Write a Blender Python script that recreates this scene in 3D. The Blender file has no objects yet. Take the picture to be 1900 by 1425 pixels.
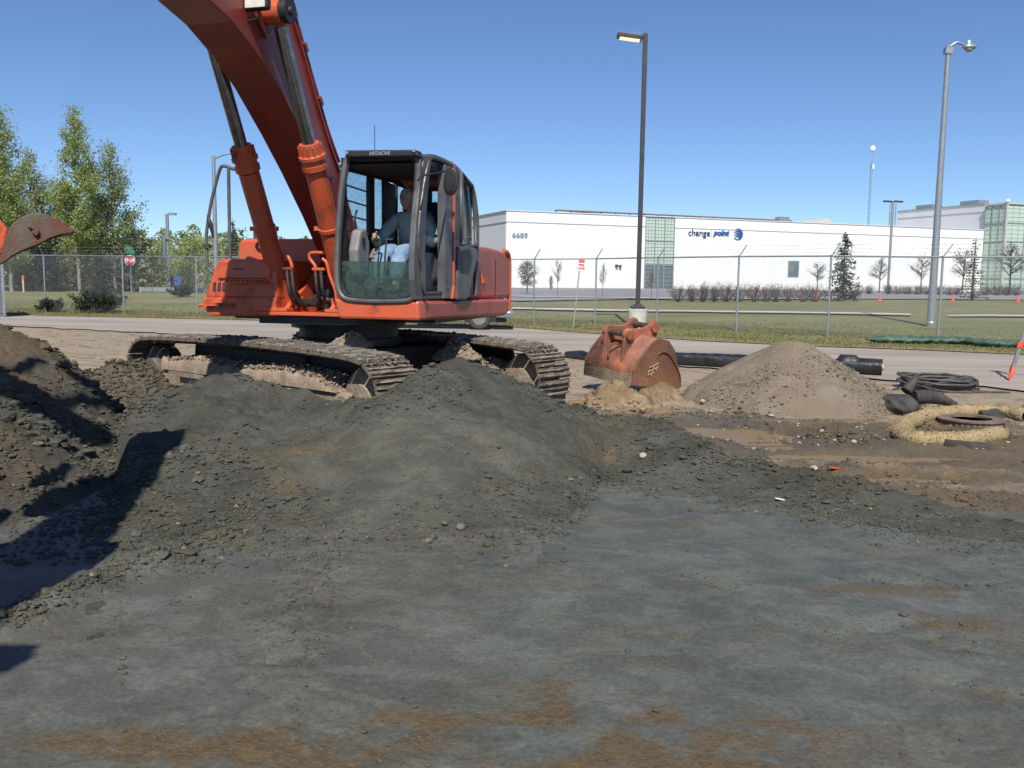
import bpy, math, random
import numpy as np
from mathutils import Vector, Matrix, Quaternion
random.seed(7); RNG = np.random.default_rng(11)
SC = bpy.context.scene
COL = SC.collection

# ------------------------------------------------------------------ camera
H = 1.7; F = 1700.0
PITCH = math.atan((712.5-519)/F); RA = 0.013
_c, _s = math.cos(PITCH), math.sin(PITCH)
FW = np.array([0, _c, -_s]); _r = np.array([1., 0, 0]); _d = np.array([0, -_s, -_c])
RT = math.cos(RA)*_r - math.sin(RA)*_d
DN = math.cos(RA)*_d + math.sin(RA)*_r
CAM = np.array([0, 0, H])
cam = bpy.data.cameras.new('camera'); camo = bpy.data.objects.new('camera', cam); COL.objects.link(camo)
cam.sensor_width = 36; cam.lens = F/1900*36; cam.clip_end = 6000; cam.clip_start = .05
camo.matrix_world = Matrix(((RT[0], -DN[0], -FW[0], 0), (RT[1], -DN[1], -FW[1], 0), (RT[2], -DN[2], -FW[2], H), (0, 0, 0, 1)))
SC.camera = camo

# ------------------------------------------------------------------ sky, sun, exposure
SUN_EL = 49.5; SUN_AZ = -1.0      # degrees east of straight behind the camera
sd = np.array([math.sin(math.radians(SUN_AZ))*math.cos(math.radians(SUN_EL)),
               -math.cos(math.radians(SUN_AZ))*math.cos(math.radians(SUN_EL)), math.sin(math.radians(SUN_EL))])
W = bpy.data.worlds.new('World'); SC.world = W; W.use_nodes = True
nt = W.node_tree; bg = nt.nodes['Background']
sky = nt.nodes.new('ShaderNodeTexSky'); sky.sky_type = 'NISHITA'; sky.sun_disc = False
sky.sun_elevation = math.radians(SUN_EL); sky.sun_rotation = math.radians(180-SUN_AZ)
sky.air_density = 1.0; sky.dust_density = 0.0; sky.ozone_density = 4.5; sky.altitude = 2500
tint = nt.nodes.new('ShaderNodeMix'); tint.data_type = 'RGBA'; tint.blend_type = 'MULTIPLY'; tint.inputs['Factor'].default_value = 1; tint.inputs['B'].default_value = (.90, .97, 1.06, 1)
nt.links.new(sky.outputs[0], tint.inputs['A']); nt.links.new(tint.outputs['Result'], bg.inputs[0]); bg.inputs[1].default_value = 0.094
sl = bpy.data.lights.new('sun', 'SUN'); sl.energy = 4.6; sl.angle = math.radians(.53); sl.color = (1, .95, .87)
so = bpy.data.objects.new('sun', sl); COL.objects.link(so)
so.rotation_mode = 'QUATERNION'; so.rotation_quaternion = Vector(sd).to_track_quat('Z', 'Y')
SC.view_settings.view_transform = 'Standard'; SC.view_settings.look = 'None'
SC.view_settings.exposure = 0.3; SC.view_settings.gamma = 1; SC.view_settings.use_curve_mapping = False

# ------------------------------------------------------------------ measuring helpers (a line of sight met with a real plane)
def ray(px, py): return FW + (px-950)/F*RT + (py-712.5)/F*DN
def atY(px, py, Y):
    v = ray(px, py); return CAM + v*(Y/v[1])
def gp(px, py, z=0.0):
    v = ray(px, py); return CAM + v*((z-H)/v[2])
def onP(px, py, P0, n):
    v = ray(px, py); return CAM + v*(float(np.dot(np.array(P0)-CAM, n))/float(v@n))
C0 = np.array([-2.12, 12.1, 0.]); hh = np.array([-.28, -.96, 0]); hh /= np.linalg.norm(hh); LL = np.array([-hh[1], hh[0], 0])
def oL(px, py, l):
    P = onP(px, py, C0+l*LL, LL); return (float((P-C0)@hh), l, float(P[2]))
def oU(px, py, u):
    P = onP(px, py, C0+u*hh, hh); return (u, float((P-C0)@LL), float(P[2]))

# ------------------------------------------------------------------ numpy noise
_perm = RNG.permutation(256); _perm = np.concatenate([_perm, _perm, _perm])
_g = RNG.uniform(-1, 1, 256)
def vnoise(x, y, seed=0):
    x = x+seed*17.3; y = y-seed*9.1
    xi = np.floor(x).astype(int); yi = np.floor(y).astype(int); xf = x-xi; yf = y-yi
    u = xf*xf*xf*(xf*(xf*6-15)+10); v = yf*yf*yf*(yf*(yf*6-15)+10)
    def g(a, b): return _g[_perm[(_perm[a & 255]+b) & 255]]
    return (g(xi, yi)*(1-u)+g(xi+1, yi)*u)*(1-v)+(g(xi, yi+1)*(1-u)+g(xi+1, yi+1)*u)*v
def fbm(x, y, sc, oc=4, seed=0, gain=.5):
    t = 0; a = 1; n = 0
    for i in range(oc):
        t = t+a*vnoise(x*sc, y*sc, seed+i*3.7); n += a; a *= gain; sc *= 2.03
    return t/n
def smooth(a, b, x):
    t = np.clip((x-a)/(b-a), 0, 1); return t*t*(3-2*t)
def dpoly(x, y, pts):
    """distance to a polyline and the parameter (0..1) of the nearest point"""
    best = np.full(np.shape(x), 1e9); par = np.zeros(np.shape(x)); n = len(pts)-1
    for i in range(n):
        ax, ay = pts[i][:2]; bx, by = pts[i+1][:2]; dx, dy = bx-ax, by-ay
        t = np.clip(((x-ax)*dx+(y-ay)*dy)/(dx*dx+dy*dy), 0, 1)
        d = np.hypot(x-ax-t*dx, y-ay-t*dy); m = d < best
        best = np.where(m, d, best); par = np.where(m, (i+t)/n, par)
    return best, par
def blob(x, y, c, rx, ry=None):
    ry = ry or rx
    return np.exp(-(((x-c[0])/rx)**2+((y-c[1])/ry)**2))

# ------------------------------------------------------------------ materials
def C4(c): return (c[0], c[1], c[2], 1)
def mat(name, c1, c2=None, scale=3., rough=.6, metal=0., bump=0., bscale=40., c3=None, pos=(.35, .65), detail=6, spec=.5, stretch=None, emit=0, rough2=None, coord='Object', bdist=.02, c3pos=.72):
    m = bpy.data.materials.new(name); m.use_nodes = True; t = m.node_tree; b = t.nodes['Principled BSDF']
    b.inputs['Roughness'].default_value = rough; b.inputs['Metallic'].default_value = metal
    b.inputs['Specular IOR Level'].default_value = spec
    b.inputs['Base Color'].default_value = C4(c1)
    tc = t.nodes.new('ShaderNodeTexCoord'); src = tc.outputs[coord]
    if stretch:
        mp = t.nodes.new('ShaderNodeMapping'); mp.inputs['Scale'].default_value = stretch; t.links.new(src, mp.inputs[0]); src = mp.outputs[0]
    if c2 is not None:
        n = t.nodes.new('ShaderNodeTexNoise'); n.inputs['Scale'].default_value = scale; n.inputs['Detail'].default_value = detail; n.inputs['Roughness'].default_value = .6
        t.links.new(src, n.inputs['Vector'])
        r = t.nodes.new('ShaderNodeValToRGB'); r.color_ramp.elements[0].position = pos[0]; r.color_ramp.elements[1].position = pos[1]
        r.color_ramp.elements[0].color = C4(c1); r.color_ramp.elements[1].color = C4(c2)
        if c3 is not None:
            e = r.color_ramp.elements.new(c3pos); e.color = C4(c3)
        t.links.new(n.outputs[0], r.inputs[0]); t.links.new(r.outputs[0], b.inputs['Base Color'])
        if rough2 is not None:
            mr = t.nodes.new('ShaderNodeMapRange'); mr.inputs[1].default_value = pos[0]; mr.inputs[2].default_value = pos[1]
            mr.inputs[3].default_value = rough; mr.inputs[4].default_value = rough2
            t.links.new(n.outputs[0], mr.inputs[0]); t.links.new(mr.outputs[0], b.inputs['Roughness'])
    if bump:
        n2 = t.nodes.new('ShaderNodeTexNoise'); n2.inputs['Scale'].default_value = bscale; n2.inputs['Detail'].default_value = 5
        t.links.new(src, n2.inputs['Vector'])
        bp = t.nodes.new('ShaderNodeBump'); bp.inputs['Strength'].default_value = bump; bp.inputs['Distance'].default_value = bdist
        t.links.new(n2.outputs[0], bp.inputs['Height']); t.links.new(bp.outputs[0], b.inputs['Normal'])
    if emit:
        b.inputs['Emission Color'].default_value = C4(c1); b.inputs['Emission Strength'].default_value = emit
    return m
def soilmat(name, base, base2, brown, sand, fine=55., bump=.9, rough=.95):
    """clay / soil: three colours mixed by the attributes 'brown' and 'sand' stored on the surface, plus grain"""
    m = bpy.data.materials.new(name); m.use_nodes = True; t = m.node_tree; b = t.nodes['Principled BSDF']; N = t.nodes.new; K = t.links.new
    b.inputs['Roughness'].default_value = rough; b.inputs['Specular IOR Level'].default_value = .25
    tc = N('ShaderNodeTexCoord')
    n1 = N('ShaderNodeTexNoise'); n1.inputs['Scale'].default_value = 1.6; n1.inputs['Detail'].default_value = 9; n1.inputs['Roughness'].default_value = .65; K(tc.outputs['Object'], n1.inputs['Vector'])
    r1 = N('ShaderNodeValToRGB'); r1.color_ramp.elements[0].position = .36; r1.color_ramp.elements[1].position = .64
    r1.color_ramp.elements[0].color = C4(base); r1.color_ramp.elements[1].color = C4(base2); K(n1.outputs[0], r1.inputs[0])
    n2 = N('ShaderNodeTexNoise'); n2.inputs['Scale'].default_value = fine; n2.inputs['Detail'].default_value = 4; K(tc.outputs['Object'], n2.inputs['Vector'])
    def attr(nm):
        a = N('ShaderNodeAttribute'); a.attribute_name = nm; return a.outputs['Fac']
    # smeared patches: drier paler skin against darker damp clay
    mp = N('ShaderNodeMapping'); mp.inputs['Scale'].default_value = (1, 1.45, 1); mp.inputs['Rotation'].default_value = (0, 0, .5); K(tc.outputs['Object'], mp.inputs[0])
    n4 = N('ShaderNodeTexNoise'); n4.inputs['Scale'].default_value = 3.4; n4.inputs['Detail'].default_value = 11; n4.inputs['Roughness'].default_value = .68; n4.inputs['Distortion'].default_value = .6; K(mp.outputs[0], n4.inputs['Vector'])
    r4 = N('ShaderNodeMapRange'); r4.inputs[1].default_value = .46; r4.inputs[2].default_value = .56; r4.inputs[3].default_value = .87; r4.inputs[4].default_value = 1.12; K(n4.outputs[0], r4.inputs[0])
    h4 = N('ShaderNodeHueSaturation'); K(r4.outputs[0], h4.inputs['Value']); K(r1.outputs[0], h4.inputs['Color'])
    cur = h4.outputs[0]
    for nm, colr in (('brown', brown), ('sand', sand)):
        # edge of the patch broken up with the grain
        ma = N('ShaderNodeMath'); ma.operation = 'MULTIPLY_ADD'; ma.inputs[1].default_value = .9; ma.inputs[2].default_value = -.45; K(n2.outputs[0], ma.inputs[0])
        ad = N('ShaderNodeMath'); ad.operation = 'ADD'; ad.use_clamp = True; K(attr(nm), ad.inputs[0]); K(ma.outputs[0], ad.inputs[1])
        mu = N('ShaderNodeMath'); mu.operation = 'MULTIPLY'; mu.use_clamp = True; K(ad.outputs[0], mu.inputs[0]); K(attr(nm), mu.inputs[1])
        mx = N('ShaderNodeMix'); mx.data_type = 'RGBA'; mx.inputs['B'].default_value = C4(colr); K(mu.outputs[0], mx.inputs['Factor']); K(cur, mx.inputs['A']); cur = mx.outputs['Result']
    # grain
    hs = N('ShaderNodeHueSaturation'); mr = N('ShaderNodeMapRange'); mr.inputs[1].default_value = .3; mr.inputs[2].default_value = .7; mr.inputs[3].default_value = .8; mr.inputs[4].default_value = 1.2
    K(n2.outputs[0], mr.inputs[0]); K(mr.outputs[0], hs.inputs['Value']); K(cur, hs.inputs['Color']); K(hs.outputs[0], b.inputs['Base Color'])
    wet = attr('wet'); mw = N('ShaderNodeMapRange'); mw.inputs[3].default_value = rough; mw.inputs[4].default_value = .12; K(wet, mw.inputs[0]); K(mw.outputs[0], b.inputs['Roughness'])
    n3 = N('ShaderNodeTexNoise'); n3.inputs['Scale'].default_value = fine*.55; n3.inputs['Detail'].default_value = 7; n3.inputs['Roughness'].default_value = .7; K(tc.outputs['Object'], n3.inputs['Vector'])
    rg = attr('lump'); mm = N('ShaderNodeMath'); mm.operation = 'MULTIPLY'; K(rg, mm.inputs[0]); mm.inputs[1].default_value = bump
    bp = N('ShaderNodeBump'); bp.inputs['Distance'].default_value = .03; K(mm.outputs[0], bp.inputs['Strength']); K(n3.outputs[0], bp.inputs['Height']); K(bp.outputs[0], b.inputs['Normal'])
    return m
M = {}
OR = (.60, .105, .040); ORD = (.5, .075, .022)
M['orange'] = mat('orange_paint', (.17, .06, .035), OR, 3.2, .6, 0, .15, 60, pos=(.30, .44), rough2=.36, detail=10, c3=(.50, .12, .06), c3pos=.66)
M['orange_dusty'] = mat('dusty_orange_paint', (.24, .065, .045), (.40, .085, .055), 2.2, .42, 0, .08, 40, pos=(.3, .5), detail=10, c3=(.45, .13, .09), c3pos=.8)
M['orange_boom'] = mat('boom_paint', (.17, .030, .022), (.27, .042, .026), 1.6, .36, 0, .06, 30, pos=(.3, .55), detail=10, c3=(.23, .05, .035), c3pos=.7)
M['orange_grimy'] = mat('grimy_orange_paint', (.10, .045, .03), (.62, .11, .03), 5, .55, 0, .25, 50, pos=(.36, .5))
M['dark'] = mat('black_paint', (.015, .015, .017), (.03, .03, .032), 6, .5, 0, .1, 40)
M['black'] = mat('black_rubber', (.012, .012, .013), (.022, .022, .023), 12, .6)
M['cabgrey'] = mat('cab_grey_paint', (.075, .075, .08), (.12, .12, .125), 4, .42, 0, .1, 60, c3=(.17, .16, .15), c3pos=.85)
M['interior'] = mat('cab_lining', (.02, .02, .021), (.03, .03, .03), 8, .8)
M['console'] = mat('console_plastic', (.16, .16, .16), (.22, .22, .21), 8, .6)
M['steel'] = mat('chromed_rod', (.35, .36, .38), (.22, .22, .23), 9, .18, .95)
M['worn'] = mat('worn_steel', (.10, .075, .06), (.2, .17, .15), 9, .45, .6, .2, 60)
M['trackmud'] = mat('mud_caked_steel', (.07, .055, .045), (.17, .14, .11), 7, .85, .0, .8, 45, c3=(.23, .20, .165), c3pos=.8)
M['trackedge'] = mat('polished_grouser', (.13, .11, .09), (.34, .32, .3), 16, .45, .35, .3, 60)
M['tanmud'] = mat('dried_mud', (.20, .15, .105), (.32, .255, .185), 5, .95, 0, .8, 35, c3=(.3, .21, .17), c3pos=.75)
M['glass'] = None
M['galv'] = mat('galvanised_steel', (.30, .32, .33), (.42, .44, .45), 14, .42, .55, .05, 50)
M['bronze'] = mat('dark_bronze_paint', (.035, .033, .034), (.05, .047, .047), 3, .5)
M['concrete'] = mat('concrete', (.42, .40, .35), (.55, .53, .47), 4, .9, 0, .3, 30)
M['white'] = mat('white_wall_panel', (.80, .80, .80), (.84, .84, .83), .12, .75, 0, .05, 3)
M['whiteline'] = mat('panel_joint', (.35, .35, .36), None)
M['greywall'] = mat('pale_grey_wall_panel', (.62, .62, .63), (.68, .68, .68), .15, .8)
M['panel'] = mat('green_glass_panel', (.43, .53, .45), (.52, .62, .54), .6, .22, 0, 0, spec=.5)
M['mull'] = mat('dull_green_mullion', (.22, .26, .23), (.27, .31, .28), 3, .5)
M['darkglass'] = mat('dark_door_glass', (.10, .13, .16), (.2, .24, .27), .6, .15)
M['blue'] = mat('blue_letter_paint', (.03, .10, .33), None, rough=.5)
M['navy'] = mat('dark_blue_letter_paint', (.03, .05, .14), None, rough=.5)
M['lettergrey'] = mat('grey_green_numeral', (.30, .38, .38), None, rough=.5)
M['signwhite'] = mat('white_sign_sheet', (.75, .75, .75), (.82, .82, .82), 5, .5)
M['red'] = mat('red_sign_paint', (.55, .02, .03), (.6, .03, .04), 6, .45)
M['signgreen'] = mat('green_sign_sheet', (.01, .22, .12), (.015, .26, .14), 5, .45)
M['signblue'] = mat('blue_sign_sheet', (.02, .10, .45), (.03, .12, .5), 5, .45)
M['cone'] = mat('orange_cone_plastic', (.85, .10, .04), (.75, .09, .04), 3, .5)
M['bark'] = mat('pale_bark', (.16, .14, .11), (.30, .28, .24), 4, .9, 0, .5, 20, stretch=(3, 3, .6))
M['darkbark'] = mat('dark_bark', (.06, .05, .04), (.12, .10, .08), 5, .9, 0, .5, 20)
def leafmat(name, c1, c2, c3):
    m = bpy.data.materials.new(name); m.use_nodes = True; t = m.node_tree; b = t.nodes['Principled BSDF']; N = t.nodes.new; K = t.links.new
    tc = N('ShaderNodeTexCoord'); n = N('ShaderNodeTexNoise'); n.inputs['Scale'].default_value = .9; n.inputs['Detail'].default_value = 4; K(tc.outputs['Object'], n.inputs['Vector'])
    a = N('ShaderNodeNewGeometry'); ad = N('ShaderNodeMath'); ad.operation = 'MULTIPLY_ADD'; ad.inputs[1].default_value = .5; K(a.outputs['Random Per Island'], ad.inputs[0]); 
    mu = N('ShaderNodeMath'); mu.operation = 'MULTIPLY_ADD'; mu.inputs[1].default_value = 1.4; mu.inputs[2].default_value = -.45; K(n.outputs[0], mu.inputs[0]); K(mu.outputs[0], ad.inputs[2])
    r = N('ShaderNodeValToRGB'); r.color_ramp.elements[0].color = C4(c1); r.color_ramp.elements[1].color = C4(c3); e = r.color_ramp.elements.new(.5); e.color = C4(c2)
    K(ad.outputs[0], r.inputs[0]); K(r.outputs[0], b.inputs['Base Color']); b.inputs['Roughness'].default_value = .6; b.inputs['Specular IOR Level'].default_value = .3
    tr = N('ShaderNodeBsdfTranslucent'); K(r.outputs[0], tr.inputs[0]); mx = N('ShaderNodeMixShader'); mx.inputs[0].default_value = .45
    K(b.outputs[0], mx.inputs[1]); K(tr.outputs[0], mx.inputs[2]); K(mx.outputs[0], t.nodes['Material Output'].inputs[0])
    return m
M['leaf'] = leafmat('spring_leaf', (.23, .28, .075), (.34, .40, .13), (.47, .50, .22))
M['leaf2'] = leafmat('grey_green_leaf', (.20, .25, .10), (.31, .36, .17), (.42, .46, .25))
M['needle'] = leafmat('spruce_needle', (.025, .045, .025), (.05, .075, .04), (.09, .12, .07))
M['twig'] = leafmat('dry_twig', (.14, .115, .09), (.22, .18, .15), (.30, .25, .21))
M['leafpale'] = leafmat('pale_bud', (.20, .19, .12), (.30, .29, .2), (.38, .36, .28))
def glassmat(name, tint, alpha, rough=.05, dirt=(.2, .22, .2), dirtamt=.15):
    m = bpy.data.materials.new(name); m.use_nodes = True; t = m.node_tree; N = t.nodes.new; K = t.links.new
    b = t.nodes['Principled BSDF']; tr = N('ShaderNodeBsdfTransparent'); tr.inputs[0].default_value = C4(tint)
    b.inputs['Base Color'].default_value = C4(dirt); b.inputs['Roughness'].default_value = .5
    gl = N('ShaderNodeBsdfGlossy'); gl.inputs['Roughness'].default_value = rough; gl.inputs[0].default_value = (.9, .95, .95, 1)
    fr = N('ShaderNodeLayerWeight'); fr.inputs[0].default_value = .5
    pw = N('ShaderNodeMath'); pw.operation = 'POWER'; pw.inputs[1].default_value = 4.5; K(fr.outputs['Facing'], pw.inputs[0])
    ml = N('ShaderNodeMath'); ml.operation = 'MULTIPLY_ADD'; ml.inputs[1].default_value = .6; ml.inputs[2].default_value = .035; K(pw.outputs[0], ml.inputs[0])
    m1 = N('ShaderNodeMixShader'); K(ml.outputs[0], m1.inputs[0]); K(tr.outputs[0], m1.inputs[1]); K(gl.outputs[0], m1.inputs[2])
    tc = N('ShaderNodeTexCoord'); n = N('ShaderNodeTexNoise'); n.inputs['Scale'].default_value = 9; n.inputs['Detail'].default_value = 8; n.inputs['Distortion'].default_value = 2; K(tc.outputs['Object'], n.inputs['Vector'])
    mr = N('ShaderNodeMapRange'); mr.inputs[1].default_value = .35; mr.inputs[2].default_value = .75; mr.inputs[3].default_value = dirtamt*.4; mr.inputs[4].default_value = min(1, dirtamt*1.8); K(n.outputs[0], mr.inputs[0])
    m2 = N('ShaderNodeMixShader'); K(mr.outputs[0], m2.inputs[0]); K(m1.outputs[0], m2.inputs[1]); K(b.outputs[0], m2.inputs[2]); K(m2.outputs[0], t.nodes['Material Output'].inputs[0])
    return m
M['glass'] = glassmat('window_glass', (.86, .92, .92), .1, dirtamt=.12)
M['greenglass'] = glassmat('green_tinted_glass', (.50, .64, .54), .3, dirt=(.085, .115, .09), dirtamt=.32)  # green tint and film also paint in the grass reflected there
M['straw'] = mat('straw', (.30, .22, .105), (.46, .355, .195), 30, .9, 0, .9, 90, c3=(.58, .46, .26), c3pos=.75)
M['plastic'] = mat('black_plastic_sheet', (.012, .012, .014), (.03, .03, .034), 5, .32, 0, .4, 12)
M['geotex'] = mat('dark_geotextile', (.03, .028, .026), (.07, .062, .055), 6, .8, 0, .6, 20)
M['cable'] = mat('dusty_black_hose', (.045, .043, .04), (.11, .10, .09), 9, .6)
M['silt'] = mat('green_silt_cloth', (.03, .07, .05), (.07, .13, .09), 3, .6, 0, .5, 10, c3=(.16, .17, .12), c3pos=.8)
M['asphalt'] = mat('dusty_asphalt', (.25, .215, .18), (.37, .32, .265), .35, .9, 0, .25, 120, stretch=(.35, 1.6, 1), detail=9)
M['parking'] = mat('parking_asphalt', (.20, .20, .205), (.27, .27, .27), .15, .9)
M['curb'] = mat('pale_curb_concrete', (.45, .43, .40), (.55, .53, .49), 2, .9)
M['wood'] = mat('pine_lath', (.5, .36, .18), (.58, .43, .24), 8, .8)
M['skin'] = mat('skin', (.46, .25, .17), (.52, .29, .2), 8, .55)
M['hair'] = mat('grey_blond_hair', (.36, .34, .27), (.62, .58, .48), 30, .6, 0, .6, 60, stretch=(1, 1, .3))
M['shirt'] = mat('sage_green_sweatshirt', (.33, .41, .37), (.41, .49, .45), 7, .9, 0, .6, 14, bdist=.05)
M['jeans'] = mat('faded_jeans', (.14, .23, .36), (.26, .36, .50), 7, .9, 0, .5, 18, bdist=.04)
M['shoe'] = mat('tan_work_shoe', (.28, .26, .2), (.4, .38, .31), 10, .8)
M['redcloth'] = mat('red_cloth', (.6, .03, .015), (.7, .06, .02), 6, .7, 0, .5, 10)
M['lens'] = mat('lamp_lens', (1.0, .84, .52), None, rough=.3, emit=.75)
M['headlight'] = mat('lamp_reflector_glass', (.6, .6, .55), (.75, .75, .68), 20, .15)
M['vehicle'] = mat('dark_vehicle_paint', (.03, .035, .045), (.04, .045, .055), 3, .3)
M['chrome'] = mat('bumper_chrome', (.32, .34, .36), (.42, .44, .46), 4, .28, .85)
M['tyre'] = mat('tyre_rubber', (.035, .033, .03), (.06, .056, .05), 9, .85)
M['alloy'] = mat('alloy_rim', (.26, .22, .2), (.36, .32, .29), 9, .4, .6)
M['rust'] = mat('rusty_bucket_plate', (.13, .06, .035), (.25, .12, .065), 2.6, .7, 0, .5, 40, c3=(.33, .13, .07), c3pos=.75)
M['bucketpaint'] = mat('worn_orange_bucket_paint', (.13, .07, .045), (.38, .125, .07), 3.6, .65, 0, .5, 45, pos=(.36, .58), detail=10, c3=(.5, .22, .14), c3pos=.75)
M['bucketdirty'] = mat('worn_bucket_plate', (.10, .07, .05), (.26, .12, .06), 2.4, .7, 0, .5, 40, c3=(.42, .12, .05), c3pos=.70)
M['rvwhite'] = mat('caravan_panel', (.7, .7, .7), (.78, .78, .78), 2, .5)
M['crate'] = mat('grey_steel_cabinet', (.13, .135, .16), (.17, .175, .2), 3, .5)
M['castiron'] = mat('rusty_cast_iron', (.12, .085, .065), (.22, .16, .12), 8, .8, .1, .5, 40)
M['grass'] = mat('thin_lawn', (.16, .19, .055), (.17, .235, .065), .22, .95, 0, .9, 30, c3=(.28, .235, .125), c3pos=.64, detail=12, bdist=.08, stretch=(.5, 1.5, 1))
M['blade'] = leafmat('grass_blade', (.17, .18, .06), (.26, .24, .09), (.42, .35, .17))
M['soilfar'] = mat('bare_earth', (.14, .12, .095), (.2, .175, .14), .2, .95)
M['rock'] = mat('grey_stone', (.10, .10, .09), (.16, .155, .14), 8, .9, 0, .6, 30)
M['palerock'] = mat('pale_stone', (.32, .28, .23), (.42, .38, .32), 8, .9, 0, .4, 30)

# ------------------------------------------------------------------ object helpers
def tag(o, label=None, cat=None, group=None, kind=None):
    if label: o['label'] = label
    if cat: o['category'] = cat
    if group: o['group'] = group
    if kind: o['kind'] = kind
    return o
def empty(name, loc=(0, 0, 0), rz=0., parent=None):
    o = bpy.data.objects.new(name, None); COL.objects.link(o); o.location = loc; o.rotation_euler = (0, 0, rz); o.empty_display_size = .2
    if parent: o.parent = parent
    return o
def mesh_np(name, V, Fq, m, parent=None, attrs=None, smooth_=False):
    """big meshes: V (n,3), Fq (k,3) or (k,4)"""
    me = bpy.data.meshes.new(name); V = np.asarray(V, dtype=np.float32); Fq = np.asarray(Fq, dtype=np.int32); k = Fq.shape[1]
    me.vertices.add(len(V)); me.vertices.foreach_set('co', V.ravel()); me.loops.add(Fq.size); me.loops.foreach_set('vertex_index', Fq.ravel())
    me.polygons.add(len(Fq)); me.polygons.foreach_set('loop_start', np.arange(0, Fq.size, k, dtype=np.int32))
    me.polygons.foreach_set('use_smooth', np.full(len(Fq), smooth_))
    for a, vals in (attrs or {}).items():
        at = me.attributes.new(a, 'FLOAT', 'POINT'); at.data.foreach_set('value', np.asarray(vals, dtype=np.float32).ravel())
    me.update(calc_edges=True); me.materials.append(m)
    o = bpy.data.objects.new(name, me); COL.objects.link(o)
    if parent: o.parent = parent
    return o
def catmull(pts, n=6):
    P = [np.array(p, float) for p in pts]
    if len(P) < 3: return P
    P = [2*P[0]-P[1]]+P+[2*P[-1]-P[-2]]; out = []
    for i in range(1, len(P)-2):
        for k in range(n):
            t = k/n; a, b, c, d = P[i-1:i+3]
            out.append(.5*((2*b)+(-a+c)*t+(2*a-5*b+4*c-d)*t*t+(-a+3*b-3*c+d)*t**3))
    out.append(P[-2]); return out
class MB:
    def __init__(s): s.v = []; s.f = []; s.sm = []
    def add(s, vs, fs, smooth_=False):
        b = len(s.v); s.v += [tuple(float(q) for q in p) for p in vs]; s.f += [tuple(b+i for i in f) for f in fs]; s.sm += [smooth_]*len(fs); return s
    def box(s, c, d, R=None, taper=1.0):
        x, y, z = d[0]/2, d[1]/2, d[2]/2
        vs = [(-x, -y, -z), (x, -y, -z), (x, y, -z), (-x, y, -z), (-x*taper, -y*taper, z), (x*taper, -y*taper, z), (x*taper, y*taper, z), (-x*taper, y*taper, z)]
        if R is not None: vs = [tuple(R @ Vector(p)) for p in vs]
        vs = [(p[0]+c[0], p[1]+c[1], p[2]+c[2]) for p in vs]
        return s.add(vs, [(0, 3, 2, 1), (4, 5, 6, 7), (0, 1, 5, 4), (1, 2, 6, 5), (2, 3, 7, 6), (3, 0, 4, 7)])
    def bx(s, x0, x1, y0, y1, z0, z1): return s.box(((x0+x1)/2, (y0+y1)/2, (z0+z1)/2), (abs(x1-x0), abs(y1-y0), abs(z1-z0)))
    def prism(s, poly, axis, a, b):
        """poly of 2D points in the plane normal to axis ('x': (y,z), 'y': (x,z), 'z': (x,y)) swept from a to b"""
        f = {'x': lambda p, t: (t, p[0], p[1]), 'y': lambda p, t: (p[0], t, p[1]), 'z': lambda p, t: (p[0], p[1], t)}[axis]
        n = len(poly); vs = [f(p, a) for p in poly]+[f(p, b) for p in poly]
        return s.add(vs, [tuple(range(n)), tuple(range(2*n-1, n-1, -1))]+[(i, i+n, (i+1) % n+n, (i+1) % n) for i in range(n)])
    def bar(s, p, q, w, h_=None, up=(0, 0, 1)):
        p = Vector(p); q = Vector(q); d = q-p; L_ = d.length; h_ = h_ or w
        z = d.normalized(); x = Vector(up).cross(z)
        if x.length < 1e-4: x = Vector((1, 0, 0)).cross(z)
        x.normalize(); y = z.cross(x); vs = []
        for e in (p, q):
            for a, b in ((-1, -1), (1, -1), (1, 1), (-1, 1)): vs.append(e+x*(a*w/2)+y*(b*h_/2))
        return s.add(vs, [(0, 3, 2, 1), (4, 5, 6, 7), (0, 1, 5, 4), (1, 2, 6, 5), (2, 3, 7, 6), (3, 0, 4, 7)])
    def tube(s, pts, r, n=8, curve=0, cap=True, closed=False):
        if curve: pts = catmull(pts, curve)
        P = [Vector(tuple(float(a) for a in p)) for p in pts]; m = len(P); rr = r if isinstance(r, (list, tuple, np.ndarray)) else [r]*m
        if len(rr) != m: rr = list(np.interp(np.linspace(0, 1, m), np.linspace(0, 1, len(rr)), rr))
        t0 = (P[1]-P[0]).normalized(); x = t0.orthogonal().normalized(); vs = []
        for i in range(m):
            if closed: t = (P[(i+1) % m]-P[i-1]).normalized()
            else: t = (P[min(i+1, m-1)]-P[max(i-1, 0)]).normalized()
            x = (x-t*x.dot(t)); x = x.normalized() if x.length > 1e-6 else t.orthogonal().normalized(); y = t.cross(x)
            for k in range(n):
                a = 2*math.pi*k/n; vs.append(P[i]+(x*math.cos(a)+y*math.sin(a))*float(rr[i]))
        fs = []
        for i in range(m-1 if not closed else m):
            j = (i+1) % m
            for k in range(n): fs.append((i*n+k, i*n+(k+1) % n, j*n+(k+1) % n, j*n+k))
        s.add(vs, fs, True)
        if cap and not closed: s.add(vs[:n], [tuple(range(n-1, -1, -1))]); s.add(vs[-n:], [tuple(range(n))])
        return s
    def cyl(s, p, q, r, n=16, r2=None): return s.tube([p, q], [r, r if r2 is None else r2], n)
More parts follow.
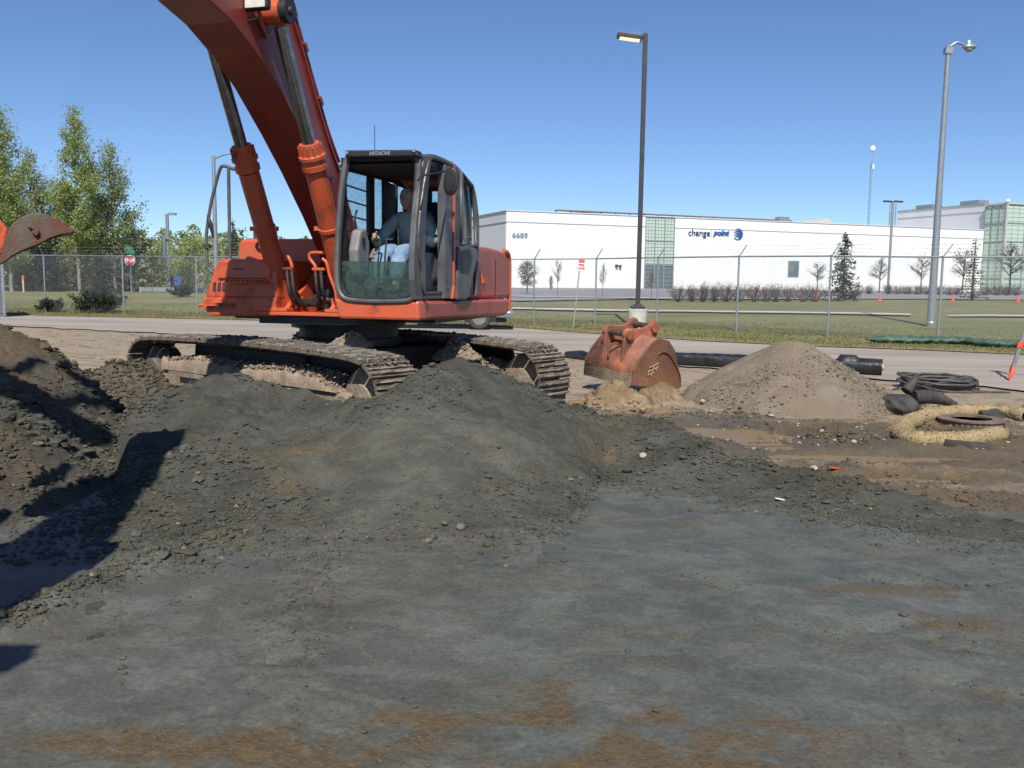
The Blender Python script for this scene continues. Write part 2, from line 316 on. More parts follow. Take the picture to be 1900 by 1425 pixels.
    def lathe(s, prof, c, axis, n=24):
        """prof: (radius, distance along axis)"""
        ax = Vector(axis).normalized(); x = ax.orthogonal().normalized(); y = ax.cross(x); c = Vector(c); vs = []
        for r, t in prof:
            for k in range(n):
                a = 2*math.pi*k/n; vs.append(c+ax*t+(x*math.cos(a)+y*math.sin(a))*r)
        fs = [(i*n+k, i*n+(k+1) % n, (i+1)*n+(k+1) % n, (i+1)*n+k) for i in range(len(prof)-1) for k in range(n)]
        s.add(vs, fs, False)
        s.add(vs[:n], [tuple(range(n-1, -1, -1))]); s.add(vs[-n:], [tuple(range(n))]); return s
    def quad(s, a, b, c, d): return s.add([a, b, c, d], [(0, 1, 2, 3)])
    def slab(s, poly3, nrm, t):
        n = len(poly3); N_ = np.array(nrm, float); N_ /= np.linalg.norm(N_); P = [np.array(p, float) for p in poly3]
        return s.add([p for p in P]+[p+N_*t for p in P], [tuple(range(n-1, -1, -1)), tuple(range(n, 2*n))]+[(i, (i+1) % n, (i+1) % n+n, i+n) for i in range(n)])
    def build(s, name, m, parent=None, bevel=0, fix=True):
        me = bpy.data.meshes.new(name); me.from_pydata(s.v, [], s.f); me.polygons.foreach_set('use_smooth', s.sm); me.materials.append(m)
        if fix:
            import bmesh
            b = bmesh.new(); b.from_mesh(me); bmesh.ops.recalc_face_normals(b, faces=b.faces); b.to_mesh(me); b.free()
        me.update(); o = bpy.data.objects.new(name, me); COL.objects.link(o)
        if parent: o.parent = parent
        if bevel:
            bv = o.modifiers.new('edge', 'BEVEL'); bv.width = bevel; bv.segments = 2; bv.limit_method = 'ANGLE'; bv.angle_limit = math.radians(40)
        return o
def copy_tree(o, parent=None):
    c = o.copy(); COL.objects.link(c); c.parent = parent
    for ch in list(o.children): copy_tree(ch, c)
    return c
def text(name, s, size, origin, xdir, ydir, m, parent, extrude=.01, shear=0., offset=0., align='LEFT', xs=1.):
    cu = bpy.data.curves.new(name, 'FONT'); cu.body = s; cu.size = size; cu.extrude = extrude; cu.shear = shear; cu.offset = offset; cu.align_x = align
    cu.resolution_u = 3
    to = bpy.data.objects.new(name, cu); COL.objects.link(to); bpy.context.view_layer.update()
    me = bpy.data.meshes.new_from_object(to.evaluated_get(bpy.context.evaluated_depsgraph_get())); bpy.data.objects.remove(to)
    x = Vector(tuple(xdir)).normalized(); y = Vector(tuple(ydir)).normalized(); z = x.cross(y); x = x*xs; o_ = Vector(tuple(float(a) for a in origin))
    me.transform(Matrix(((x[0], y[0], z[0], o_[0]), (x[1], y[1], z[1], o_[1]), (x[2], y[2], z[2], o_[2]), (0, 0, 0, 1))))
    me.materials.clear(); me.materials.append(m); o = bpy.data.objects.new(name, me); COL.objects.link(o)
    if parent: o.parent = parent
    return o

# ================================================================== GROUND AND EARTH
def g2(px, py, z=0.): P = gp(px, py, z); return (float(P[0]), float(P[1]))
ROAD_FAR = [(-70, 48), (-45, 43.5)]+[g2(*p) for p in ((0, 585), (300, 592), (600, 599), (950, 609), (1100, 621), (1300, 635), (1500, 645), (1700, 652), (1900, 661))]+[(22, 17), (60, -2)]
ROAD_NEAR = [(-60, 46), (-30, 36)]+[g2(*p) for p in ((140, 612), (500, 630), (1060, 662), (1300, 685), (1500, 697), (1640, 706), (1900, 727))]+[(16, 8.5), (50, -14)]
def side(x, y, pts):
    """signed distance to a polyline running left to right, positive beyond it"""
    d, p = dpoly(x, y, pts); n = len(pts)-1; i = np.clip((p*n).astype(int), 0, n-1); P = np.array(pts)
    ax = P[i, 0]; ay = P[i, 1]; bx = P[i+1, 0]; by = P[i+1, 1]
    return d*np.where((bx-ax)*(y-ay)-(by-ay)*(x-ax) > 0, 1, -1)
def hill(D): return np.interp(D, [-5, 0, 2.5, 5, 9, 16, 30, 90, 3000], [0, 0, .02, .12, .34, .5, .56, .8, 1.0])

CR = [(150, 985, 6.5), (185, 1000, 6.6), (212, 840, 8.6), (240, 742, 9.3), (290, 730, 9.6), (350, 716, 9.6), (410, 702, 9.6), (440, 700, 9.5), (500, 713, 9.3), (560, 726, 9.0), (620, 741, 8.7), (655, 745, 8.4), (690, 742, 8.3), (740, 717, 8.5), (790, 683, 8.9), (850, 669, 9.2), (900, 681, 9.3), (960, 702, 9.2), (1010, 726, 9.1), (1060, 752, 9.0), (1100, 764, 8.9), (1150, 775, 8.7), (1230, 789, 8.5), (1290, 814, 8.3), (1350, 846, 7.9), (1450, 868, 7.6), (1600, 897, 7.1), (1750, 936, 6.7), (1900, 972, 6.3), (2150, 1040, 5.8)]
FR = [(150, 1000), (185, 1006), (240, 1004), (330, 1012), (430, 997), (540, 978), (620, 972), (740, 984), (850, 988), (950, 985), (1050, 962), (1090, 925), (1120, 893), (1250, 908), (1400, 932), (1600, 967), (1750, 985), (1900, 999), (2150, 1060)]
CRL = [(-700, 560, 8.0), (-300, 585, 8.7), (0, 606, 9.2), (60, 624, 9.4), (100, 642, 9.5), (150, 684, 9.7), (185, 714, 9.8), (215, 746, 9.9), (250, 772, 9.9), (300, 800, 10)]
FRL = [(-700, 1130), (-300, 1040), (0, 985), (100, 950), (200, 900), (250, 868), (300, 850)]
def tabs(cr, fr):
    a = []; 
    for px, py, Y in cr:
        P = atY(px, py, Y); a.append((P[0]/P[1], P[1], max(P[2], 0.0)))
    b = []
    for px, py in fr:
        P = gp(px, py); b.append((P[0]/P[1], P[1]))
    return np.array(a), np.array(b)
TC = tabs(CR, FR); TL = tabs(CRL, FRL)
def radial(x, y, T, back=.62, ends=None):
    a, b = T; t = x/np.maximum(y, .1); yc = np.interp(t, a[:, 0], a[:, 1]); zc = np.interp(t, a[:, 0], a[:, 2]); yf = np.interp(t, b[:, 0], b[:, 1])
    s = (y-yf)/np.maximum(yc-yf, .15)
    f = zc*1.05*np.sign(s)*np.abs(s)**1.12
    bk = zc*1.05-(y-yc)*back
    k = .10*np.clip(zc/.5, .15, 1)
    hm = np.clip(.5+.5*(bk-f)/k, 0, 1); r = bk*(1-hm)+f*hm-k*hm*(1-hm)
    if ends is not None: r = np.where((t < ends[0]) | (t > ends[1]), -.3, r)
    return r
GR_C = (3.98, 13.0)
def h_gravel(x, y):
    r = np.hypot(x-GR_C[0], (y-GR_C[1])*.95)*(1+.10*vnoise(np.arctan2(y-GR_C[1], x-GR_C[0])*1.3+9, x*0, 5))
    hgt = .97-r*.60; top = .97-.10-r*r*.4
    return np.minimum(hgt, top)
def h_sandlump(x, y):
    t = np.full(np.shape(x), -.06)
    for (px, py), rx, ry, a in (((1085, 752), .34, .3, 0.14), ((1125, 748), .3, .28, 0.19), ((1170, 752), .35, .3, 0.19), ((1215, 745), .3, .3, 0.24), ((1245, 742), .25, .25, .2), ((1200, 768), .55, .25, .12)):
        t = t+a*blob(x, y, g2(px, py), rx, ry)
    return t
RIDGE1 = [g2(*p) for p in ((-60, 1192), (0, 1165), (90, 1125), (160, 1095), (230, 1068), (300, 1040), (360, 1018), (430, 998))]
RIDGE2 = [g2(*p) for p in ((640, 990), (575, 1075), (545, 1130), (530, 1200), (545, 1270))]
RIDGE3 = [g2(*p) for p in ((640, 1300), (700, 1370), (715, 1440))]
SANDR = [g2(*p) for p in ((1400, 870), (1520, 862), (1650, 872), (1800, 880), (1950, 890))]
RUTS = [[g2(*p) for p in q] for q in (((1440, 1150), (1540, 1180), (1700, 1155)), ((1640, 1165), (1760, 1200), (1900, 1215)), ((1730, 1260), (1850, 1290), (1960, 1310)), ((1560, 1070), (1700, 1080), (1900, 1090)), ((1280, 1060), (1330, 1080), (1400, 1100)))]
PUDD = [(g2(1375, 808), .80, .36), (g2(1310, 797), .45, .26), (g2(1430, 826), .36, .2), (g2(1660, 849), 1.15, .17), (g2(1540, 848), .6, .15), (g2(1620, 888), .8, .13), (g2(1480, 775), .5, .15)]
def fore_(x, y):
    t = x/np.maximum(y, .1); yb = np.interp(t, TC[0][:, 0], TC[0][:, 1]); yb = np.where(t > .10, yb, 7.9)
    return 1-smooth(-.1, .35, y-yb+.25*fbm(x, y, 1.5, 3, 101))+0*x
def h_ground(x, y):
    z = .012*fbm(x, y, .6, 4, 3)
    fore = fore_(x, y)
    rough = 1-fore
    z = z + rough*(.035*fbm(x, y, 1.7, 5, 8)+.01)
    # crumbled ridges on the bladed clay
    for pl, w, a in ((RIDGE1, .13, .05), (RIDGE2, .18, .022), (RIDGE3, .2, .02)):
        d, _ = dpoly(x, y, pl); z = z + a*np.exp(-(d/w)**2)*(1+1.2*fbm(x, y, 7, 3, 21))
    for pl in RUTS:
        d, _ = dpoly(x, y, pl); z = z-.016*np.exp(-(d/.06)**2)+.007*np.exp(-((d-.10)/.05)**2)*(.6+1.6*fbm(x, y, 6, 3, 33))
    # shallow scrape edges left by the blade
    q = x*.94+y*.34; z = z + fore*.006*np.sign(vnoise(q*1.1, y*.12, 31))*smooth(.05, .2, np.abs(vnoise(q*1.1, y*.12, 31)))
    z = z + fore*(.004*fbm(x, y*2.2, 9, 4, 12)+.007*smooth(.05, .3, fbm(x*.7, y*1.6, 1.5, 4, 14))*np.abs(fbm(x, y, 12, 4, 15, .65)))
    for c_, w_ in ((g2(1130, 1345), .55), (g2(620, 1370), .5), (g2(300, 1385), .45), (g2(560, 1385), .4)): z = z+fore*.012*blob(x, y, c_, w_, w_*.6)*np.abs(fbm(x, y, 11, 4, 16, .65))
    for c, rx, ry in PUDD: z = z-.07*blob(x, y, c, rx*1.15, ry*1.3)
    # churned mud, wattle side
    rr = blob(x, y, g2(1600, 815), 1.9, .95); z = z+rr*(.17*np.abs(fbm(x, y, 2.3, 5, 40, .6)) + .01)+rough*.05*np.abs(fbm(x, y, 6, 4, 41, .62))*(y < 13)
    d, _ = dpoly(x, y, SANDR); z = z+.05*np.exp(-(d/.14)**2)*(.6+1.3*fbm(x, y, 4, 4, 50))
    # soil heaped by the left end of the near track
    P = atY(228, 700, 11.9); z = z+.55*blob(x, y, (P[0], P[1]), .75, .6)*(1+.5*fbm(x, y, 2.5, 5, 60, .65))
    P = atY(300, 700, 11.2); z = z+.18*blob(x, y, (P[0], P[1]), .9, .5)
    return z
def lumpmask(x, y):
    t = x/np.maximum(y, .1)
    sm = blob(x, y, g2(760, 830, .4), .75, 1.0)*1.15+blob(x, y, g2(640, 800, .5), .35, .5)*.6
    return np.clip(1-sm, .06, 1)
def h_clay(x, y):
    r = radial(x, y, TC); m = lumpmask(x, y)
    amp = np.clip(r*4+.25, .15, 1)
    n = .10*fbm(x, y, 1.3, 3, 70)*(.4+.6*m)+m*(.07*fbm(x, y, 4.2, 5, 71, .66)+.03*np.abs(fbm(x, y, 13, 4, 72, .65)))
    # boulder-like heads of wet clay along the crest
    head = blob(x, y, g2(430, 735, .55), .9, .5); n = n+head*.15*np.abs(fbm(x, y, 3.0, 5, 77, .62))
    return r+n*amp
def h_left(x, y):
    r = radial(x, y, TL); amp = np.clip(r*4+.25, .15, 1)
    n = .14*fbm(x, y, 1.0, 3, 90)+.09*fbm(x, y, 3.3, 5, 91, .65)+.04*np.abs(fbm(x, y, 10, 4, 92, .62))
    return r+n*amp
def h_all(x, y):
    t = x/np.maximum(y, .1); a = np.where((radial(x, y, TC) > -.03) & (t > TC[0][0][0]+.004), h_clay(x, y), -1.); b = np.where((radial(x, y, TL) > -.03) & (t < TL[0][-1][0]), h_left(x, y), -1.)
    return np.maximum.reduce([h_ground(x, y), a, b, h_gravel(x, y), h_sandlump(x, y)])

def attr_ground(x, y):
    fore = fore_(x, y)
    n = fbm(x, y, .9, 6, 102, .6); n2 = fbm(x*.6+y*.3, y*2.2, 1.3, 6, 103, .6); n3 = fbm(x, y, 4.5, 4, 104, .6)
    b = smooth(.04, .30, n2+.3*n3)*.45
    for px, py, rx, ry, a in ((1130, 1350, .50, .34, 1.35), (480, 1395, .62, .20, 1.05), (250, 1385, .6, .15, .9), (700, 1380, .4, .2, .6), (1300, 1400, .4, .2, .9), (960, 1265, .3, .08, .6), (1420, 1350, .25, .12, .8), (1700, 1095, .8, .12, .75), (1720, 1160, .4, .15, .6), (40, 1190, .3, .12, .5), (1850, 1290, .5, .2, .5), (1130, 1420, .3, .15, .9), (1850, 1130, .8, .14, .5), (1540, 1180, .5, .16, .35)):
        b = b+a*blob(x, y, g2(px, py), rx, ry)*(.75+1.2*n3+.8*n)
    d, _ = dpoly(x, y, RIDGE1); b = b+.45*np.exp(-(d/.16)**2)*(.6+n3)
    brown = np.clip(b, 0, 1)*fore+(1-fore)*(.85+.5*n)
    sand = (1-fore)*np.clip(smooth(9.8, 12.6, y+.5*n+np.where(x > 0, .1*x-.3, 0))+.7*n3, 0, 1)
    d, _ = dpoly(x, y, SANDR); sand = np.maximum(sand, .75*np.exp(-(d/.22)**2)*(.8+.8*n3))
    sand = np.maximum(sand, .85*blob(x, y, g2(1800, 900), 1.1, .38)*(.8+.9*n3)); sand = np.maximum(sand, .7*blob(x, y, g2(1820, 850), .7, .35)*(.8+.9*n3)); sand = np.maximum(sand, .6*blob(x, y, g2(1700, 935), .5, .2))*(1-fore)
    rr = blob(x, y, g2(1560, 815), 1.5, .8); sand = sand*(1-.8*rr)
    P = atY(250, 700, 11.7); q = np.clip(1.5*blob(x, y, (P[0], P[1]), 1.2, .9), 0, 1); sand = sand*(1-q); brown = brown*(1-.45*q); 
    wet = np.zeros(np.shape(x))
    for c, rx, ry in PUDD: wet = wet+blob(x, y, c, rx*1.5, ry*1.8)
    wet = np.clip(wet*.6, 0, .55); sand = sand*(1-np.clip(wet*1.5, 0, 1))
    lump = fore*(.16+.9*brown)+(1-fore)*1.0
    return dict(brown=np.clip(brown, 0, 1), sand=np.clip(sand, 0, 1), wet=wet+.10*fore, lump=lump)
def attr_clay(x, y):
    n = fbm(x, y, 1.1, 5, 111, .6); n3 = fbm(x, y, 5, 4, 112, .6); t = x/y
    right = smooth(.04, .16, t)
    spots = blob(x, y, g2(400, 950, .1), .6, .5)*.5+blob(x, y, g2(540, 880, .2), .35, .8)*.45+blob(x, y, g2(470, 760, .6), .35, .3)*.6+blob(x, y, g2(550, 790, .5), .3, .4)*.7
    brown = np.clip(right*(.55+1.0*n)*smooth(.0, .12, radial(x, y, TC)-.02)+smooth(.1, .45, n+n3)*.4+spots*(.7+1.8*n3), 0, .9)
    lm = lumpmask(x, y)
    return dict(brown=brown, sand=np.clip(.5*right*smooth(.1, .5, n3+n)+.25*spots*smooth(.05, .3, n3), 0, 1), wet=0*x, lump=.25+.75*lm)
def attr_left(x, y):
    n = fbm(x, y, .9, 5, 121, .6); n3 = fbm(x, y, 4, 4, 122, .6); top = smooth(.35, .95, radial(x, y, TL)+.5*n)
    return dict(brown=np.clip(.35+.65*top+.9*n, 0, 1), sand=np.clip(top*(.2+1.6*n3), 0, .5), wet=0*x, lump=0*x+1)

def polar(r0, r1, k, t0, t1, da):
    n = int(math.log(r1/r0)/k); r = r0*np.exp(np.linspace(0, math.log(r1/r0), n)); a = np.arange(t0, t1, da)
    R_, A = np.meshgrid(r, a, indexing='ij'); return R_*np.sin(A), R_*np.cos(A)
def gridmesh(name, X, Y, Z, keep, m, attrs, smooth_=True):
    ni, nj = X.shape; idx = np.arange(ni*nj).reshape(ni, nj)
    q = np.stack([idx[:-1, :-1], idx[:-1, 1:], idx[1:, 1:], idx[1:, :-1]], -1).reshape(-1, 4)[:, ::-1]
    if keep is not None:
        kq = keep.ravel()[q].any(1); q = q[kq]
    used = np.unique(q); mp = np.full(ni*nj, -1); mp[used] = np.arange(len(used))
    V = np.stack([X.ravel()[used], Y.ravel()[used], Z.ravel()[used]], -1)
    return mesh_np(name, V, mp[q], m, None, {k_: v.ravel()[used] for k_, v in attrs.items()}, smooth_)
M['clay'] = soilmat('blue_grey_clay', (.080, .085, .072), (.113, .118, .101), (.128, .092, .050), (.34, .27, .185), 45, .8, .6)
M['claypile'] = soilmat('crumbled_grey_clay', (.060, .061, .048), (.094, .093, .076), (.11, .085, .052), (.27, .21, .13), 48, 1.0, .95)
M['leftsoil'] = soilmat('dark_dug_soil', (.058, .058, .047), (.092, .088, .07), (.105, .08, .052), (.17, .13, .085), 40, 1.0, .95)
M['gravelpile'] = soilmat('grey_brown_gravel', (.215, .175, .128), (.285, .238, .178), (.24, .19, .135), (.33, .275, .21), 110, 1.0, .95)
M['sandlump'] = soilmat('tan_clod_sand', (.20, .135, .075), (.30, .215, .13), (.16, .11, .062), (.33, .26, .17), 50, 1.0, .95)

X, Y = polar(1.6, 62, .0072, math.radians(-58), math.radians(58), math.radians(.19))
Dn = side(X, Y, ROAD_NEAR)
Z = h_ground(X, Y)*(1-smooth(-1.2, -.1, Dn))
ground = gridmesh('ground', X, Y, Z, (Dn < .35) & (Y > .2), M['clay'], attr_ground(X, Y)); tag(ground, kind='structure')
X, Y = polar(4.2, 12.5, .0042, math.radians(-40), math.radians(36), math.radians(.15))
Zg = h_ground(X, Y); Z = h_clay(X, Y); tt = X/Y
kp = (Z > Zg-.02) & (tt > TC[0][0][0]+.004) & (radial(X, Y, TC) > -.03)
o = gridmesh('clay_mound', X, Y, Z, kp, M['claypile'], attr_clay(X, Y))
tag(o, 'long mound of crumbled blue grey clay across the picture in front of the tracks', 'dirt mound')
Z = h_left(X, Y); kp = (Z > Zg-.02) & (tt < TL[0][-1][0]) & (radial(X, Y, TL) > -.03)
o = gridmesh('soil_mound', X, Y, Z, kp, M['leftsoil'], attr_left(X, Y))
tag(o, 'darker brown topped soil heap at the far left, beside the clay mound', 'dirt mound')
xs, ys = np.meshgrid(np.arange(1.6, 6.6, .028), np.arange(10.6, 15.6, .028), indexing='xy')
Zg = h_ground(xs, ys); Z = h_gravel(xs, ys)+.05*fbm(xs, ys, 1.3, 3, 130)+.008*fbm(xs, ys, 12, 3, 131)
o = gridmesh('gravel_pile', xs[::-1], ys[::-1], Z[::-1], (Z > Zg-.03)[::-1], M['gravelpile'], dict(brown=.5+.8*fbm(xs, ys, 1.2, 4, 132)[::-1], sand=np.clip(fbm(xs, ys, 3, 4, 133)[::-1]*1.6, 0, .6), wet=xs*0, lump=xs*0+1))
tag(o, 'smooth cone of grey brown gravel behind the puddles, right of the rusty bucket', 'gravel pile')
xs, ys = np.meshgrid(np.arange(.2, 3.6, .022), np.arange(9.6, 13.0, .022), indexing='xy')
Zg = h_ground(xs, ys); b_ = h_sandlump(xs, ys); Z = b_+np.clip(b_+.06, 0, .2)*(.9*fbm(xs, ys, 3.2, 4, 140, .65)+.35*np.abs(fbm(xs, ys, 11, 3, 141)))
o = gridmesh('sand_heap', xs[::-1], ys[::-1], Z[::-1], ((Z > Zg-.01) & (b_ > -.03))[::-1], M['sandlump'], dict(brown=.4+1.2*fbm(xs, ys, 2, 4, 142)[::-1], sand=np.clip(fbm(xs, ys, 4, 4, 143)[::-1]*2, 0, .8), wet=xs*0, lump=xs*0+1))
tag(o, 'low lumpy heap of tan sand under the front of the rusty bucket', 'sand heap')

# clods, crumbs and stones lying on the earth
_ico = None
def ico():
    global _ico
    if _ico is None:
        import bmesh
        b = bmesh.new(); bmesh.ops.create_icosphere(b, subdivisions=1, radius=1); _ico = (np.array([v.co[:] for v in b.verts]), np.array([[v.index for v in f.verts] for f in b.faces])); b.free()
    return _ico
def clods(name, x, y, size, m, afn, seed, flat=.6, hf=h_all, sink=.25, parent=None):
    rng = np.random.default_rng(seed); V0, F0 = ico(); n = len(x); nv = len(V0)
    z = hf(x, y); q = rng.normal(size=(n, 4)); q /= np.linalg.norm(q, axis=1)[:, None]; w, a, b, c = q.T
    R_ = np.stack([np.stack([1-2*(b*b+c*c), 2*(a*b-c*w), 2*(a*c+b*w)], -1), np.stack([2*(a*b+c*w), 1-2*(a*a+c*c), 2*(b*c-a*w)], -1), np.stack([2*(a*c-b*w), 2*(b*c+a*w), 1-2*(a*a+b*b)], -1)], 1)
    sc = rng.uniform(.55, 1.25, (n, 3)); P = V0[None]*sc[:, None, :]*(1+rng.normal(0, .13, (n, nv, 1)))
    P = np.einsum('nij,nkj->nki', R_, P)*size[:, None, None]; P[..., 2] *= flat
    P += np.stack([x, y, z+size*flat*(.6-sink)], -1)[:, None, :]
    Fq = (F0[None]+(np.arange(n)*nv)[:, None, None]).reshape(-1, 3)
    at = {k_: np.repeat(np.broadcast_to(v, (n,)), nv) for k_, v in afn(x, y).items()} if afn else {}
    return mesh_np(name, P.reshape(-1, 3), Fq, m, parent, at)
def sample(n, x0, x1, y0, y1, dens, seed):
    rng = np.random.default_rng(seed); X_, Y_ = rng.uniform(x0, x1, n), rng.uniform(y0, y1, n); k = rng.uniform(0, 1, n) < dens(X_, Y_); return X_[k], Y_[k], rng
def d_clay(x, y):
    r = radial(x, y, TC); n = fbm(x, y, 1.4, 4, 201); t = x/y
    d = lumpmask(x, y)**2*(.5+1.6*n)*smooth(-.06, .03, r)*(t > TC[0][0][0])
    toe = np.exp(-((r-.03)/.12)**2)*.5*(t < .13)
    return np.clip(d+toe*lumpmask(x, y), 0, 1)*(y < 9.9)
def crumb_attr(fn):
    def f(x, y):
        a = fn(x, y); rng = np.random.default_rng(5); a['brown'] = np.clip(a['brown']*rng.uniform(.2, 1.5, len(x)), 0, 1); a['sand'] = np.clip(a['sand']*rng.uniform(0, 1.6, len(x))+(rng.uniform(0, 1, len(x)) > .985)*.8, 0, 1); a['lump'] = a['lump']*.5; return a
    return f
x, y, rng = sample(52000, -4.6, 4.6, 5.2, 9.9, d_clay, 1)
sz = np.clip(rng.lognormal(math.log(.0105), .55, len(x)), .005, .05)
o = clods('clay_crumbs', x, y, sz, M['claypile'], crumb_attr(attr_clay), 2); tag(o, 'loose clay clods and crumbs strewn over the grey clay mound', 'clay clods', kind='stuff')
x, y, rng = sample(15000, -8, -2.3, 5.6, 10.2, lambda x, y: np.clip(smooth(-.02, .1, radial(x, y, TL))*(.45+1.5*fbm(x, y, 1.2, 4, 203)), 0, 1)*(x/y < TL[0][-1][0])*(x/y > -.66), 3)
sz = np.clip(rng.lognormal(math.log(.019), .55, len(x)), .008, .085)
o = clods('soil_crumbs', x, y, sz, M['leftsoil'], crumb_attr(attr_left), 4); tag(o, 'dark clods strewn over the soil heap at the far left', 'soil clods', kind='stuff')
def d_fore(x, y):
    d = .0012+.02*smooth(.15, .4, fbm(x, y, 1.1, 4, 205))
    for pl, w, a in ((RIDGE1, .13, 1.0), (RIDGE2, .17, .8), (RIDGE3, .22, .3)):
        q, _ = dpoly(x, y, pl); d = d+a*np.exp(-(q/w)**2)
    for pl in RUTS:
        q, _ = dpoly(x, y, pl); d = d+.25*np.exp(-(q/.08)**2)
    d = d+.35*attr_ground(x, y)['brown']**2*smooth(-.1, .2, fbm(x, y, 3, 4, 207))*(y < 4.5)
    r = radial(x, y, TC); d = d+.5*np.exp(-((r+.02)/.06)**2)*(x/y > -.45)
    return np.clip(d, 0, 1)
x, y, rng = sample(60000, -4.2, 4.6, 2.6, 7.8, d_fore, 6)
x2, y2, _ = sample(14000, -3.4, -1.0, 3.8, 6.2, lambda x, y: np.exp(-(dpoly(x, y, RIDGE1)[0]/.10)**2), 7); x = np.concatenate([x, x2]); y = np.concatenate([y, y2])
sz = np.clip(rng.lognormal(math.log(.007), .5, len(x)), .003, .024)*(.45+.1*y)
d1, _ = dpoly(x, y, RIDGE1); sz = sz*(1+1.3*np.exp(-(d1/.12)**2)*rng.uniform(0, 1, len(x)))
o = clods('ground_crumbs', x, y, sz, M['claypile'], crumb_attr(attr_ground), 8); tag(o, 'small crumbs of soil scattered over the bladed clay in the foreground', 'soil crumbs', kind='stuff')
x, y, rng = sample(22000, 1.0, 8.5, 6.6, 12.8, lambda x, y: np.clip(.25+1.2*fbm(x, y, 1.2, 4, 209), 0, 1), 9)
k = np.ones(len(x), bool)
for c, rx, ry in PUDD: k &= blob(x, y, c, rx, ry) < .5
x, y = x[k], y[k]; sz = np.clip(rng.lognormal(math.log(.011), .55, len(x)), .005, .05)
o = clods('mud_crumbs', x, y, sz, M['leftsoil'], crumb_attr(attr_ground), 10); tag(o, 'clods of brown mud scattered round the puddles', 'mud clods', kind='stuff')
x, y, rng = sample(380, 2.2, 6.5, 9.2, 11.6, lambda x, y: np.clip(blob(x, y, g2(1560, 815), 1.4, .6)+.15, 0, 1), 12)
o = clods('pale_gravel', x, y, rng.uniform(.008, .024, len(x)), M['palerock'], None, 13); tag(o, 'pale washed stones scattered in the mud beside the puddles', 'stones', kind='stuff')
x, y, rng = sample(14000, 2.1, 5.8, 11.2, 14.8, lambda x, y: (h_gravel(x, y) > 0)*.8, 14)
o = clods('gravel_stones', x, y, np.clip(rng.lognormal(math.log(.008), .45, len(x)), .004, .03), M['gravelpile'], lambda x, y: dict(brown=np.random.default_rng(3).uniform(0, 1, len(x)), sand=np.random.default_rng(4).uniform(-.3, 1, len(x)), wet=0*x, lump=0*x+.3), 15); tag(o, 'loose stones on the surface of the gravel cone', 'gravel', kind='stuff')
x, y, rng = sample(5200, .4, 3.2, 9.9, 12.4, lambda x, y: np.clip(h_sandlump(x, y)*8, 0, 1), 16)
o = clods('sand_clods', x, y, np.clip(rng.lognormal(math.log(.022), .6, len(x)), .008, .09), M['sandlump'], lambda x, y: dict(brown=np.random.default_rng(3).uniform(0, 1, len(x)), sand=np.random.default_rng(4).uniform(-.3, 1, len(x)), wet=0*x, lump=0*x+.5), 17); tag(o, 'tan clods on the sand heap under the rusty bucket', 'sand clods', kind='stuff')
x, y, rng = sample(2600, -14, 1.5, 12.5, 26, lambda x, y: 0*x+.6, 18); P = atY(240, 700, 11.7); x3, y3 = rng.normal(P[0], .65, 3400), rng.normal(P[1], .5, 3400)
o = clods('yard_stones', x, y, rng.uniform(.008, .03, len(x)), M['sandlump'], lambda x, y: dict(brown=0*x+.8, sand=0*x+.4, wet=0*x, lump=0*x+.5), 19); tag(o, 'small stones and dirt crumbs on the dusty yard behind the machine', 'stones', kind='stuff')
o = clods('heap_crumbs', x3, y3, np.clip(rng.lognormal(math.log(.016), .5, len(x3)), .006, .05), M['leftsoil'], lambda x, y: dict(brown=0*x+.9, sand=0*x+.1, wet=0*x, lump=0*x+.5), 23); tag(o, 'dark brown clods in the dug soil at the left end of the near track', 'soil clods', kind='stuff')
# single stones that stand out
def stone(name, px, py, s, m, label, flat=.75, zz=0):
    P = gp(px, py, zz); o = clods(name, np.array([P[0]]), np.array([P[1]]), np.array([s]), m, None, int(px), flat, sink=.05)
    sub = o.modifiers.new('round', 'SUBSURF'); sub.levels = 2; sub.render_levels = 2
    return tag(o, label, 'stone')
stone('stone', 795, 1011, .036, M['rock'], 'dark stone lying alone on the smooth clay, nearest of three below the mound')
stone('stone', 824, 981, .044, M['rock'], 'dark grey stone at the toe of the mound, left one of the two')
stone('stone', 856, 985, .042, M['rock'], 'brownish stone at the toe of the mound, right one of the two')
stone('stone', 1192, 882, .035, M['palerock'], 'small cream stone where the clay mound meets the smooth clay')
stone('stone', 1431, 773, .06, M['palerock'], 'large pale stone in the mud before the gravel cone')
stone('stone', 1524, 814, .06, M['palerock'], 'flat pale stone beside the puddle')
stone('stone', 1584, 832, .05, M['palerock'], 'white stone at the edge of the wet mud')
stone('stone', 1510, 877, .045, M['palerock'], 'pale stone on the sandy ridge by the berm')
stone('stone', 1304, 754, .045, M['palerock'], 'pale round stone at the left foot of the gravel cone')

# puddles
m = bpy.data.materials.new('muddy_water'); m.use_nodes = True; b = m.node_tree.nodes['Principled BSDF']; b.inputs['Base Color'].default_value = (.21, .145, .075, 1); b.inputs['Roughness'].default_value = .38; b.inputs['Specular IOR Level'].default_value = .18
n = m.node_tree.nodes.new('ShaderNodeTexNoise'); n.inputs['Scale'].default_value = 6; bp = m.node_tree.nodes.new('ShaderNodeBump'); bp.inputs['Strength'].default_value = .06; bp.inputs['Distance'].default_value = .01
m.node_tree.links.new(n.outputs[0], bp.inputs['Height']); m.node_tree.links.new(bp.outputs[0], b.inputs['Normal']); M['water'] = m
for c, rx, ry in PUDD[:6]:
    b = MB(); ring = [(c[0]+rx*1.5*math.cos(a), c[1]+ry*1.6*math.sin(a), -.014-.002*PUDD.index((c, rx, ry))) for a in np.linspace(0, 2*math.pi, 40)[:-1]]
    b.add(ring, [tuple(range(len(ring)))]); tag(b.build('puddle', M['water'], fix=False), kind='structure')

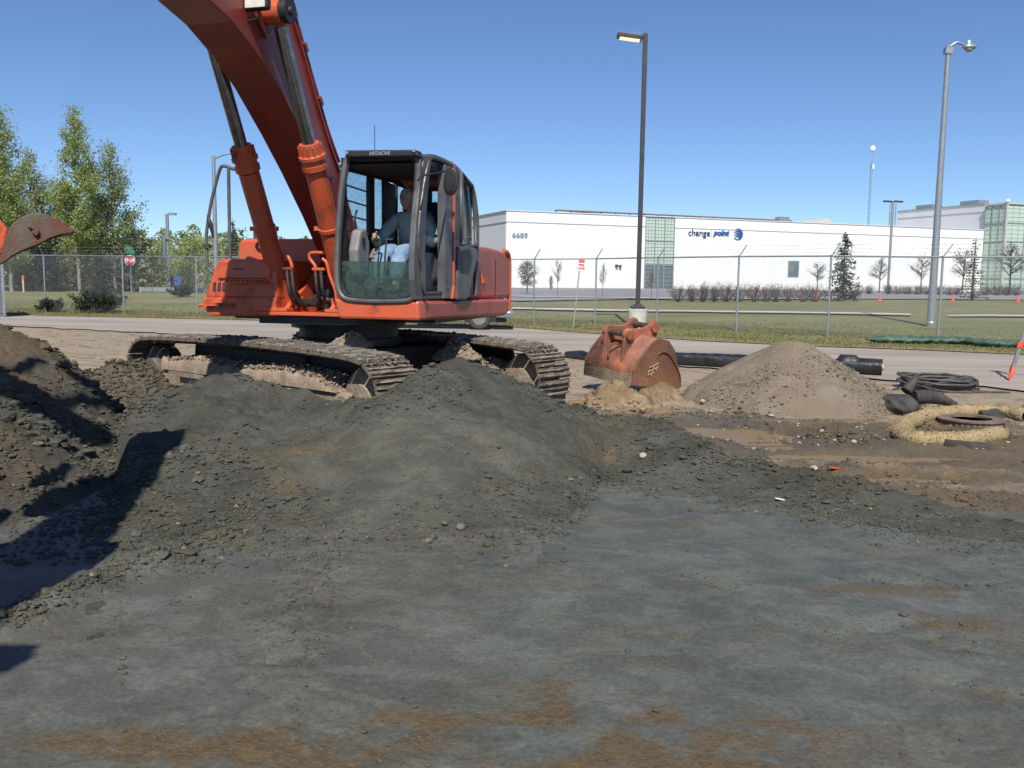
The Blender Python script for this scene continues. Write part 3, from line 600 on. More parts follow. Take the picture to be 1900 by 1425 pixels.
# road, verge, lawn, far ground
def strip(name, A, B, m, z=0.004, n=240, rows=6, kind='structure', hf=None, noise=0):
    def samp(P, n):
        P = np.array(P); s = np.concatenate([[0], np.cumsum(np.hypot(*np.diff(P, axis=0).T))]); t = np.linspace(0, s[-1], n); return np.interp(t, s, P[:, 0]), np.interp(t, s, P[:, 1])
    ax, ay = samp(A, n); bx, by = samp(B, n); w = np.linspace(0, 1, rows)[:, None]; X_ = ax*(1-w)+bx*w; Y_ = ay*(1-w)+by*w
    if noise: 
        e = noise*fbm(X_, Y_, 1.5, 4, 300); Y_ = Y_+e*(1-w)
    Z_ = np.full(X_.shape, z) if hf is None else hf(X_, Y_)
    return tag(gridmesh(name, X_, Y_, Z_, None, m, {}), kind=kind)
strip('road', ROAD_NEAR, [(p[0]+.03*p[0]*0, p[1]+.5) for p in ROAD_FAR], M['asphalt'], .03, 900, 14, noise=.5)
# lawn: everything beyond the far edge of the road
xs = np.concatenate([np.linspace(-1500, -90, 14), np.arange(-80, 110, .9), np.linspace(120, 1500, 14)]); s_ = np.concatenate([np.arange(0, 10, .3), np.arange(10, 40, 1.), np.linspace(42, 130, 40), np.geomspace(140, 3500, 20)])
RF = np.array(ROAD_FAR)
xg, dg = np.meshgrid(xs, s_, indexing='xy'); yb = np.interp(xg, RF[:, 0], RF[:, 1], left=48, right=None); yb = np.where(xg > 60, -2, yb)
# unify the base line far away
Yg = yb+dg
Dg = np.where(dg > 60, dg, side(xg, Yg, ROAD_FAR))
Zl = hill(np.maximum(Dg, 0))+.025+.03*fbm(xg, Yg, .35, 3, 310)*smooth(0, 3, Dg)
Zl[0, :] = .031
lawn = gridmesh('lawn', xg, Yg, Zl, None, M['grass'], {}); tag(lawn, kind='structure')
def zl(x, y):
    x = np.asarray(x, float); y = np.asarray(y, float); D = side(x, y, ROAD_FAR); return hill(np.maximum(D, 0))+.03+.03*fbm(x, y, .35, 3, 310)*smooth(0, 3, D)
b = MB(); b.quad((-3000, -1500, -.25), (3000, -1500, -.25), (3000, 4000, -.25), (-3000, 4000, -.25)); tag(b.build('earth_plain', M['soilfar']), kind='structure')

# ================================================================== EXCAVATOR  (its own axes: x forward, y to its left, z up)
EX = empty('excavator', tuple(C0), math.atan2(hh[1], hh[0]))
tag(EX, 'large orange tracked excavator with raised boom standing behind the clay mound', 'excavator')
def P2(f, pts, k): return [f(px, py, k) for px, py in pts]
# ---- undercarriage
TD = np.array([.768, -.64]); TD /= np.linalg.norm(TD); dl = np.array([TD@hh[:2], TD@LL[:2]]); nl = np.array([-TD[1], TD[0]]); nl = np.array([nl@hh[:2], nl@LL[:2]])
UC = np.array([-2.22, 11.86]); uo = UC-C0[:2]; uo = np.array([uo@hh[:2], uo@LL[:2]])
TA = math.atan2(dl[1], dl[0])
def tmat(x, y, z=0): return Matrix.Translation((uo[0]+dl[0]*x+nl[0]*y, uo[1]+dl[1]*x+nl[1]*y, z)) @ Matrix.Rotation(TA, 4, 'Z')
HLf, RW, SAG = 2.08, .40, .0
def track_path(n):
    # outer running line of the shoes: bottom at z=.03, top about .87
    seg = []; r = RW; zc = .46
    top = [(x, zc+r+.055*math.cos(x/HLf*math.pi/2)**.6 if abs(x) < HLf else zc+r) for x in np.linspace(-HLf, HLf, 30)]
    right = [(HLf+r*math.sin(a), zc+r*math.cos(a)) for a in np.linspace(0, math.pi, 16)][1:]
    bot = [(x, zc-r) for x in np.linspace(HLf, -HLf, 20)][1:]
    left = [(-HLf-r*math.sin(a), zc-r*math.cos(a)) for a in np.linspace(0, math.pi, 16)][1:]
    P = np.array(top+right+bot+left); d = np.hypot(*np.diff(P, axis=0).T); s = np.concatenate([[0], np.cumsum(d)])
    out = []
    for i in range(n):
        t = (i+.5)/n*s[-1]; x = np.interp(t, s, P[:, 0]); z = np.interp(t, s, P[:, 1]); x2 = np.interp((t+.05) % s[-1], s, P[:, 0]); z2 = np.interp((t+.05) % s[-1], s, P[:, 1]); x1 = np.interp((t-.05) % s[-1], s, P[:, 0]); z1 = np.interp((t-.05) % s[-1], s, P[:, 1])
        out.append((x, z, math.atan2(z2-z1, x2-x1)))
    return out, P
NS = 50; TP, TPP = track_path(NS)
def shoe_mesh():
    rng = np.random.default_rng(3); b = MB(); w = .31; 
    prof = [(-.1, -.012), (.1, -.012), (.1, .012), (.085, .014), (.078, .045), (.060, .045), (.052, .014), (.012, .014), (.006, .038), (-.006, .038), (-.012, .014), (-.052, .014), (-.06, .038), (-.074, .038), (-.082, .014), (-.1, .012)]
    nseg = 7; vs = []; fs = []; n = len(prof)
    for j in range(nseg+1):
        y = -w+2*w*j/nseg
        for (x, z) in prof: vs.append((x+rng.normal(0, .0015), y, z+(rng.normal(0, .003) if z > 0 else 0)))
    for j in range(nseg):
        for k in range(n): fs.append((j*n+k, j*n+(k+1) % n, (j+1)*n+(k+1) % n, (j+1)*n+k))
    fs += [tuple(range(n-1, -1, -1)), tuple(range(nseg*n, nseg*n+n))]
    b.add(vs, fs); return b
# shoe material: mud with the grouser edges rubbed bright
def shoemat():
    m = mat('muddy_track_shoe', (.095, .075, .055), (.20, .16, .12), 6, .9, 0, .9, 30, c3=(.27, .23, .18), c3pos=.78)
    t = m.node_tree; b = t.nodes['Principled BSDF']; src = b.inputs['Base Color'].links[0].from_socket
    tc = t.nodes.new('ShaderNodeTexCoord'); sp = t.nodes.new('ShaderNodeSeparateXYZ'); t.links.new(tc.outputs['Object'], sp.inputs[0])
    g = t.nodes.new('ShaderNodeMath'); g.operation = 'GREATER_THAN'; g.inputs[1].default_value = .034; t.links.new(sp.outputs['Z'], g.inputs[0])
    n = t.nodes.new('ShaderNodeTexNoise'); n.inputs['Scale'].default_value = 9; oi = t.nodes.new('ShaderNodeObjectInfo')
    ad = t.nodes.new('ShaderNodeVectorMath'); t.links.new(tc.outputs['Object'], ad.inputs[0]); t.links.new(oi.outputs['Location'], ad.inputs[1]); t.links.new(ad.outputs[0], n.inputs['Vector'])
    g2_ = t.nodes.new('ShaderNodeMath'); g2_.operation = 'GREATER_THAN'; g2_.inputs[1].default_value = .5; t.links.new(n.outputs[0], g2_.inputs[0])
    mu = t.nodes.new('ShaderNodeMath'); mu.operation = 'MULTIPLY'; t.links.new(g.outputs[0], mu.inputs[0]); t.links.new(g2_.outputs[0], mu.inputs[1])
    mx = t.nodes.new('ShaderNodeMix'); mx.data_type = 'RGBA'; mx.inputs['B'].default_value = (.27, .25, .22, 1); t.links.new(mu.outputs[0], mx.inputs['Factor']); t.links.new(src, mx.inputs['A']); t.links.new(mx.outputs['Result'], b.inputs['Base Color'])
    return m
M['shoe_steel'] = shoemat()
shoe0 = None
for ti, (yo, lab) in enumerate(((-1.3, 'near track with dried mud on its frame'), (1.3, 'far track'))):
    b = MB()   # the link chain inside the shoes
    for sgn in (-.09, .09):
        n = len(TPP)
        for k in range(n-1):
            (x0, z0), (x1, z1) = TPP[k], TPP[k+1]; cx, cz = .0, .46
            def inn(x, z):
                xc = max(-HLf, min(HLf, x)); v = np.array([x-xc, z-.46]); L_ = np.hypot(*v); v = v/L_*(L_-.06); return (xc+v[0], .46+v[1])
            a, c_ = inn(x0, z0), inn(x1, z1)
            b.add([(x0, sgn-.03, z0-.0), (x1, sgn-.03, z1), (c_[0], sgn-.03, c_[1]), (a[0], sgn-.03, a[1]), (x0, sgn+.03, z0), (x1, sgn+.03, z1), (c_[0], sgn+.03, c_[1]), (a[0], sgn+.03, a[1])], [(0, 1, 2, 3), (7, 6, 5, 4), (3, 2, 6, 7)])
    tr = b.build('track', M['trackmud'], EX); tr.matrix_local = tmat(0, yo); tr['label'] = lab
    for i, (x, z, a) in enumerate(TP):
        if shoe0 is None: s = shoe_mesh().build('track_shoe', M['shoe_steel'], tr); shoe0 = s
        else: s = bpy.data.objects.new('track_shoe', shoe0.data); COL.objects.link(s); s.parent = tr
        s.matrix_local = Matrix.Translation((x, random.uniform(-.006, .006), z)) @ Matrix.Rotation(-a, 4, 'Y') @ Matrix.Rotation(random.uniform(-.03, .03), 4, 'Y') 
    # frame, with its mud-plastered outer plate
    b = MB(); o1 = -.245 if True else .2
    poly = [(-1.78, .30), (-1.70, .56), (-1.4, .60), (1.45, .60), (1.72, .52), (1.86, .34), (1.70, .14), (-1.6, .14)]
    b.prism(poly, 'y', -.22, .22); b.prism([(-1.55, .30), (-1.55, .50), (-.75, .50), (-.75, .30)], 'y', -.25, -.22); b.prism([(-.35, .28), (-.35, .48), (1.35, .48), (1.35, .28)], 'y', -.25, -.22)
    fr = b.build('track_frame', M['tanmud'], EX, .02); fr.matrix_local = tmat(0, yo)
    b = MB(); b.box((-1.05, -.252, .40), (.42, .01, .07)); s = b.build('slot', M['dark'], fr); b = MB(); b.box((.55, -.252, .37), (.62, .01, .06)); s = b.build('slot', M['dark'], fr)
    for x, nm in ((HLf, 'idler'), (-HLf, 'sprocket')):
        b = MB(); b.lathe([(.05, -.19), (.14, -.19), (.15, -.15), (.30, -.12), (.33, -.06), (.33, .06), (.30, .12), (.15, .15), (.1, .19)], (0, 0, 0), (0, 1, 0), 30)
        w_ = b.build(nm, M['tanmud'] if nm == 'idler' else M['trackmud'], tr); w_.location = (x, 0, .46)
    if True:
        b = MB(); b.lathe([(.16, -.03), (.2, .0), (.2, .05), (.17, .06)], (0, 0, 0), (0, 1, 0), 26); w_ = b.build('end_cap', M['tanmud'], fr); w_.location = (1.93, -.27, .32)
    r0 = None
    for x in np.linspace(-1.5, 1.5, 8):
        if r0 is None: b = MB(); b.lathe([(.07, -.17), (.09, -.16), (.09, -.06), (.07, -.05), (.07, .05), (.09, .06), (.09, .16), (.07, .17)], (0, 0, 0), (0, 1, 0), 16); r0 = b.build('roller', M['trackmud'], tr); r0.location = (x, 0, .15)
        else: w_ = bpy.data.objects.new('roller', r0.data); COL.objects.link(w_); w_.parent = tr; w_.location = (x, 0, .15)
    b = MB(); b.prism([(-1.72, .42), (-1.66, .80), (-1.3, .86), (1.3, .86), (1.62, .80), (1.72, .42)], 'y', .215, .245); b.build('shade_plate', M['dark'], fr)  # dark plate added to stand for the shade inside the track
    # mud lying on the frame
    gx, gy = np.meshgrid(np.arange(-1.72, 1.90, .018), np.arange(-.255, .21, .018), indexing='xy'); ed = np.clip(np.minimum((gy+.255)/.05, 1), 0, 1)
    gz = .585+(.05+.06*np.abs(np.sin(gx*2.1+ti)))*(.55+.9*np.abs(fbm(gx+5*ti, gy, 3.5, 4, 350, .6)))*np.sqrt(ed)-np.clip(gx-1.45, 0, 1)*.5+.03*fbm(gx, gy, 16, 3, 351)*ed
    gz = np.where(ed <= 0, .50, gz); mo_ = gridmesh('mud_cake', gx[::-1], gy[::-1], gz[::-1], None, M['tanmud'], {}); mo_.parent = fr
    rng = np.random.default_rng(40+ti); n = 1800; x = rng.uniform(-1.6, 1.85, n); y = rng.uniform(-.24, .16, n)
    zt = .60+(.05+.06*np.abs(np.sin(x*2.1+ti)))*.7-np.clip(x-1.45, 0, 1)*.5+rng.uniform(-.01, .02, n)
    mu = clods('mud', x, y, np.clip(rng.lognormal(math.log(.011), .5, n), .005, .03), M['tanmud'], None, 41+ti, .8, hf=lambda a, c, zt=zt: zt, parent=fr); mu['kind'] = 'stuff'
def localheap(name, px, py, Yd, r, n, seed, m, squash=.5):
    """a small heap of mud sitting on the machine, as clods around a point in the machine's axes"""
    P = atY(px, py, Yd); q = P-C0; u, l, z = q@hh, q@LL, q[2]; rng = np.random.default_rng(seed); a = rng.uniform(0, 2*math.pi, n); rr = np.sqrt(rng.uniform(0, 1, n))*r
    zz = z+(r-rr)*squash*rng.uniform(.1, 1, n)-.05
    o = clods(name, u+rr*np.cos(a), l+rr*np.sin(a), rng.uniform(.01, .035, n), m, None, seed, .8, hf=lambda a_, c_: zz, parent=EX); o['kind'] = 'stuff'
localheap('mud_on_near_track'.replace('_on_near_track', '_heap'), 652, 634, 10.75, .24, 1500, 51, M['tanmud'], .75)
localheap('mud_heap', 848, 658, 11.6, .30, 1800, 52, M['tanmud'], 1.0)
b = MB(); b.box((0, 0, .66), (1.5, 2.3, .34)); b.box((.0, 0, .5), (.9, 1.6, .5)); o = b.build('car_body', M['dark'], EX, .03); o.matrix_local = tmat(0, 0)
b = MB(); b.lathe([(.62, .82), (.70, .84), (.70, .93), (.64, .94), (.64, 1.05), (.74, 1.06), (.74, 1.19)], (.05, -.02, 0), (0, 0, 1), 48); b.build('swing_bearing', M['dark'], EX)
# ---- upper structure
b = MB(); b.bx(-2.3, 1.25, -.62, .70, 1.14, 1.24); b.bx(-2.2, .6, -1.38, 1.4, 1.16, 1.26); b.build('deck_underside', M['dark'], EX, .01)
b = MB(); b.bx(-1.2, 1.33, -.68, .76, 1.243, 1.285); b.bx(.95, 1.33, -.60, -.2, 1.287, 1.33); b.bx(.95, 1.33, .3, .72, 1.287, 1.33); b.build('deck_plate', M['orange'], EX, .008)
# cab bed: front valance and side skirt
q = [oU(*p, 1.88) for p in ((632, 556), (785, 557), (786, 592), (640, 590))]
b = MB(); b.prism([(.70, 1.47), (1.705, 1.463), (1.72, 1.25), (.76, 1.25)], 'x', 1.55, 1.88); b.build('cab_valance', M['orange'], EX, .03)
SKU = oL(946, 570, 1.7)[0]; b = MB(); b.prism([(1.84, 1.25), (1.86, 1.30), (1.86, 1.42), (1.84, 1.455), (SKU, 1.425), (SKU, 1.24), (SKU+.2, 1.20)], 'y', 1.30, 1.70); b.build('side_skirt', M['orange_dusty'], EX, .035)
# left rear body: door panels and rounded rear edge
tz = [oL(px, py, 1.5) for px, py in ((884, 457), (905, 459), (925, 464), (938, 471), (945, 482))]
poly = [(tz[0][0]+.25, 1.43), (tz[0][0]+.25, tz[0][2]+.02)]+[(p[0], p[2]) for p in tz]+[(tz[-1][0]-.02, 1.43)]
b = MB(); b.prism([(p[0], p[1]) for p in poly], 'y', .2, 1.52); o = b.build('side_body', M['orange_dusty'], EX, .05)
b = MB(); mid = (tz[1][0]+tz[2][0])/2-.05; b.bx(mid-.006, mid+.006, 1.515, 1.527, 1.46, 1.98); b.build('door_seam', M['dark'], o)
hz = oL(896, 517, 1.53); b = MB()
for dx in (-.035, .03): b.bx(hz[0]+dx, hz[0]+dx+.012, 1.52, 1.545, hz[2]-.05, hz[2]+.05)
b.bx(hz[0]-.035, hz[0]+.042, 1.52, 1.545, hz[2]+.045, hz[2]+.056); b.bx(hz[0]-.035, hz[0]+.042, 1.52, 1.535, hz[2]-.012, hz[2]-.002); b.bx(hz[0]-.035, hz[0]+.042, 1.52, 1.545, hz[2]-.06, hz[2]-.05); b.build('door_handle', M['orange'], o)
ue = tz[-1][0]; b = MB(); b.tube([(ue, 1.50, 1.25), (ue-.01, 1.50, 1.6), (ue, 1.50, 1.93), (ue+.07, 1.50, tz[-2][2]), (ue+.30, 1.50, tz[2][2]+.0)], .035, 8, 4); b.build('edge_bead', M['orange'], EX)
b = MB(); b.prism([(-1.2, 1.42), (-1.35, 1.30), (-1.0, 1.22), (1.0, 1.22), (1.35, 1.30), (1.2, 1.42)], 'x', -2.95, -2.3); b.prism([(ue-.03, -1.42), (ue-.35, -1.38), (-2.95, -.9), (-3.05, 0), (-2.95, .8), (ue-.35, 1.25), (ue-.03, 1.42)], 'z', 1.25, 1.95); b.build('counterweight', M['orange_dusty'], EX, .05)
# engine hood behind the boom
hp = [oU(*p, .25) for p in ((440, 500), (441, 452), (449, 443), (560, 443), (640, 450))]
b = MB(); b.prism([(hp[0][1], 1.5)]+[(p[1], p[2]) for p in hp[1:4]]+[(.45, hp[3][2]), (.45, 1.5)], 'x', -2.2, .25); b.build('engine_hood', M['orange'], EX, .04)
b = MB()
for px, py in ((477, 443), (508, 443)):
    P = oU(px, py, -.3); b.cyl((P[0], P[1], P[2]-.2), (P[0], P[1], P[2]+.12), .05); b.cyl((P[0], P[1], P[2]+.12), (P[0]+.03, P[1], P[2]+.20), .035)
b.build('exhaust_pipe', M['worn'], EX)
# right front box (image left)
U = 1.28
bp_ = [oU(*p, U) for p in ((379, 553), (396, 500), (403, 485), (413, 480), (514, 482), (514, 590), (500, 590), (500, 553))]
zb = oU(400, 553, U)[2]
b = MB(); b.prism([(bp_[0][1], zb), (bp_[1][1], bp_[1][2]), (bp_[2][1], bp_[2][2]), (bp_[3][1], bp_[3][2]), (bp_[4][1], bp_[4][2]), (bp_[4][1], zb)], 'x', -.6, U); bodyR = b.build('tool_box', M['orange'], EX, .03)
lp = [oU(*p, U+.03) for p in ((376, 552), (376, 572), (392, 586), (512, 588), (512, 552))]
b = MB(); b.prism([(p[1], p[2]) for p in lp], 'x', -.5, U+.035); b.build('bumper_panel', M['orange'], EX, .02)
lp = [oU(*p, U+.04) for p in ((402, 517), (402, 484), (500, 484), (500, 517))]
b = MB(); b.prism([(p[1], p[2]) for p in lp], 'x', U-.05, U+.03); b.build('lid', M['orange'], bodyR, .015)
for k in range(3):
    x0 = 394.5+8.8*k; lp = [oU(*p, U+.004) for p in ((x0, 540), (x0+1.2, 525), (x0+6.4, 523), (x0+6.0, 541))]
    b = MB(); b.prism([(p[1], p[2]) for p in lp], 'x', U-.04, U+.004); s = b.build('vent_slot', M['dark'], bodyR)
    lp = [oU(*p, U+.01) for p in ((x0+2, 539), (x0+2.6, 527), (x0+5, 526), (x0+4.8, 540))]
    b = MB(); b.prism([(p[1], p[2]) for p in lp], 'x', U, U+.008); b.build('vent_grille', M['worn'], s)
b = MB()
for (xa, xb, y0) in ((423, 500, 523), (385, 436, 565)):
    A = oU(xa, y0, U+.03); B = oU(xb, y0, U+.03); b.bx(U, U+.10, A[1], B[1], A[2]-.012, A[2]+.002)
    for k in range(11): l = A[1]+(B[1]-A[1])*(k+.3)/11; b.box((U+.05, l, A[2]+.012), (.09, .02, .025))
b.build('step_tread', M['orange_grimy'], EX)
A = oU(440, 499, U+.05); b = MB(); b.tube([(U+.03, A[1]-.05, A[2]), (U+.06, A[1]-.04, A[2]), (U+.06, A[1]+.05, A[2]), (U+.03, A[1]+.06, A[2])], .008); b.build('lid_handle', M['worn'], bodyR)
A = oU(370, 566, U); b = MB(); b.cyl((A[0], A[1], A[2]), (A[0], A[1]+.15, A[2]), .018); b.build('tie_eye', M['orange_grimy'], EX)
# handrail
hr = [oU(*p, 1.15) for p in ((447, 317), (432, 313), (416, 308), (409, 312), (402, 335), (392, 375), (384, 425), (383, 455), (385, 490), (390, 502), (398, 507))]
b = MB(); b.tube(hr, .021, 8, 3); o = b.build('handrail', M['cabgrey'], EX)
b = MB(); b.tube([oU(*p, 1.15) for p in ((424, 311), (425, 380), (427, 484))], .021, 8); b.build('rail_post', M['cabgrey'], EX)
b = MB(); b.tube([oU(*p, 1.18) for p in ((385, 399), (390, 415), (396, 441))], [.012, .03, .012], 8, 4); b.build('rail_mirror', M['dark'], EX)
b = MB(); A = oU(384, 457, 1.15); b.box(A, (.06, .09, .05)); b.build('rail_clamp', M['worn'], EX)
# boom bracket
b = MB()
for l in (-.30, .30):
    for s in (0,):
        pl = [(-.15, 1.28), (-.05, 1.75), (.10, 1.98), (.28, 1.95), (.50, 1.72), (1.15, 1.34), (1.2, 1.28)]
        b.prism(pl, 'y', l-.03, l+.03)
b.build('boom_bracket', M['orange'], EX, .01)
b = MB(); b.cyl((.22, -.42, 1.80), (.22, .42, 1.80), .08); b.build('boom_pin', M['worn'], EX, .01)
b = MB(); b.bx(-.4, .5, -.26, .26, 1.29, 1.55); b.tube([(.5, -.2, 1.4), (.8, -.1, 1.42), (.8, .1, 1.42), (.5, .2, 1.4)], .05, 8, 4); b.build('swing_motor', M['dark'], EX, .02)
# ---- boom (side outline measured in the machine's own plane)
under = [(.20, 1.66), (.42, 2.00), (.80, 2.42), (1.30, 2.91), (1.72, 3.28), (2.22, 3.68), (2.60, 3.92), (3.04, 4.12), (3.46, 4.23), (4.3, 4.36), (5.2, 4.46), (5.8, 4.50)]
over = [(5.95, 4.62), (5.9, 4.80), (5.2, 4.98), (4.2, 5.12), (3.3, 5.18), (2.75, 5.12), (2.35, 4.93), (2.06, 4.62), (1.90, 4.40), (1.67, 4.08), (1.38, 3.62), (1.12, 3.26), (.86, 2.95), (.66, 2.58), (.45, 2.26), (.20, 1.98), (.08, 1.85), (.08, 1.72)]
b = MB(); b.prism(under+over, 'y', -.26, .26)
boom = b.build('boom', M['orange_boom'], EX, .012)
b = MB()
ov = over[4:16]
for l in (-.275, .275):
    for A, B in zip(ov[:-1], ov[1:]): b.bar((A[0], l*.98, A[1]), (B[0], l*.98, B[1]), .03, .04, up=(0, 1, 0))
b.build('boom_flange', M['orange_boom'], boom)
# weld seam strip and side stiffener as real relief
b = MB(); b.prism([(2.34, 4.22), (2.48, 4.10), (2.62, 4.22), (2.66, 4.42), (2.5, 4.6), (2.3, 4.5)], 'y', -.30, .30); b.build('pin_reinforcement', M['orange_boom'], boom, .01)
b = MB(); b.prism([(1.42, 3.13), (1.5, 3.18), (1.46, 3.25), (1.26, 3.12), (1.05, 2.9), (1.1, 2.84)], 'y', .26, .268); b.build('boom_patch', M['orange_boom'], boom)
# stick and bucket linkage ahead of the frame's left edge
def plate(b, pl, l0, l1): b.prism(pl, 'y', l0, l1)
stick = MB(); stick.prism([(5.45, 5.55), (5.85, 5.65), (6.15, 4.9), (6.75, 3.1), (6.95, 2.45), (6.78, 2.32), (6.6, 2.42), (6.0, 3.7), (5.6, 4.6)], 'y', -.22, .22)
st = stick.build('stick', M['orange_boom'], EX, .015)
b = MB(); b.cyl((4.0, 0, 5.55), (5.0, 0, 5.60), .13); b.cyl((5.0, 0, 5.60), (5.6, 0, 5.55), .07); b.cyl((3.5, 0, 5.2), (4.05, 0, 5.55), .08); b.build('stick_cylinder', M['orange'], EX)
b = MB(); b.cyl((6.05, 0, 5.35), (6.75, 0, 4.1), .10); b.cyl((6.75, 0, 4.1), (7.15, 0, 3.0), .06); b.build('bucket_cylinder', M['orange'], EX)
b = MB(); 
for l in (-.27, .27): b.bar((6.85, l, 2.75), (7.2, l, 2.95), .06, .12); b.bar((7.2, l, 2.95), (7.2, l, 2.35), .06, .12)
b.build('bucket_link', M['orange_grimy'], EX)
# bucket: side plates follow the outline seen at the picture's left edge
tip = oL(135, 430, .62)
bo = [(-22, 484), (-8, 489), (10, 482), (22, 475), (35, 468), (50, 461), (62, 457), (76, 451), (92, 442), (115, 434), (133, 432), (138, 427), (126, 421), (110, 409), (86, 397), (60, 395), (36, 404), (20, 419), (6, 444), (-8, 462), (-26, 474)]
out = [oL(px, py, .70) for px, py in bo]; op = [(p[0], p[2]) for p in out]
b = MB(); b.prism(op, 'y', .66, .70)
bk = b.build('bucket', M['bucketdirty'], EX, .008)
shell = op[11:]
b = MB(); b.prism(op, 'y', -.70, -.66); b.build('side_plate', M['bucketdirty'], bk, .008)
b = MB(); pts = [op[i] for i in range(11, len(op))]
cen = np.mean(np.array(op), axis=0)
inner = [(p[0]+(cen[0]-p[0])*.10, p[1]+(cen[1]-p[1])*.16) for p in pts]
b.prism(pts+inner[::-1], 'y', -.658, .658); b.build('bucket_shell', M['bucketdirty'], bk)
for l in np.linspace(-.58, .58, 5):
    b = MB(); b.prism([(op[11][0]+.12, op[11][1]+.045), (op[11][0]+.12, op[11][1]-.035), (op[11][0]-.10, op[11][1]-.03), (op[11][0]-.10, op[11][1]-.012)], 'y', l-.045, l+.045); b.build('bucket_tooth', M['worn'], bk, .006)
b = MB()
for l in (-.25, .25): b.prism([(op[17][0], op[17][1]-.05), (op[18][0]+.05, op[18][1]+.12), (op[18][0]+.6, op[18][1]+.15), (op[20][0]+.55, op[20][1]-.05), (op[20][0], op[20][1])], 'y', l-.03, l+.03)
b.build('bucket_ear', M['orange_grimy'], bk)
A = oL(62, 424, .71); b = MB(); b.box((A[0], A[1], A[2]), (.09, .02, .025), Matrix.Rotation(.6, 3, 'Y')); b.box((A[0]-.02, A[1]+.005, A[2]-.03), (.05, .02, .03), Matrix.Rotation(.9, 3, 'Y')); b.build('lifting_hook', M['worn'], bk, .008)
# ---- boom cylinders
def ccyl(l, m1):
    f = np.array([.94, l, 1.34]); p = np.array([2.49, l, 4.35]); a = (p-f)/np.linalg.norm(p-f); g = f+a*2.03
    b = MB(); b.lathe([(.10, .02), (.125, .06), (.125, .38), (.118, .39), (.118, 1.02), (.128, 1.025), (.128, 1.05), (.118, 1.055), (.118, 1.72)], f, a, 22); ob = b.build('boom_cylinder', m1, EX)
    b = MB(); b.lathe([(.118, 1.73), (.14, 1.74), (.14, 1.80), (.125, 1.805), (.125, 1.86), (.148, 1.865), (.148, 1.90), (.12, 1.91), (.112, 2.03)], f, a, 22)
    x = Vector(a).orthogonal().normalized(); y = Vector(a).cross(x)
    for k in range(12):
        t = k*math.pi/6; c = Vector(f+a*1.95)+(x*math.cos(t)+y*math.sin(t))*.125; b.cyl(c-Vector(a)*.05, c+Vector(a)*.06, .013, 6)
    b.build('gland', m1, ob)
    b = MB(); b.cyl(g-a*.05, p-a*.14, .072, 18); b.build('rod', M['steel'], ob)
    b = MB(); b.cyl(f+np.array([0, -.09, 0]), f+np.array([0, .09, 0]), .125, 20); b.cyl(f+np.array([0, -.13, 0]), f+np.array([0, .13, 0]), .06, 14); b.build('foot_eye', M['orange_grimy'], ob, .008)
    b = MB(); b.cyl(p+np.array([0, -.10, 0]), p+np.array([0, .07, 0]), .125, 22); b.build('rod_eye', M['orange'], ob, .008)
    b = MB(); sg = 1 if l > 0 else -1; b.cyl(p+np.array([0, sg*.072, 0]), p+np.array([0, sg*.15, 0]), .118, 22); b.lathe([(.05, 0), (.05, .02), (.03, .03)], p+np.array([0, sg*.15, 0]), (0, sg, 0), 8); b.build('pin_cap', M['worn'] if l < 0 else M['dark'], ob, .015)
    b = MB(); c = f+a*1.03; b.cyl(c-a*.02, c+a*.02, .132, 20); b.box(c+np.array([0, -.16, 0]), (.05, .05, .05)); b.box(c+np.array([0, .155, 0]), (.05, .03, .05)); b.build('pipe_clamp', m1, ob)
    return ob
ccyl(-.42, M['orange']); ccyl(.42, M['orange'])
b = MB(); b.cyl((2.49, -.36, 4.35), (2.49, .36, 4.35), .10, 20); b.build('rod_pin_tube', M['orange'], boom)
for l in (-.42, .42):
    b = MB(); b.bx(.80, 1.08, l-.17, l-.11, 1.25, 1.46); b.bx(.80, 1.08, l+.11, l+.17, 1.25, 1.46); b.build('cylinder_bracket', M['orange'], EX, .02)
# pipes and hoses round the cylinder feet
def pipeset(dx, name):
    P = lambda pts, u=1.22: [oU(px+dx, py, u) for px, py in pts]
    b = MB(); b.tube(P([(492, 447), (478, 452), (478, 462), (490, 468), (520, 469), (534, 476), (540, 488), (543, 500)]), .021, 8, 4); b.build('oil_pipe', M['orange'], EX)
    b = MB(); b.tube(P([(512, 476), (520, 481), (527, 487), (520, 482), (510, 481), (503, 490), (500, 508), (503, 528), (511, 540), (512, 556)][4:], 1.28), .019, 8, 4); b.build('oil_pipe', M['orange'], EX)
    b = MB(); 
    A = oU(530+dx, 498, 1.25); b.box(A, (.05, .20, .03)); b.build('pipe_clamp', M['orange_grimy'], EX)
    for k in (0, 1):
        b = MB(); x = 533+k*9+dx; b.tube([oU(x, 500, 1.25), oU(x, 514, 1.25)], .022, 8); b.build('hose_coupling', M['worn'], EX)
        b = MB(); b.tube([oU(x, 512, 1.25), oU(x+3, 535, 1.28), oU(x+8, 553, 1.25), oU(x+22, 566, 1.15), oU(x+40, 562, .95), oU(x+55, 548, .8)], .023, 8, 5); b.build('hose', M['black'], EX)
pipeset(0, 'r'); 
P = lambda pts, u=1.25: [oU(px, py, u) for px, py in pts]
b = MB(); b.tube(P([(622, 463), (612, 469), (580, 469), (574, 474), (576, 482), (584, 492), (586, 500)]), .021, 8, 4); b.build('oil_pipe', M['orange'], EX)
b = MB(); b.tube(P([(598, 480), (606, 488), (612, 512), (622, 538), (624, 555)], 1.3), .02, 8, 4); b.build('oil_pipe', M['orange'], EX)
b = MB(); A = oU(592, 499, 1.25); b.box(A, (.05, .16, .03)); b.build('pipe_clamp', M['orange_grimy'], EX)
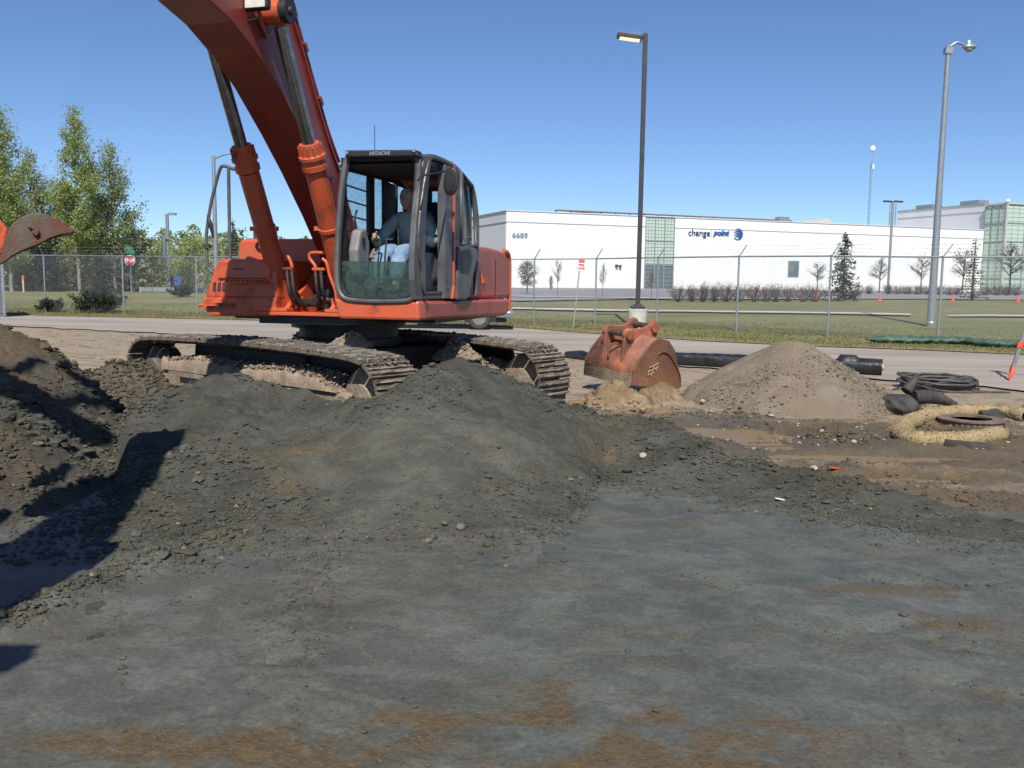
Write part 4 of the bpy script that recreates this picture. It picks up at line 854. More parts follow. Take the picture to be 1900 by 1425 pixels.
for k in (0, 1):
    x = 586+k*10; b = MB(); b.tube([oU(x, 500, 1.25), oU(x, 516, 1.25)], .022, 8); b.build('hose_coupling', M['worn'], EX)
    b = MB(); b.tube([oU(x, 514, 1.25), oU(x+2, 535, 1.27), oU(x+6, 552, 1.22), oU(x+2, 566, 1.1), oU(x-18, 562, .95), oU(x-34, 556, .8)], .023, 8, 5); b.build('hose', M['black'], EX)
# pipes up the back edge of the boom
for k, dl_ in enumerate((.20, .14)):
    b = MB(); ptsx = [(.80, 3.05), (1.05, 3.34), (1.30, 3.70), (1.60, 4.16), (1.82, 4.50)]
    off = .07
    b.tube([(u-off, dl_, z+off*.6) for u, z in ptsx], .02, 8, 3); b.build('boom_pipe', M['orange_boom'], boom)
    b = MB(); b.tube([(1.82-off, dl_, 4.54), (1.90-off, dl_, 4.70), (2.05, dl_, 5.1)], .026, 8, 4); b.build('boom_hose', M['black'], boom)
    b = MB(); b.tube([(1.80-off, dl_, 4.51), (1.87-off, dl_, 4.64)], .031, 8); b.build('hose_coupling', M['worn'], boom)
b = MB()
for u, z in ((1.28, 3.68), (1.62, 4.2)): b.box((u-.04, .17, z+.03), (.10, .16, .05), Matrix.Rotation(-.95, 3, 'Y'))
b.build('pipe_bracket', M['orange_boom'], boom)
# work lamp on the boom
A = oL(478, 6, .38); b = MB(); b.box(A, (.10, .26, .14)); wl = b.build('work_lamp', M['dark'], EX, .03)
b = MB(); b.box((A[0]+.052, A[1], A[2]), (.012, .22, .11)); b.build('lamp_lens', M['headlight'], wl, .01)
b = MB(); b.tube([(A[0], A[1], A[2]-.06), (A[0]-.02, A[1], A[2]-.13), (A[0]-.02, A[1]-.12, A[2]-.16), (A[0]-.06, A[1]-.14, A[2]-.22)], .012, 6, 3); b.build('lamp_bracket', M['dark'], wl)
b = MB(); A = oU(695, 290, .2); B = oU(695, 232, .2); b.cyl(A, B, .005, 5); b.build('antenna', M['dark'], EX)

# ---- cab
def fu(py): return 1.76+(py-288)/270*.115       # the windscreen plane leans a little
def fr_(px, py, o=0): return oU(px, py, fu(py)+o)
CAB = MB(); CAB.bx(.0, 1.80, .76, 1.66, 1.465, 1.53); cab = CAB.build('cab', M['cabgrey'], EX, .02)
FL = [(642, 300), (634, 350), (629, 410), (626, 470), (626, 525), (634, 548), (650, 556), (700, 559), (750, 558), (762, 555), (769, 545), (770, 500), (771, 430), (774, 360), (777, 305), (774, 295), (765, 291), (700, 291), (655, 291), (645, 293)]
b = MB(); b.tube([fr_(*p) for p in FL], .034, 10, 3, closed=True); fr = b.build('windscreen_frame', M['cabgrey'], cab)
b = MB(); b.tube([fr_(*p, .02) for p in [(644+.97*(p[0]-642)*1.0+3 if p[0] < 700 else p[0]-6, p[1]+(4 if p[1] < 420 else -5)) for p in FL]], .012, 6, 3, closed=True); b.build('rubber_seal', M['black'], cab)
# visor
v = [fr_(*p, .04) for p in ((644, 280), (776, 279), (780, 291), (645, 293))]
b = MB(); b.prism([(p[1], p[2]) for p in v], 'x', 1.70, fu(288)+.10); vis = b.build('visor', M['dark'], cab, .015)
b = MB(); lc = (v[0][1]+v[1][1])/2; zc = (v[0][2]+v[2][2])/2
text('name_lettering', 'HITACHI', .052, (fu(288)+.103, lc-.0, zc-.02), (0, 1, 0), (0, 0, 1), M['galv'], vis, .001, offset=.002, align='CENTER', xs=1.15)
for q in ((649, 285), (773, 281)):
    A = fr_(*q, .04); b = MB(); b.cyl((fu(288)+.10, A[1], A[2]), (fu(288)+.115, A[1], A[2]), .018, 10); b.build('bolt', M['galv'], vis)
for q in ((670, 294), (755, 292)):
    A = fr_(*q, .03); b = MB(); b.box(A, (.03, .035, .03)); b.build('visor_clip', M['dark'], vis)
# roof and side outline on the door side
SL = 1.675
top = [oL(*p, SL) for p in ((781, 287), (805, 286), (825, 293), (838, 301), (850, 309), (872, 336), (880, 349))]
poly = [(p[0], p[2]) for p in top]; low = [(p[0]-.00, p[2]-.05) for p in top]
b = MB(); b.prism(poly+[(.03, 2.78)]+[(p[0]-.04, p[2]-.06) for p in top[::-1]][1:], 'y', .78, 1.62); b.build('roof', M['cabgrey'], cab, .03)
b = MB(); b.tube([(p[0], SL-.02, p[2]-.03) for p in top]+[oL(884, 400, SL), oL(885, 450, SL), (-.12, SL, 1.9), (-.1, SL, 1.5)], .032, 8, 3); b.build('side_frame', M['cabgrey'], cab)
A = [oL(*p, SL+.01) for p in ((787, 292), (801, 291), (797, 330), (791, 400), (789, 470), (791, 556), (772, 557), (768, 520), (768, 470), (773, 400), (780, 330))]
b = MB(); b.prism([(p[0], p[2]) for p in A], 'y', 1.62, SL+.012); b.build('corner_pillar', M['cabgrey'], cab, .012)
b = MB(); b.tube([oL(*p, SL+.05) for p in ((800, 293), (794, 305), (786, 345), (779, 400), (776, 440), (777, 470), (782, 500), (783, 530), (788, 548))], .017, 8, 3); b.build('grab_rail', M['worn'], cab)
b = MB(); q0 = oL(822, 556, SL)[0]; q1 = oL(851, 556, SL)[0]; qm = oL(838, 556, SL)[0]
b.bx(q0, q1, 1.60, SL+.02, 1.47, 2.99); b.build('door_pillar', M['cabgrey'], cab, .01)
b = MB(); b.bx(qm-.022, qm+.022, SL+.02, SL+.035, 1.5, 3.03); b.bx(qm-.03, qm+.06, 1.30, SL+.0, 3.035, 3.055); b.prism([(qm-.03, 1.62), (qm+.03, 1.62), (qm+.08, 1.47), (qm-.08, 1.47)], 'y', SL+.02, SL+.04); b.build('orange_pillar_edge'.replace('_edge', '_strip'), M['orange'], cab)
for (px, py) in ((831, 367), (848, 367), (829, 520), (849, 518), (831, 536), (850, 534)):
    A = oL(px, py, SL+.02); b = MB(); b.box(A, (.025, .02, .014)); b.build('door_catch', M['dark'], cab)
# rear side window and the folded-back door panel
wf = [oL(*p, SL+.03) for p in ((856, 320), (876, 345), (881, 400), (883, 455), (856, 458))]
b = MB(); b.tube([w for w in wf], .026, 8, closed=True); b.build('side_window_frame', M['cabgrey'], cab)
b = MB(); b.prism([(w[0], w[2]) for w in wf], 'y', SL-.02, SL-.012); b.build('side_window', M['glass'], cab)
lp = [oL(*p, SL+.06) for p in ((852, 458), (868, 455), (886, 461), (888, 470), (882, 500), (877, 520), (873, 548), (866, 557), (850, 557))]
b = MB(); b.prism([(p[0], p[2]) for p in lp], 'y', SL+.0, SL+.06); dr = b.build('door', M['cabgrey'], cab, .025)
lp = [oL(*p, SL+.07) for p in ((856, 465), (872, 463), (877, 475), (875, 495), (870, 508), (856, 506))]
b = MB(); b.prism([(p[0], p[2]) for p in lp], 'y', SL+.055, SL+.064); b.build('mirror_shadow', M['dark'], dr, .01)  # dark patch drawn where the mirror's shadow falls on the door
b = MB(); b.tube([oL(*p, SL+.10) for p in ((857, 454), (861, 445), (866, 441), (874, 442), (872, 452))], .011, 6, 3); b.build('door_handle', M['cabgrey'], dr)
b = MB(); b.tube([oL(*p, SL-.12) for p in ((820, 403), (814, 408), (813, 440), (816, 455), (821, 468), (819, 490), (813, 505), (817, 512))], .013, 6, 3); b.build('inner_grab_rail', M['worn'], cab)
# far wall of the cab with its barred window, back wall, ceiling, floor
RW_ = .755
def wall(b, poly_out, holes): pass
b = MB(); b.bx(.02, 1.80, RW_-.02, RW_+.02, 1.53, 2.08); b.bx(.02, 1.74, RW_-.02, RW_+.02, 2.87, 3.0); b.prism([(.68, RW_-.02), (.68, RW_+.02), (.02, .64), (.02, .60)], 'z', 2.08, 2.87); b.bx(.96, 1.10, RW_-.02, RW_+.02, 2.08, 2.87); b.bx(1.68, 1.78, RW_-.02, RW_+.02, 2.08, 2.87); b.bx(.68, .96, RW_-.02, RW_+.02, 2.08, 2.28)
b.build('far_wall', M['interior'], cab)
b = MB(); b.bx(1.10, 1.68, RW_-.006, RW_+.006, 2.08, 2.87); b.build('far_window', M['glass'], cab)
b = MB(); b.bx(.68, .96, RW_-.006, RW_+.006, 2.28, 2.87); b.build('far_window', M['glass'], cab)
for k in range(4):
    z = 2.70-.165*k; b = MB(); b.cyl((1.08, RW_-.04, z), (1.70, RW_-.04, z+.03), .011, 6); b.build('window_bar', M['dark'], cab)
b = MB(); b.bx(.0, .05, .60, 1.66, 1.53, 2.12); b.bx(.0, .05, .60, .66, 2.12, 2.9); b.bx(.0, .05, 1.56, 1.66, 2.12, 2.9); b.bx(.0, .05, .66, 1.56, 2.86, 2.9); b.build('back_wall', M['interior'], cab, .01)
b = MB(); b.bx(.02, .03, .66, 1.56, 2.12, 2.86); b.build('back_window', M['glass'], cab)
b = MB(); b.bx(.05, 1.72, .70, 1.62, 2.90, 2.93); b.build('ceiling', M['interior'], cab)
b = MB(); b.bx(.5, 1.80, 1.62, 1.665, 1.53, 1.56); b.build('door_sill', M['worn'], cab)
lw = [fr_(*p, -.03) for p in ((633, 484), (763, 486), (764, 540), (755, 551), (700, 552), (650, 550), (636, 540))]
b = MB(); b.slab([lw[i] for i in range(len(lw))], (1, 0, 0), .006); b.build('lower_windscreen', M['greenglass'], cab)
b = MB(); b.cyl((1.20, .80, 2.2), (1.20, .80, 2.8), .02); b.build('wiper_post', M['dark'], cab)
# seat, consoles, levers
b = MB(); b.box((.72, 1.15, 1.84), (.50, .50, .12)); b.box((.42, 1.15, 2.25), (.12, .48, .75)); b.box((.40, 1.15, 2.70), (.09, .26, .20)); b.box((.7, 1.15, 1.65), (.35, .35, .28)); b.build('seat', M['interior'], cab, .04)
b = MB(); b.prism([(.55, 1.56), (1.35, 1.56), (1.42, 1.80), (1.15, 2.05), (.6, 2.05)], 'y', .83, .93); b.build('side_console', M['console'], cab, .03)
b = MB(); b.prism([(1.45, 1.7), (1.72, 1.7), (1.74, 2.0), (1.66, 2.22), (1.52, 2.26), (1.42, 2.1)], 'y', .81, .93); mo = b.build('monitor', M['console'], cab, .03)
b = MB(); b.box((1.60, .935, 2.10), (.06, .012, .09)); b.build('monitor_grip', M['dark'], mo)
b = MB(); b.tube([(1.40, .83, 1.75), (1.5, .84, 2.1), (1.62, .84, 2.33), (1.55, .83, 2.45)], .012, 6, 3); b.build('monitor_stalk', M['dark'], cab)
b = MB(); b.prism([(.6, 1.56), (1.2, 1.56), (1.28, 1.82), (1.2, 2.0), (.6, 2.0)], 'y', 1.44, 1.54); b.build('side_console', M['console'], cab, .03)
for l in (.95, 1.49):
    b = MB(); b.lathe([(.075, 0), (.06, .03), (.07, .045), (.052, .075), (.06, .09), (.042, .12), (.048, .135), (.02, .16)], (1.30, l, 1.84), (0, 0, 1), 14); b.build('lever_boot', M['console'], cab)
    b = MB(); b.tube([(1.30, l, 1.98), (1.31, l, 2.08)], .012, 8); b.tube([(1.31, l, 2.06), (1.33, l, 2.15), (1.32, l, 2.21)], .024, 8); b.build('joystick', M['dark'], cab)
for l in (1.11, 1.19):
    b = MB(); b.tube([(1.62, l, 1.58), (1.60, l, 1.9), (1.55, l, 2.12)], .010, 6, 3); b.tube([(1.55, l-.01, 2.12), (1.53, l+.07*(1 if l > 1.15 else -1), 2.13)], .014, 6); b.build('travel_lever', M['dark'], cab)
    b = MB(); b.box((1.65, l, 1.60), (.16, .07, .015), Matrix.Rotation(-.5, 3, 'Y')); b.build('travel_pedal', M['dark'], cab)
b = MB(); b.box((.35, 1.52, 2.0), (.35, .10, .34), Matrix.Rotation(.25, 3, 'Y')); b.build('seat_cover', M['redcloth'], cab, .05)
# mirror and its arm
b = MB(); b.tube([oL(*p, SL+.12) for p in ((775, 335), (785, 326), (810, 321), (834, 317))]+[oL(840, 321, SL+.15), oL(838, 336, SL+.17)], .011, 6, 4); b.build('mirror_arm', M['dark'], cab)
A = np.array(oL(837, 337, SL+.2)); b = MB(); ring = []
for k in range(24):
    a = 2*math.pi*k/24; ca, sa = math.cos(a), math.sin(a); l = .085*ca; z = .155*(abs(sa)**.8)*(1 if sa > 0 else -1); ring.append((l+.25*z*.3, z))
b.prism([(A[1]+p[0], A[2]+p[1]) for p in ring], 'x', A[0]-.03, A[0]+.03); mi = b.build('mirror', M['dark'], cab, .02)
b = MB(); b.prism([(A[1]+p[0]*.68, A[2]+p[1]*.75) for p in ring], 'x', A[0]+.03, A[0]+.042); b.build('mirror_back_ridge', M['black'], mi, .006)
b = MB(); b.prism([(A[1]+p[0]*.9, A[2]+p[1]*.92) for p in ring], 'x', A[0]-.034, A[0]-.03); b.build('mirror_glass', M['steel'], mi)

# ================================================================== OPERATOR
def skin_mesh(nodes, edges, root=0, sub=2):
    me = bpy.data.meshes.new('tmp'); me.from_pydata([n[0] for n in nodes], edges, []); o = bpy.data.objects.new('tmp', me); COL.objects.link(o)
    o.modifiers.new('s', 'SKIN'); lay = me.skin_vertices[0].data if me.skin_vertices else None
    if lay is None:
        import bmesh
        bm = bmesh.new(); bm.from_mesh(me); bm.verts.layers.skin.verify(); bm.to_mesh(me); bm.free(); lay = me.skin_vertices[0].data
    for i, n in enumerate(nodes):
        r = n[1]; lay[i].radius = (r, r) if not isinstance(r, tuple) else r; lay[i].use_root = (i == root)
    sb = o.modifiers.new('u', 'SUBSURF'); sb.levels = sub; sb.render_levels = sub
    bpy.context.view_layer.update(); dg = bpy.context.evaluated_depsgraph_get(); m2 = bpy.data.meshes.new_from_object(o.evaluated_get(dg)); bpy.data.objects.remove(o)
    vs = [tuple(v.co) for v in m2.vertices]; fs = [tuple(p.vertices) for p in m2.polygons]; return vs, fs
def chain(nodes, edges, pts, start=None):
    prev = start
    for p in pts:
        nodes.append(p); i = len(nodes)-1
        if prev is not None: edges.append((prev, i))
        prev = i
    return prev
def ellip(b, c, r, n=16, m=12, R=None, fn=None):
    vs = []; 
    for j in range(m+1):
        ph = math.pi*j/m
        for k in range(n):
            th = 2*math.pi*k/n; p = Vector((math.cos(th)*math.sin(ph), math.sin(th)*math.sin(ph), math.cos(ph)))
            s_ = fn(p) if fn else 1; p = Vector((p.x*r[0], p.y*r[1], p.z*r[2]))*s_
            if R: p = R @ p
            vs.append((p.x+c[0], p.y+c[1], p.z+c[2]))
    fs = [(j*n+k, j*n+(k+1) % n, (j+1)*n+(k+1) % n, (j+1)*n+k) for j in range(m) for k in range(n)]
    b.add(vs, fs, True)
PO = empty('person', tuple(C0+hh*.70+LL*1.15+np.array([0, 0, 1.90])), math.atan2(hh[1], hh[0]))
tag(PO, 'person with grey hair in sage sweatshirt and jeans seated at the cab levers', 'person')
def q(u, l, z): return (u-.70, l-1.15, z-1.90)
nodes = []; edges = []
nodes.append((q(.66, 1.15, 1.97), .15))
sp = chain(nodes, edges, [(q(.68, 1.15, 2.13), .145), (q(.70, 1.15, 2.30), .15), (q(.72, 1.15, 2.41), .12), (q(.74, 1.145, 2.48), .058), (q(.765, 1.14, 2.56), .055)], 0)
ch = 2+0
armR = [(q(.74, 1.02, 2.40), .075), (q(.76, .93, 2.36), .062), (q(.86, .865, 2.24), .052), (q(.97, .835, 2.12), .046), (q(1.12, .87, 2.14), .038), (q(1.25, .915, 2.165), .027)]
armL = [(q(.74, 1.28, 2.40), .075), (q(.76, 1.37, 2.36), .062), (q(.84, 1.47, 2.24), .052), (q(.93, 1.52, 2.12), .046), (q(1.10, 1.52, 2.13), .038), (q(1.25, 1.50, 2.155), .027)]
LR_ = .86
legR = [(q(.72, 1.05, 1.95), .10), (q(1.0, 1.06, 1.985), .088), (q(1.32, 1.06, 1.99), .068), (q(1.42, 1.065, 1.84), .058), (q(1.48, 1.07, 1.70), .046), (q(1.50, 1.07, 1.63), .04), (q(1.60, 1.07, 1.595), .035)]
legL = [(q(.72, 1.25, 1.95), .10), (q(1.0, 1.26, 1.985), .088), (q(1.34, 1.27, 1.99), .068), (q(1.44, 1.275, 1.84), .058), (q(1.50, 1.28, 1.70), .046), (q(1.52, 1.28, 1.63), .04), (q(1.63, 1.28, 1.595), .035)]
eR = chain(nodes, edges, armR, 3); eL = chain(nodes, edges, armL, 3); chain(nodes, edges, legR, 0); chain(nodes, edges, legL, 0)
B = MB()
for n_0, n_1 in edges:
    B.tube([nodes[n_0][0], nodes[n_1][0]], [nodes[n_0][1]*.95, nodes[n_1][1]*.95], 12)
for i_0, (c_0, r_0) in enumerate(nodes): ellip(B, c_0, (r_0*.97,)*3, 14, 10)
# head, turned towards the machine's right
HR = Matrix.Rotation(-.55, 3, 'Z') @ Matrix.Rotation(.18, 3, 'Y'); HC = Vector(q(.79, 1.13, 2.625))
def hs(p):
    s = 1.0
    if p.x > .3 and p.z < -.2: s += .05
    if p.z < -.5: s -= .10*(1-max(0, p.x))
    return s
ellip(B, HC, (.098, .076, .122), 20, 16, HR, hs)
def hp_(x, y, z): v = HR @ Vector((x, y, z))+HC; return (v.x, v.y, v.z)
ellip(B, hp_(.100, 0, -.008), (.018, .014, .028), 8, 8, HR); ellip(B, hp_(.108, 0, -.022), (.014, .016, .011), 8, 8, HR)
for sg in (-1, 1): ellip(B, hp_(.0, sg*.077, -.005), (.020, .010, .032), 8, 8, HR); ellip(B, hp_(.080, sg*.030, .026), (.018, .026, .010), 8, 8, HR); ellip(B, hp_(.068, sg*.034, -.022), (.024, .022, .022), 8, 8, HR)
ellip(B, hp_(.088, 0, -.052), (.014, .028, .007), 8, 8, HR); ellip(B, hp_(.088, 0, -.066), (.012, .024, .007), 8, 8, HR); ellip(B, hp_(.080, 0, -.098), (.022, .026, .018), 8, 8, HR)
def hand(c, fwd, side_, up):
    c = Vector(c); f = Vector(fwd).normalized(); s = Vector(side_).normalized(); u = Vector(up).normalized()
    R_ = Matrix((f, s, u)).transposed(); ellip(B, c, (.046, .024, .042), 12, 8, R_)
    ln = [.030, .034, .033, .026]
    for i in range(4):     # four fingers wrapped round the grip, stacked along it
        b0 = c+f*.036+u*(.030-.020*i)+s*.006; L_ = ln[i]
        pts = [b0-f*.02, b0+f*(L_*.6), b0+f*(L_*.9)-s*.02, b0+f*(L_*.55)-s*.038, b0+f*(L_*.1)-s*.038]
        B.tube(pts, [.0105, .010, .0095, .009, .007], 8, 3)
    B.tube([c+u*.026-f*.012, c+u*.046+f*.010-s*.012, c+u*.055+f*.024-s*.026, c+u*.052+f*.036-s*.034], [.013, .012, .011, .008], 8, 3)
hand(q(1.285, .925, 2.165), (1, .1, .05), (0, -1, 0), (0, .1, 1)); hand(q(1.285, 1.495, 2.155), (1, -.1, .05), (0, 1, 0), (0, -.1, 1))
body = B.build('body', M['skin'], PO)
rm = body.modifiers.new('r', 'REMESH'); rm.mode = 'VOXEL'; rm.voxel_size = .0085; rm.use_smooth_shade = True
bpy.context.view_layer.update(); _m = bpy.data.meshes.new_from_object(body.evaluated_get(bpy.context.evaluated_depsgraph_get())); body.modifiers.clear(); body.data = _m; _m.polygons.foreach_set('use_smooth', [True]*len(_m.polygons)); _m.materials.clear(); _m.materials.append(M['skin'])
# eyes, brows
for sg in (-1, 1):
    b = MB(); ellip(b, hp_(.087, sg*.031, .010), (.010, .013, .009), 10, 8, HR); e_ = b.build('eye', M['interior'], PO)
    b = MB(); b.tube([hp_(.093, sg*.012, .034), hp_(.098, sg*.03, .040), hp_(.088, sg*.05, .034)], [.004, .0055, .003], 6, 3); b.build('eyebrow', M['hair'], PO)
b = MB(); b.tube([hp_(.094, -.024, -.058), hp_(.101, 0, -.060), hp_(.094, .024, -.058)], [.003, .005, .003], 6, 3); b.build('lips', mat('lips', (.38, .14, .11), None, rough=.6), PO)
# hair: a cap that falls over forehead and ears to the nape
b = MB(); vs = []; n, m_ = 40, 18; rng = np.random.default_rng(8)
for j in range(m_+1):
    for k in range(n):
        th = 2*math.pi*k/n; front = (1+math.cos(th))/2
        phm = math.radians(118-60*front**2.2); ph = phm*j/m_; w = 1.13+.035*math.sin(th*9+j*.5)*(j/m_)+rng.normal(0, .008)
        p = Vector((math.cos(th)*math.sin(ph)*.098*w-.004, math.sin(th)*math.sin(ph)*.078*(w+.03), math.cos(ph)*.122*w+.004)); v = HR @ p+HC; vs.append(tuple(v))
fs = [(j*n+k, (j+1)*n+k, (j+1)*n+(k+1) % n, j*n+(k+1) % n) for j in range(m_) for k in range(n)]
b.add(vs, fs, True); hr_ = b.build('hair', M['hair'], PO); sf = hr_.modifiers.new('t', 'SOLIDIFY'); sf.thickness = .014; sf.offset = -1
# sweatshirt
nodes = [(q(.665, 1.15, 1.99), .175)]; edges = []
chain(nodes, edges, [(q(.69, 1.15, 2.10), .182), (q(.70, 1.15, 2.25), .178), (q(.72, 1.15, 2.38), .14), (q(.735, 1.147, 2.462), .078)], 0)
sl_ = lambda A, k: [(p[0], p[1]+k) for p in A]
chain(nodes, edges, sl_(armR[:5], .030)+[(q(1.19, .893, 2.152), .050), (q(1.225, .905, 2.16), .037)], 3); chain(nodes, edges, sl_(armL[:5], .030)+[(q(1.19, 1.51, 2.145), .050), (q(1.225, 1.505, 2.15), .037)], 3)
vs, fs = skin_mesh(nodes, edges, 0, 2); b = MB(); b.add(vs, fs, True); sh = b.build('sweatshirt', M['shirt'], PO)
# jeans
nodes = [(q(.66, 1.15, 1.955), .165)]; edges = []
chain(nodes, edges, sl_(legR[:5], .040)+[(q(1.505, 1.07, 1.655), .058)], 0); chain(nodes, edges, sl_(legL[:5], .040)+[(q(1.525, 1.28, 1.655), .058)], 0)
vs, fs = skin_mesh(nodes, edges, 0, 2); b = MB(); b.add(vs, fs, True); b.build('jeans', M['jeans'], PO)
for A in (legR, legL):
    a = Vector(A[5][0]); b = MB(); ellip(b, a+Vector((.055, 0, -.055)), (.135, .052, .045), 14, 10, Matrix.Rotation(.12, 3, 'Y')); ellip(b, a+Vector((-.01, 0, -.02)), (.06, .048, .065), 12, 8); b.build('shoe', M['shoe'], PO)

# ================================================================== BUCKET STANDING ON THE SAND HEAP
# local axes: x across the bucket, y from its opening to its back, z up
BK = empty('digging_bucket', tuple(gp(1165, 716, .0)), 0); tag(BK, 'worn orange and rust spare digging bucket standing mouth down on the tan sand heap', 'bucket')
bP = lambda px, py, Yd: Vector(tuple(float(a) for a in (atY(px, py, Yd)-np.array(BK.location))))
YB = 11.5      # distance of the near right cheek
# cheek plate (right), outline as seen; the left cheek is the same outline shifted across
ck = [(1174, 716), (1179, 688), (1192, 665), (1208, 643), (1218, 630), (1226, 628), (1238, 631), (1247, 648), (1257, 680), (1264, 712), (1262, 722), (1249, 724), (1240, 706), (1180, 722)]
ckY = [1.2*v for v in [11.25, 11.2, 11.2, 11.25, 11.3, 11.35, 11.45, 11.55, 11.6, 11.65, 11.65, 11.55, 11.45, 11.25]]
ckr = [bP(p[0], p[1], y) for p, y in zip(ck, ckY)][:12]
nrm = (ckr[4]-ckr[0]).cross(ckr[9]-ckr[0]).normalized()
if nrm.x < 0: nrm = -nrm
ax = (bP(1082, 690, 14.34)-bP(1174, 712, 13.46)); axu = ax.normalized(); WL = ax.length
# flatten the cheek into one plane
c0 = sum(ckr, Vector())/len(ckr); ckr = [p-nrm*((p-c0).dot(nrm)) for p in ckr]
b = MB(); b.slab([tuple(p) for p in ckr], tuple(axu), .035); b.build('cheek_plate', M['rust'], BK, .008)
b = MB(); b.slab([tuple(p+axu*(WL-.035)) for p in ckr], tuple(axu), .035); b.build('cheek_plate', M['rust'], BK, .008)
arc = [ckr[i] for i in (0, 1, 2, 3, 4, 5, 6)]
sm_ = [Vector(tuple(p)) for p in catmull([tuple(p) for p in arc], 4)]
def shellpart(i0, i1, m, nm, off=0., thick=.03):
    b = MB(); P_ = sm_[i0:i1]; inn = c0
    for a, c_ in zip(P_[:-1], P_[1:]):
        na = (inn-a).normalized()*thick; nc = (inn-c_).normalized()*thick; o1 = -(inn-a).normalized()*off; o2 = -(inn-c_).normalized()*off; w0 = axu*.034; w1 = axu*(WL-.034)
        b.add([tuple(a+o1+w0), tuple(c_+o2+w0), tuple(c_+o2+w1), tuple(a+o1+w1), tuple(a+na+w0), tuple(c_+nc+w0), tuple(c_+nc+w1), tuple(a+na+w1)], [(0, 1, 2, 3), (7, 6, 5, 4), (0, 4, 5, 1), (3, 2, 6, 7)], True)
    return b.build(nm, m, BK)
n_ = len(sm_); shellpart(0, 9, M['bucketpaint'], 'shell_plate'); shellpart(8, 17, M['bucketpaint'], 'shell_plate'); shellpart(16, n_, M['bucketpaint'], 'shell_plate')
shellpart(0, 4, M['tanmud'], 'wear_lip', .018)
b = MB(); b.tube([tuple(p-axu*.012) for p in (ckr[0].lerp(ckr[11], .35)+Vector((0, 0, .06)), ckr[1].lerp(ckr[10], .35)+Vector((0, 0, .15)), ckr[3].lerp(ckr[8], .32), ckr[4].lerp(ckr[8], .55), ckr[8].lerp(ckr[10], .3), ckr[10].lerp(ckr[9], .3))], .009, 6, 5); b.build('weld_bead', M['rust'], BK)
# stamped mark on the cheek
cc = ckr[1].lerp(ckr[8], .42)
b = MB()
for a0, a1 in (((-.09, .02), (.09, .09)), ((-.10, -.04), (.08, .02)), ((-.03, -.11), (.01, .05)), ((.05, -.03), (.07, .06)), ((-.10, -.09), (.02, -.05)), ((-.09, -.10), (-.08, .0))):
    e1 = (ckr[8]-ckr[1]).normalized(); e2 = nrm.cross(e1); e2 = e2 if e2.z > 0 else -e2
    b.bar(tuple(cc-axu*.006+e1*a0[0]+e2*a0[1]), tuple(cc-axu*.006+e1*a1[0]+e2*a1[1]), .014, .014)
b.build('weld_mark', mat('bare_scratched_metal', (.34, .2, .14), (.45, .3, .22), 20, .6), BK)
# ears with two cross pins
def ear(f, nm):
    # f across (0 right .. 1 left)
    base = lambda t: sm_[min(n_-1, max(0, int(t)))]+axu*(WL*f)
    up = Vector((0, 0, 1)); outw = (base(10)-c0-axu*(WL*f)); outw = (outw-axu*outw.dot(axu)).normalized()
    bk_ = Vector((-outw.y*0, 0, 0))
    A = base(7); B_ = base(n_-3); mid = base(13)
    n2 = outw
    pin1 = mid+n2*.15+up*.02; back = (base(n_-1)-base(n_-6)).normalized()
    pin2 = base(n_-2)+up*.17+back*.10
    def circ(c, r, a0, a1, n):
        e1 = n2-n2.z*up; e1 = Vector((n2.x, n2.y, 0)).normalized(); return [c+e1*(math.cos(a)*r)+up*(math.sin(a)*r) for a in np.linspace(a0, a1, n)]
    pl = [base(4)-n2*.02]+circ(pin1, .095, -.5, 1.9, 7)+[base(n_-6)+up*.10]+circ(pin2, .10, .3, 3.4, 8)+[base(n_-1)+back*.12-up*.10, base(n_-2)-up*.05, base(n_-9)-n2*.03]
    pl = [p-axu*(p-A).dot(axu) for p in pl]
    bb = MB(); bb.slab([tuple(p-axu*.03) for p in pl], tuple(axu), .06); bb.build(nm, M['bucketpaint'], BK, .012)
    return pin1-axu*(pin1-A).dot(axu), pin2-axu*(pin2-A).dot(axu)
p1a, p2a = ear(.30, 'ear'); p1b, p2b = ear(.68, 'ear')
for a, c_ in ((p1a, p1b), (p2a, p2b)):
    e = (c_-a).normalized()
    b = MB(); b.cyl(tuple(a-e*.06), tuple(c_+e*.06), .045, 16); b.build('cross_pin', M['worn'], BK, .006)
    for q_ in (a-e*.03, c_+e*.03): b = MB(); b.cyl(tuple(q_-e*.04), tuple(q_+e*.04), .078, 18); b.build('pin_boss', M['bucketpaint'], BK, .01)
b = MB(); hkc = sm_[9]+axu*(WL*.52)-(c0-sm_[9]).normalized()*.02; b.tube([tuple(hkc+Vector((.09, -.01, .05))), tuple(hkc+Vector((0, -.05, .09))), tuple(hkc+Vector((-.09, -.04, .03))), tuple(hkc+Vector((-.10, -.03, -.12)))], .016, 8, 5); b.build('lifting_hook', M['rust'], BK)

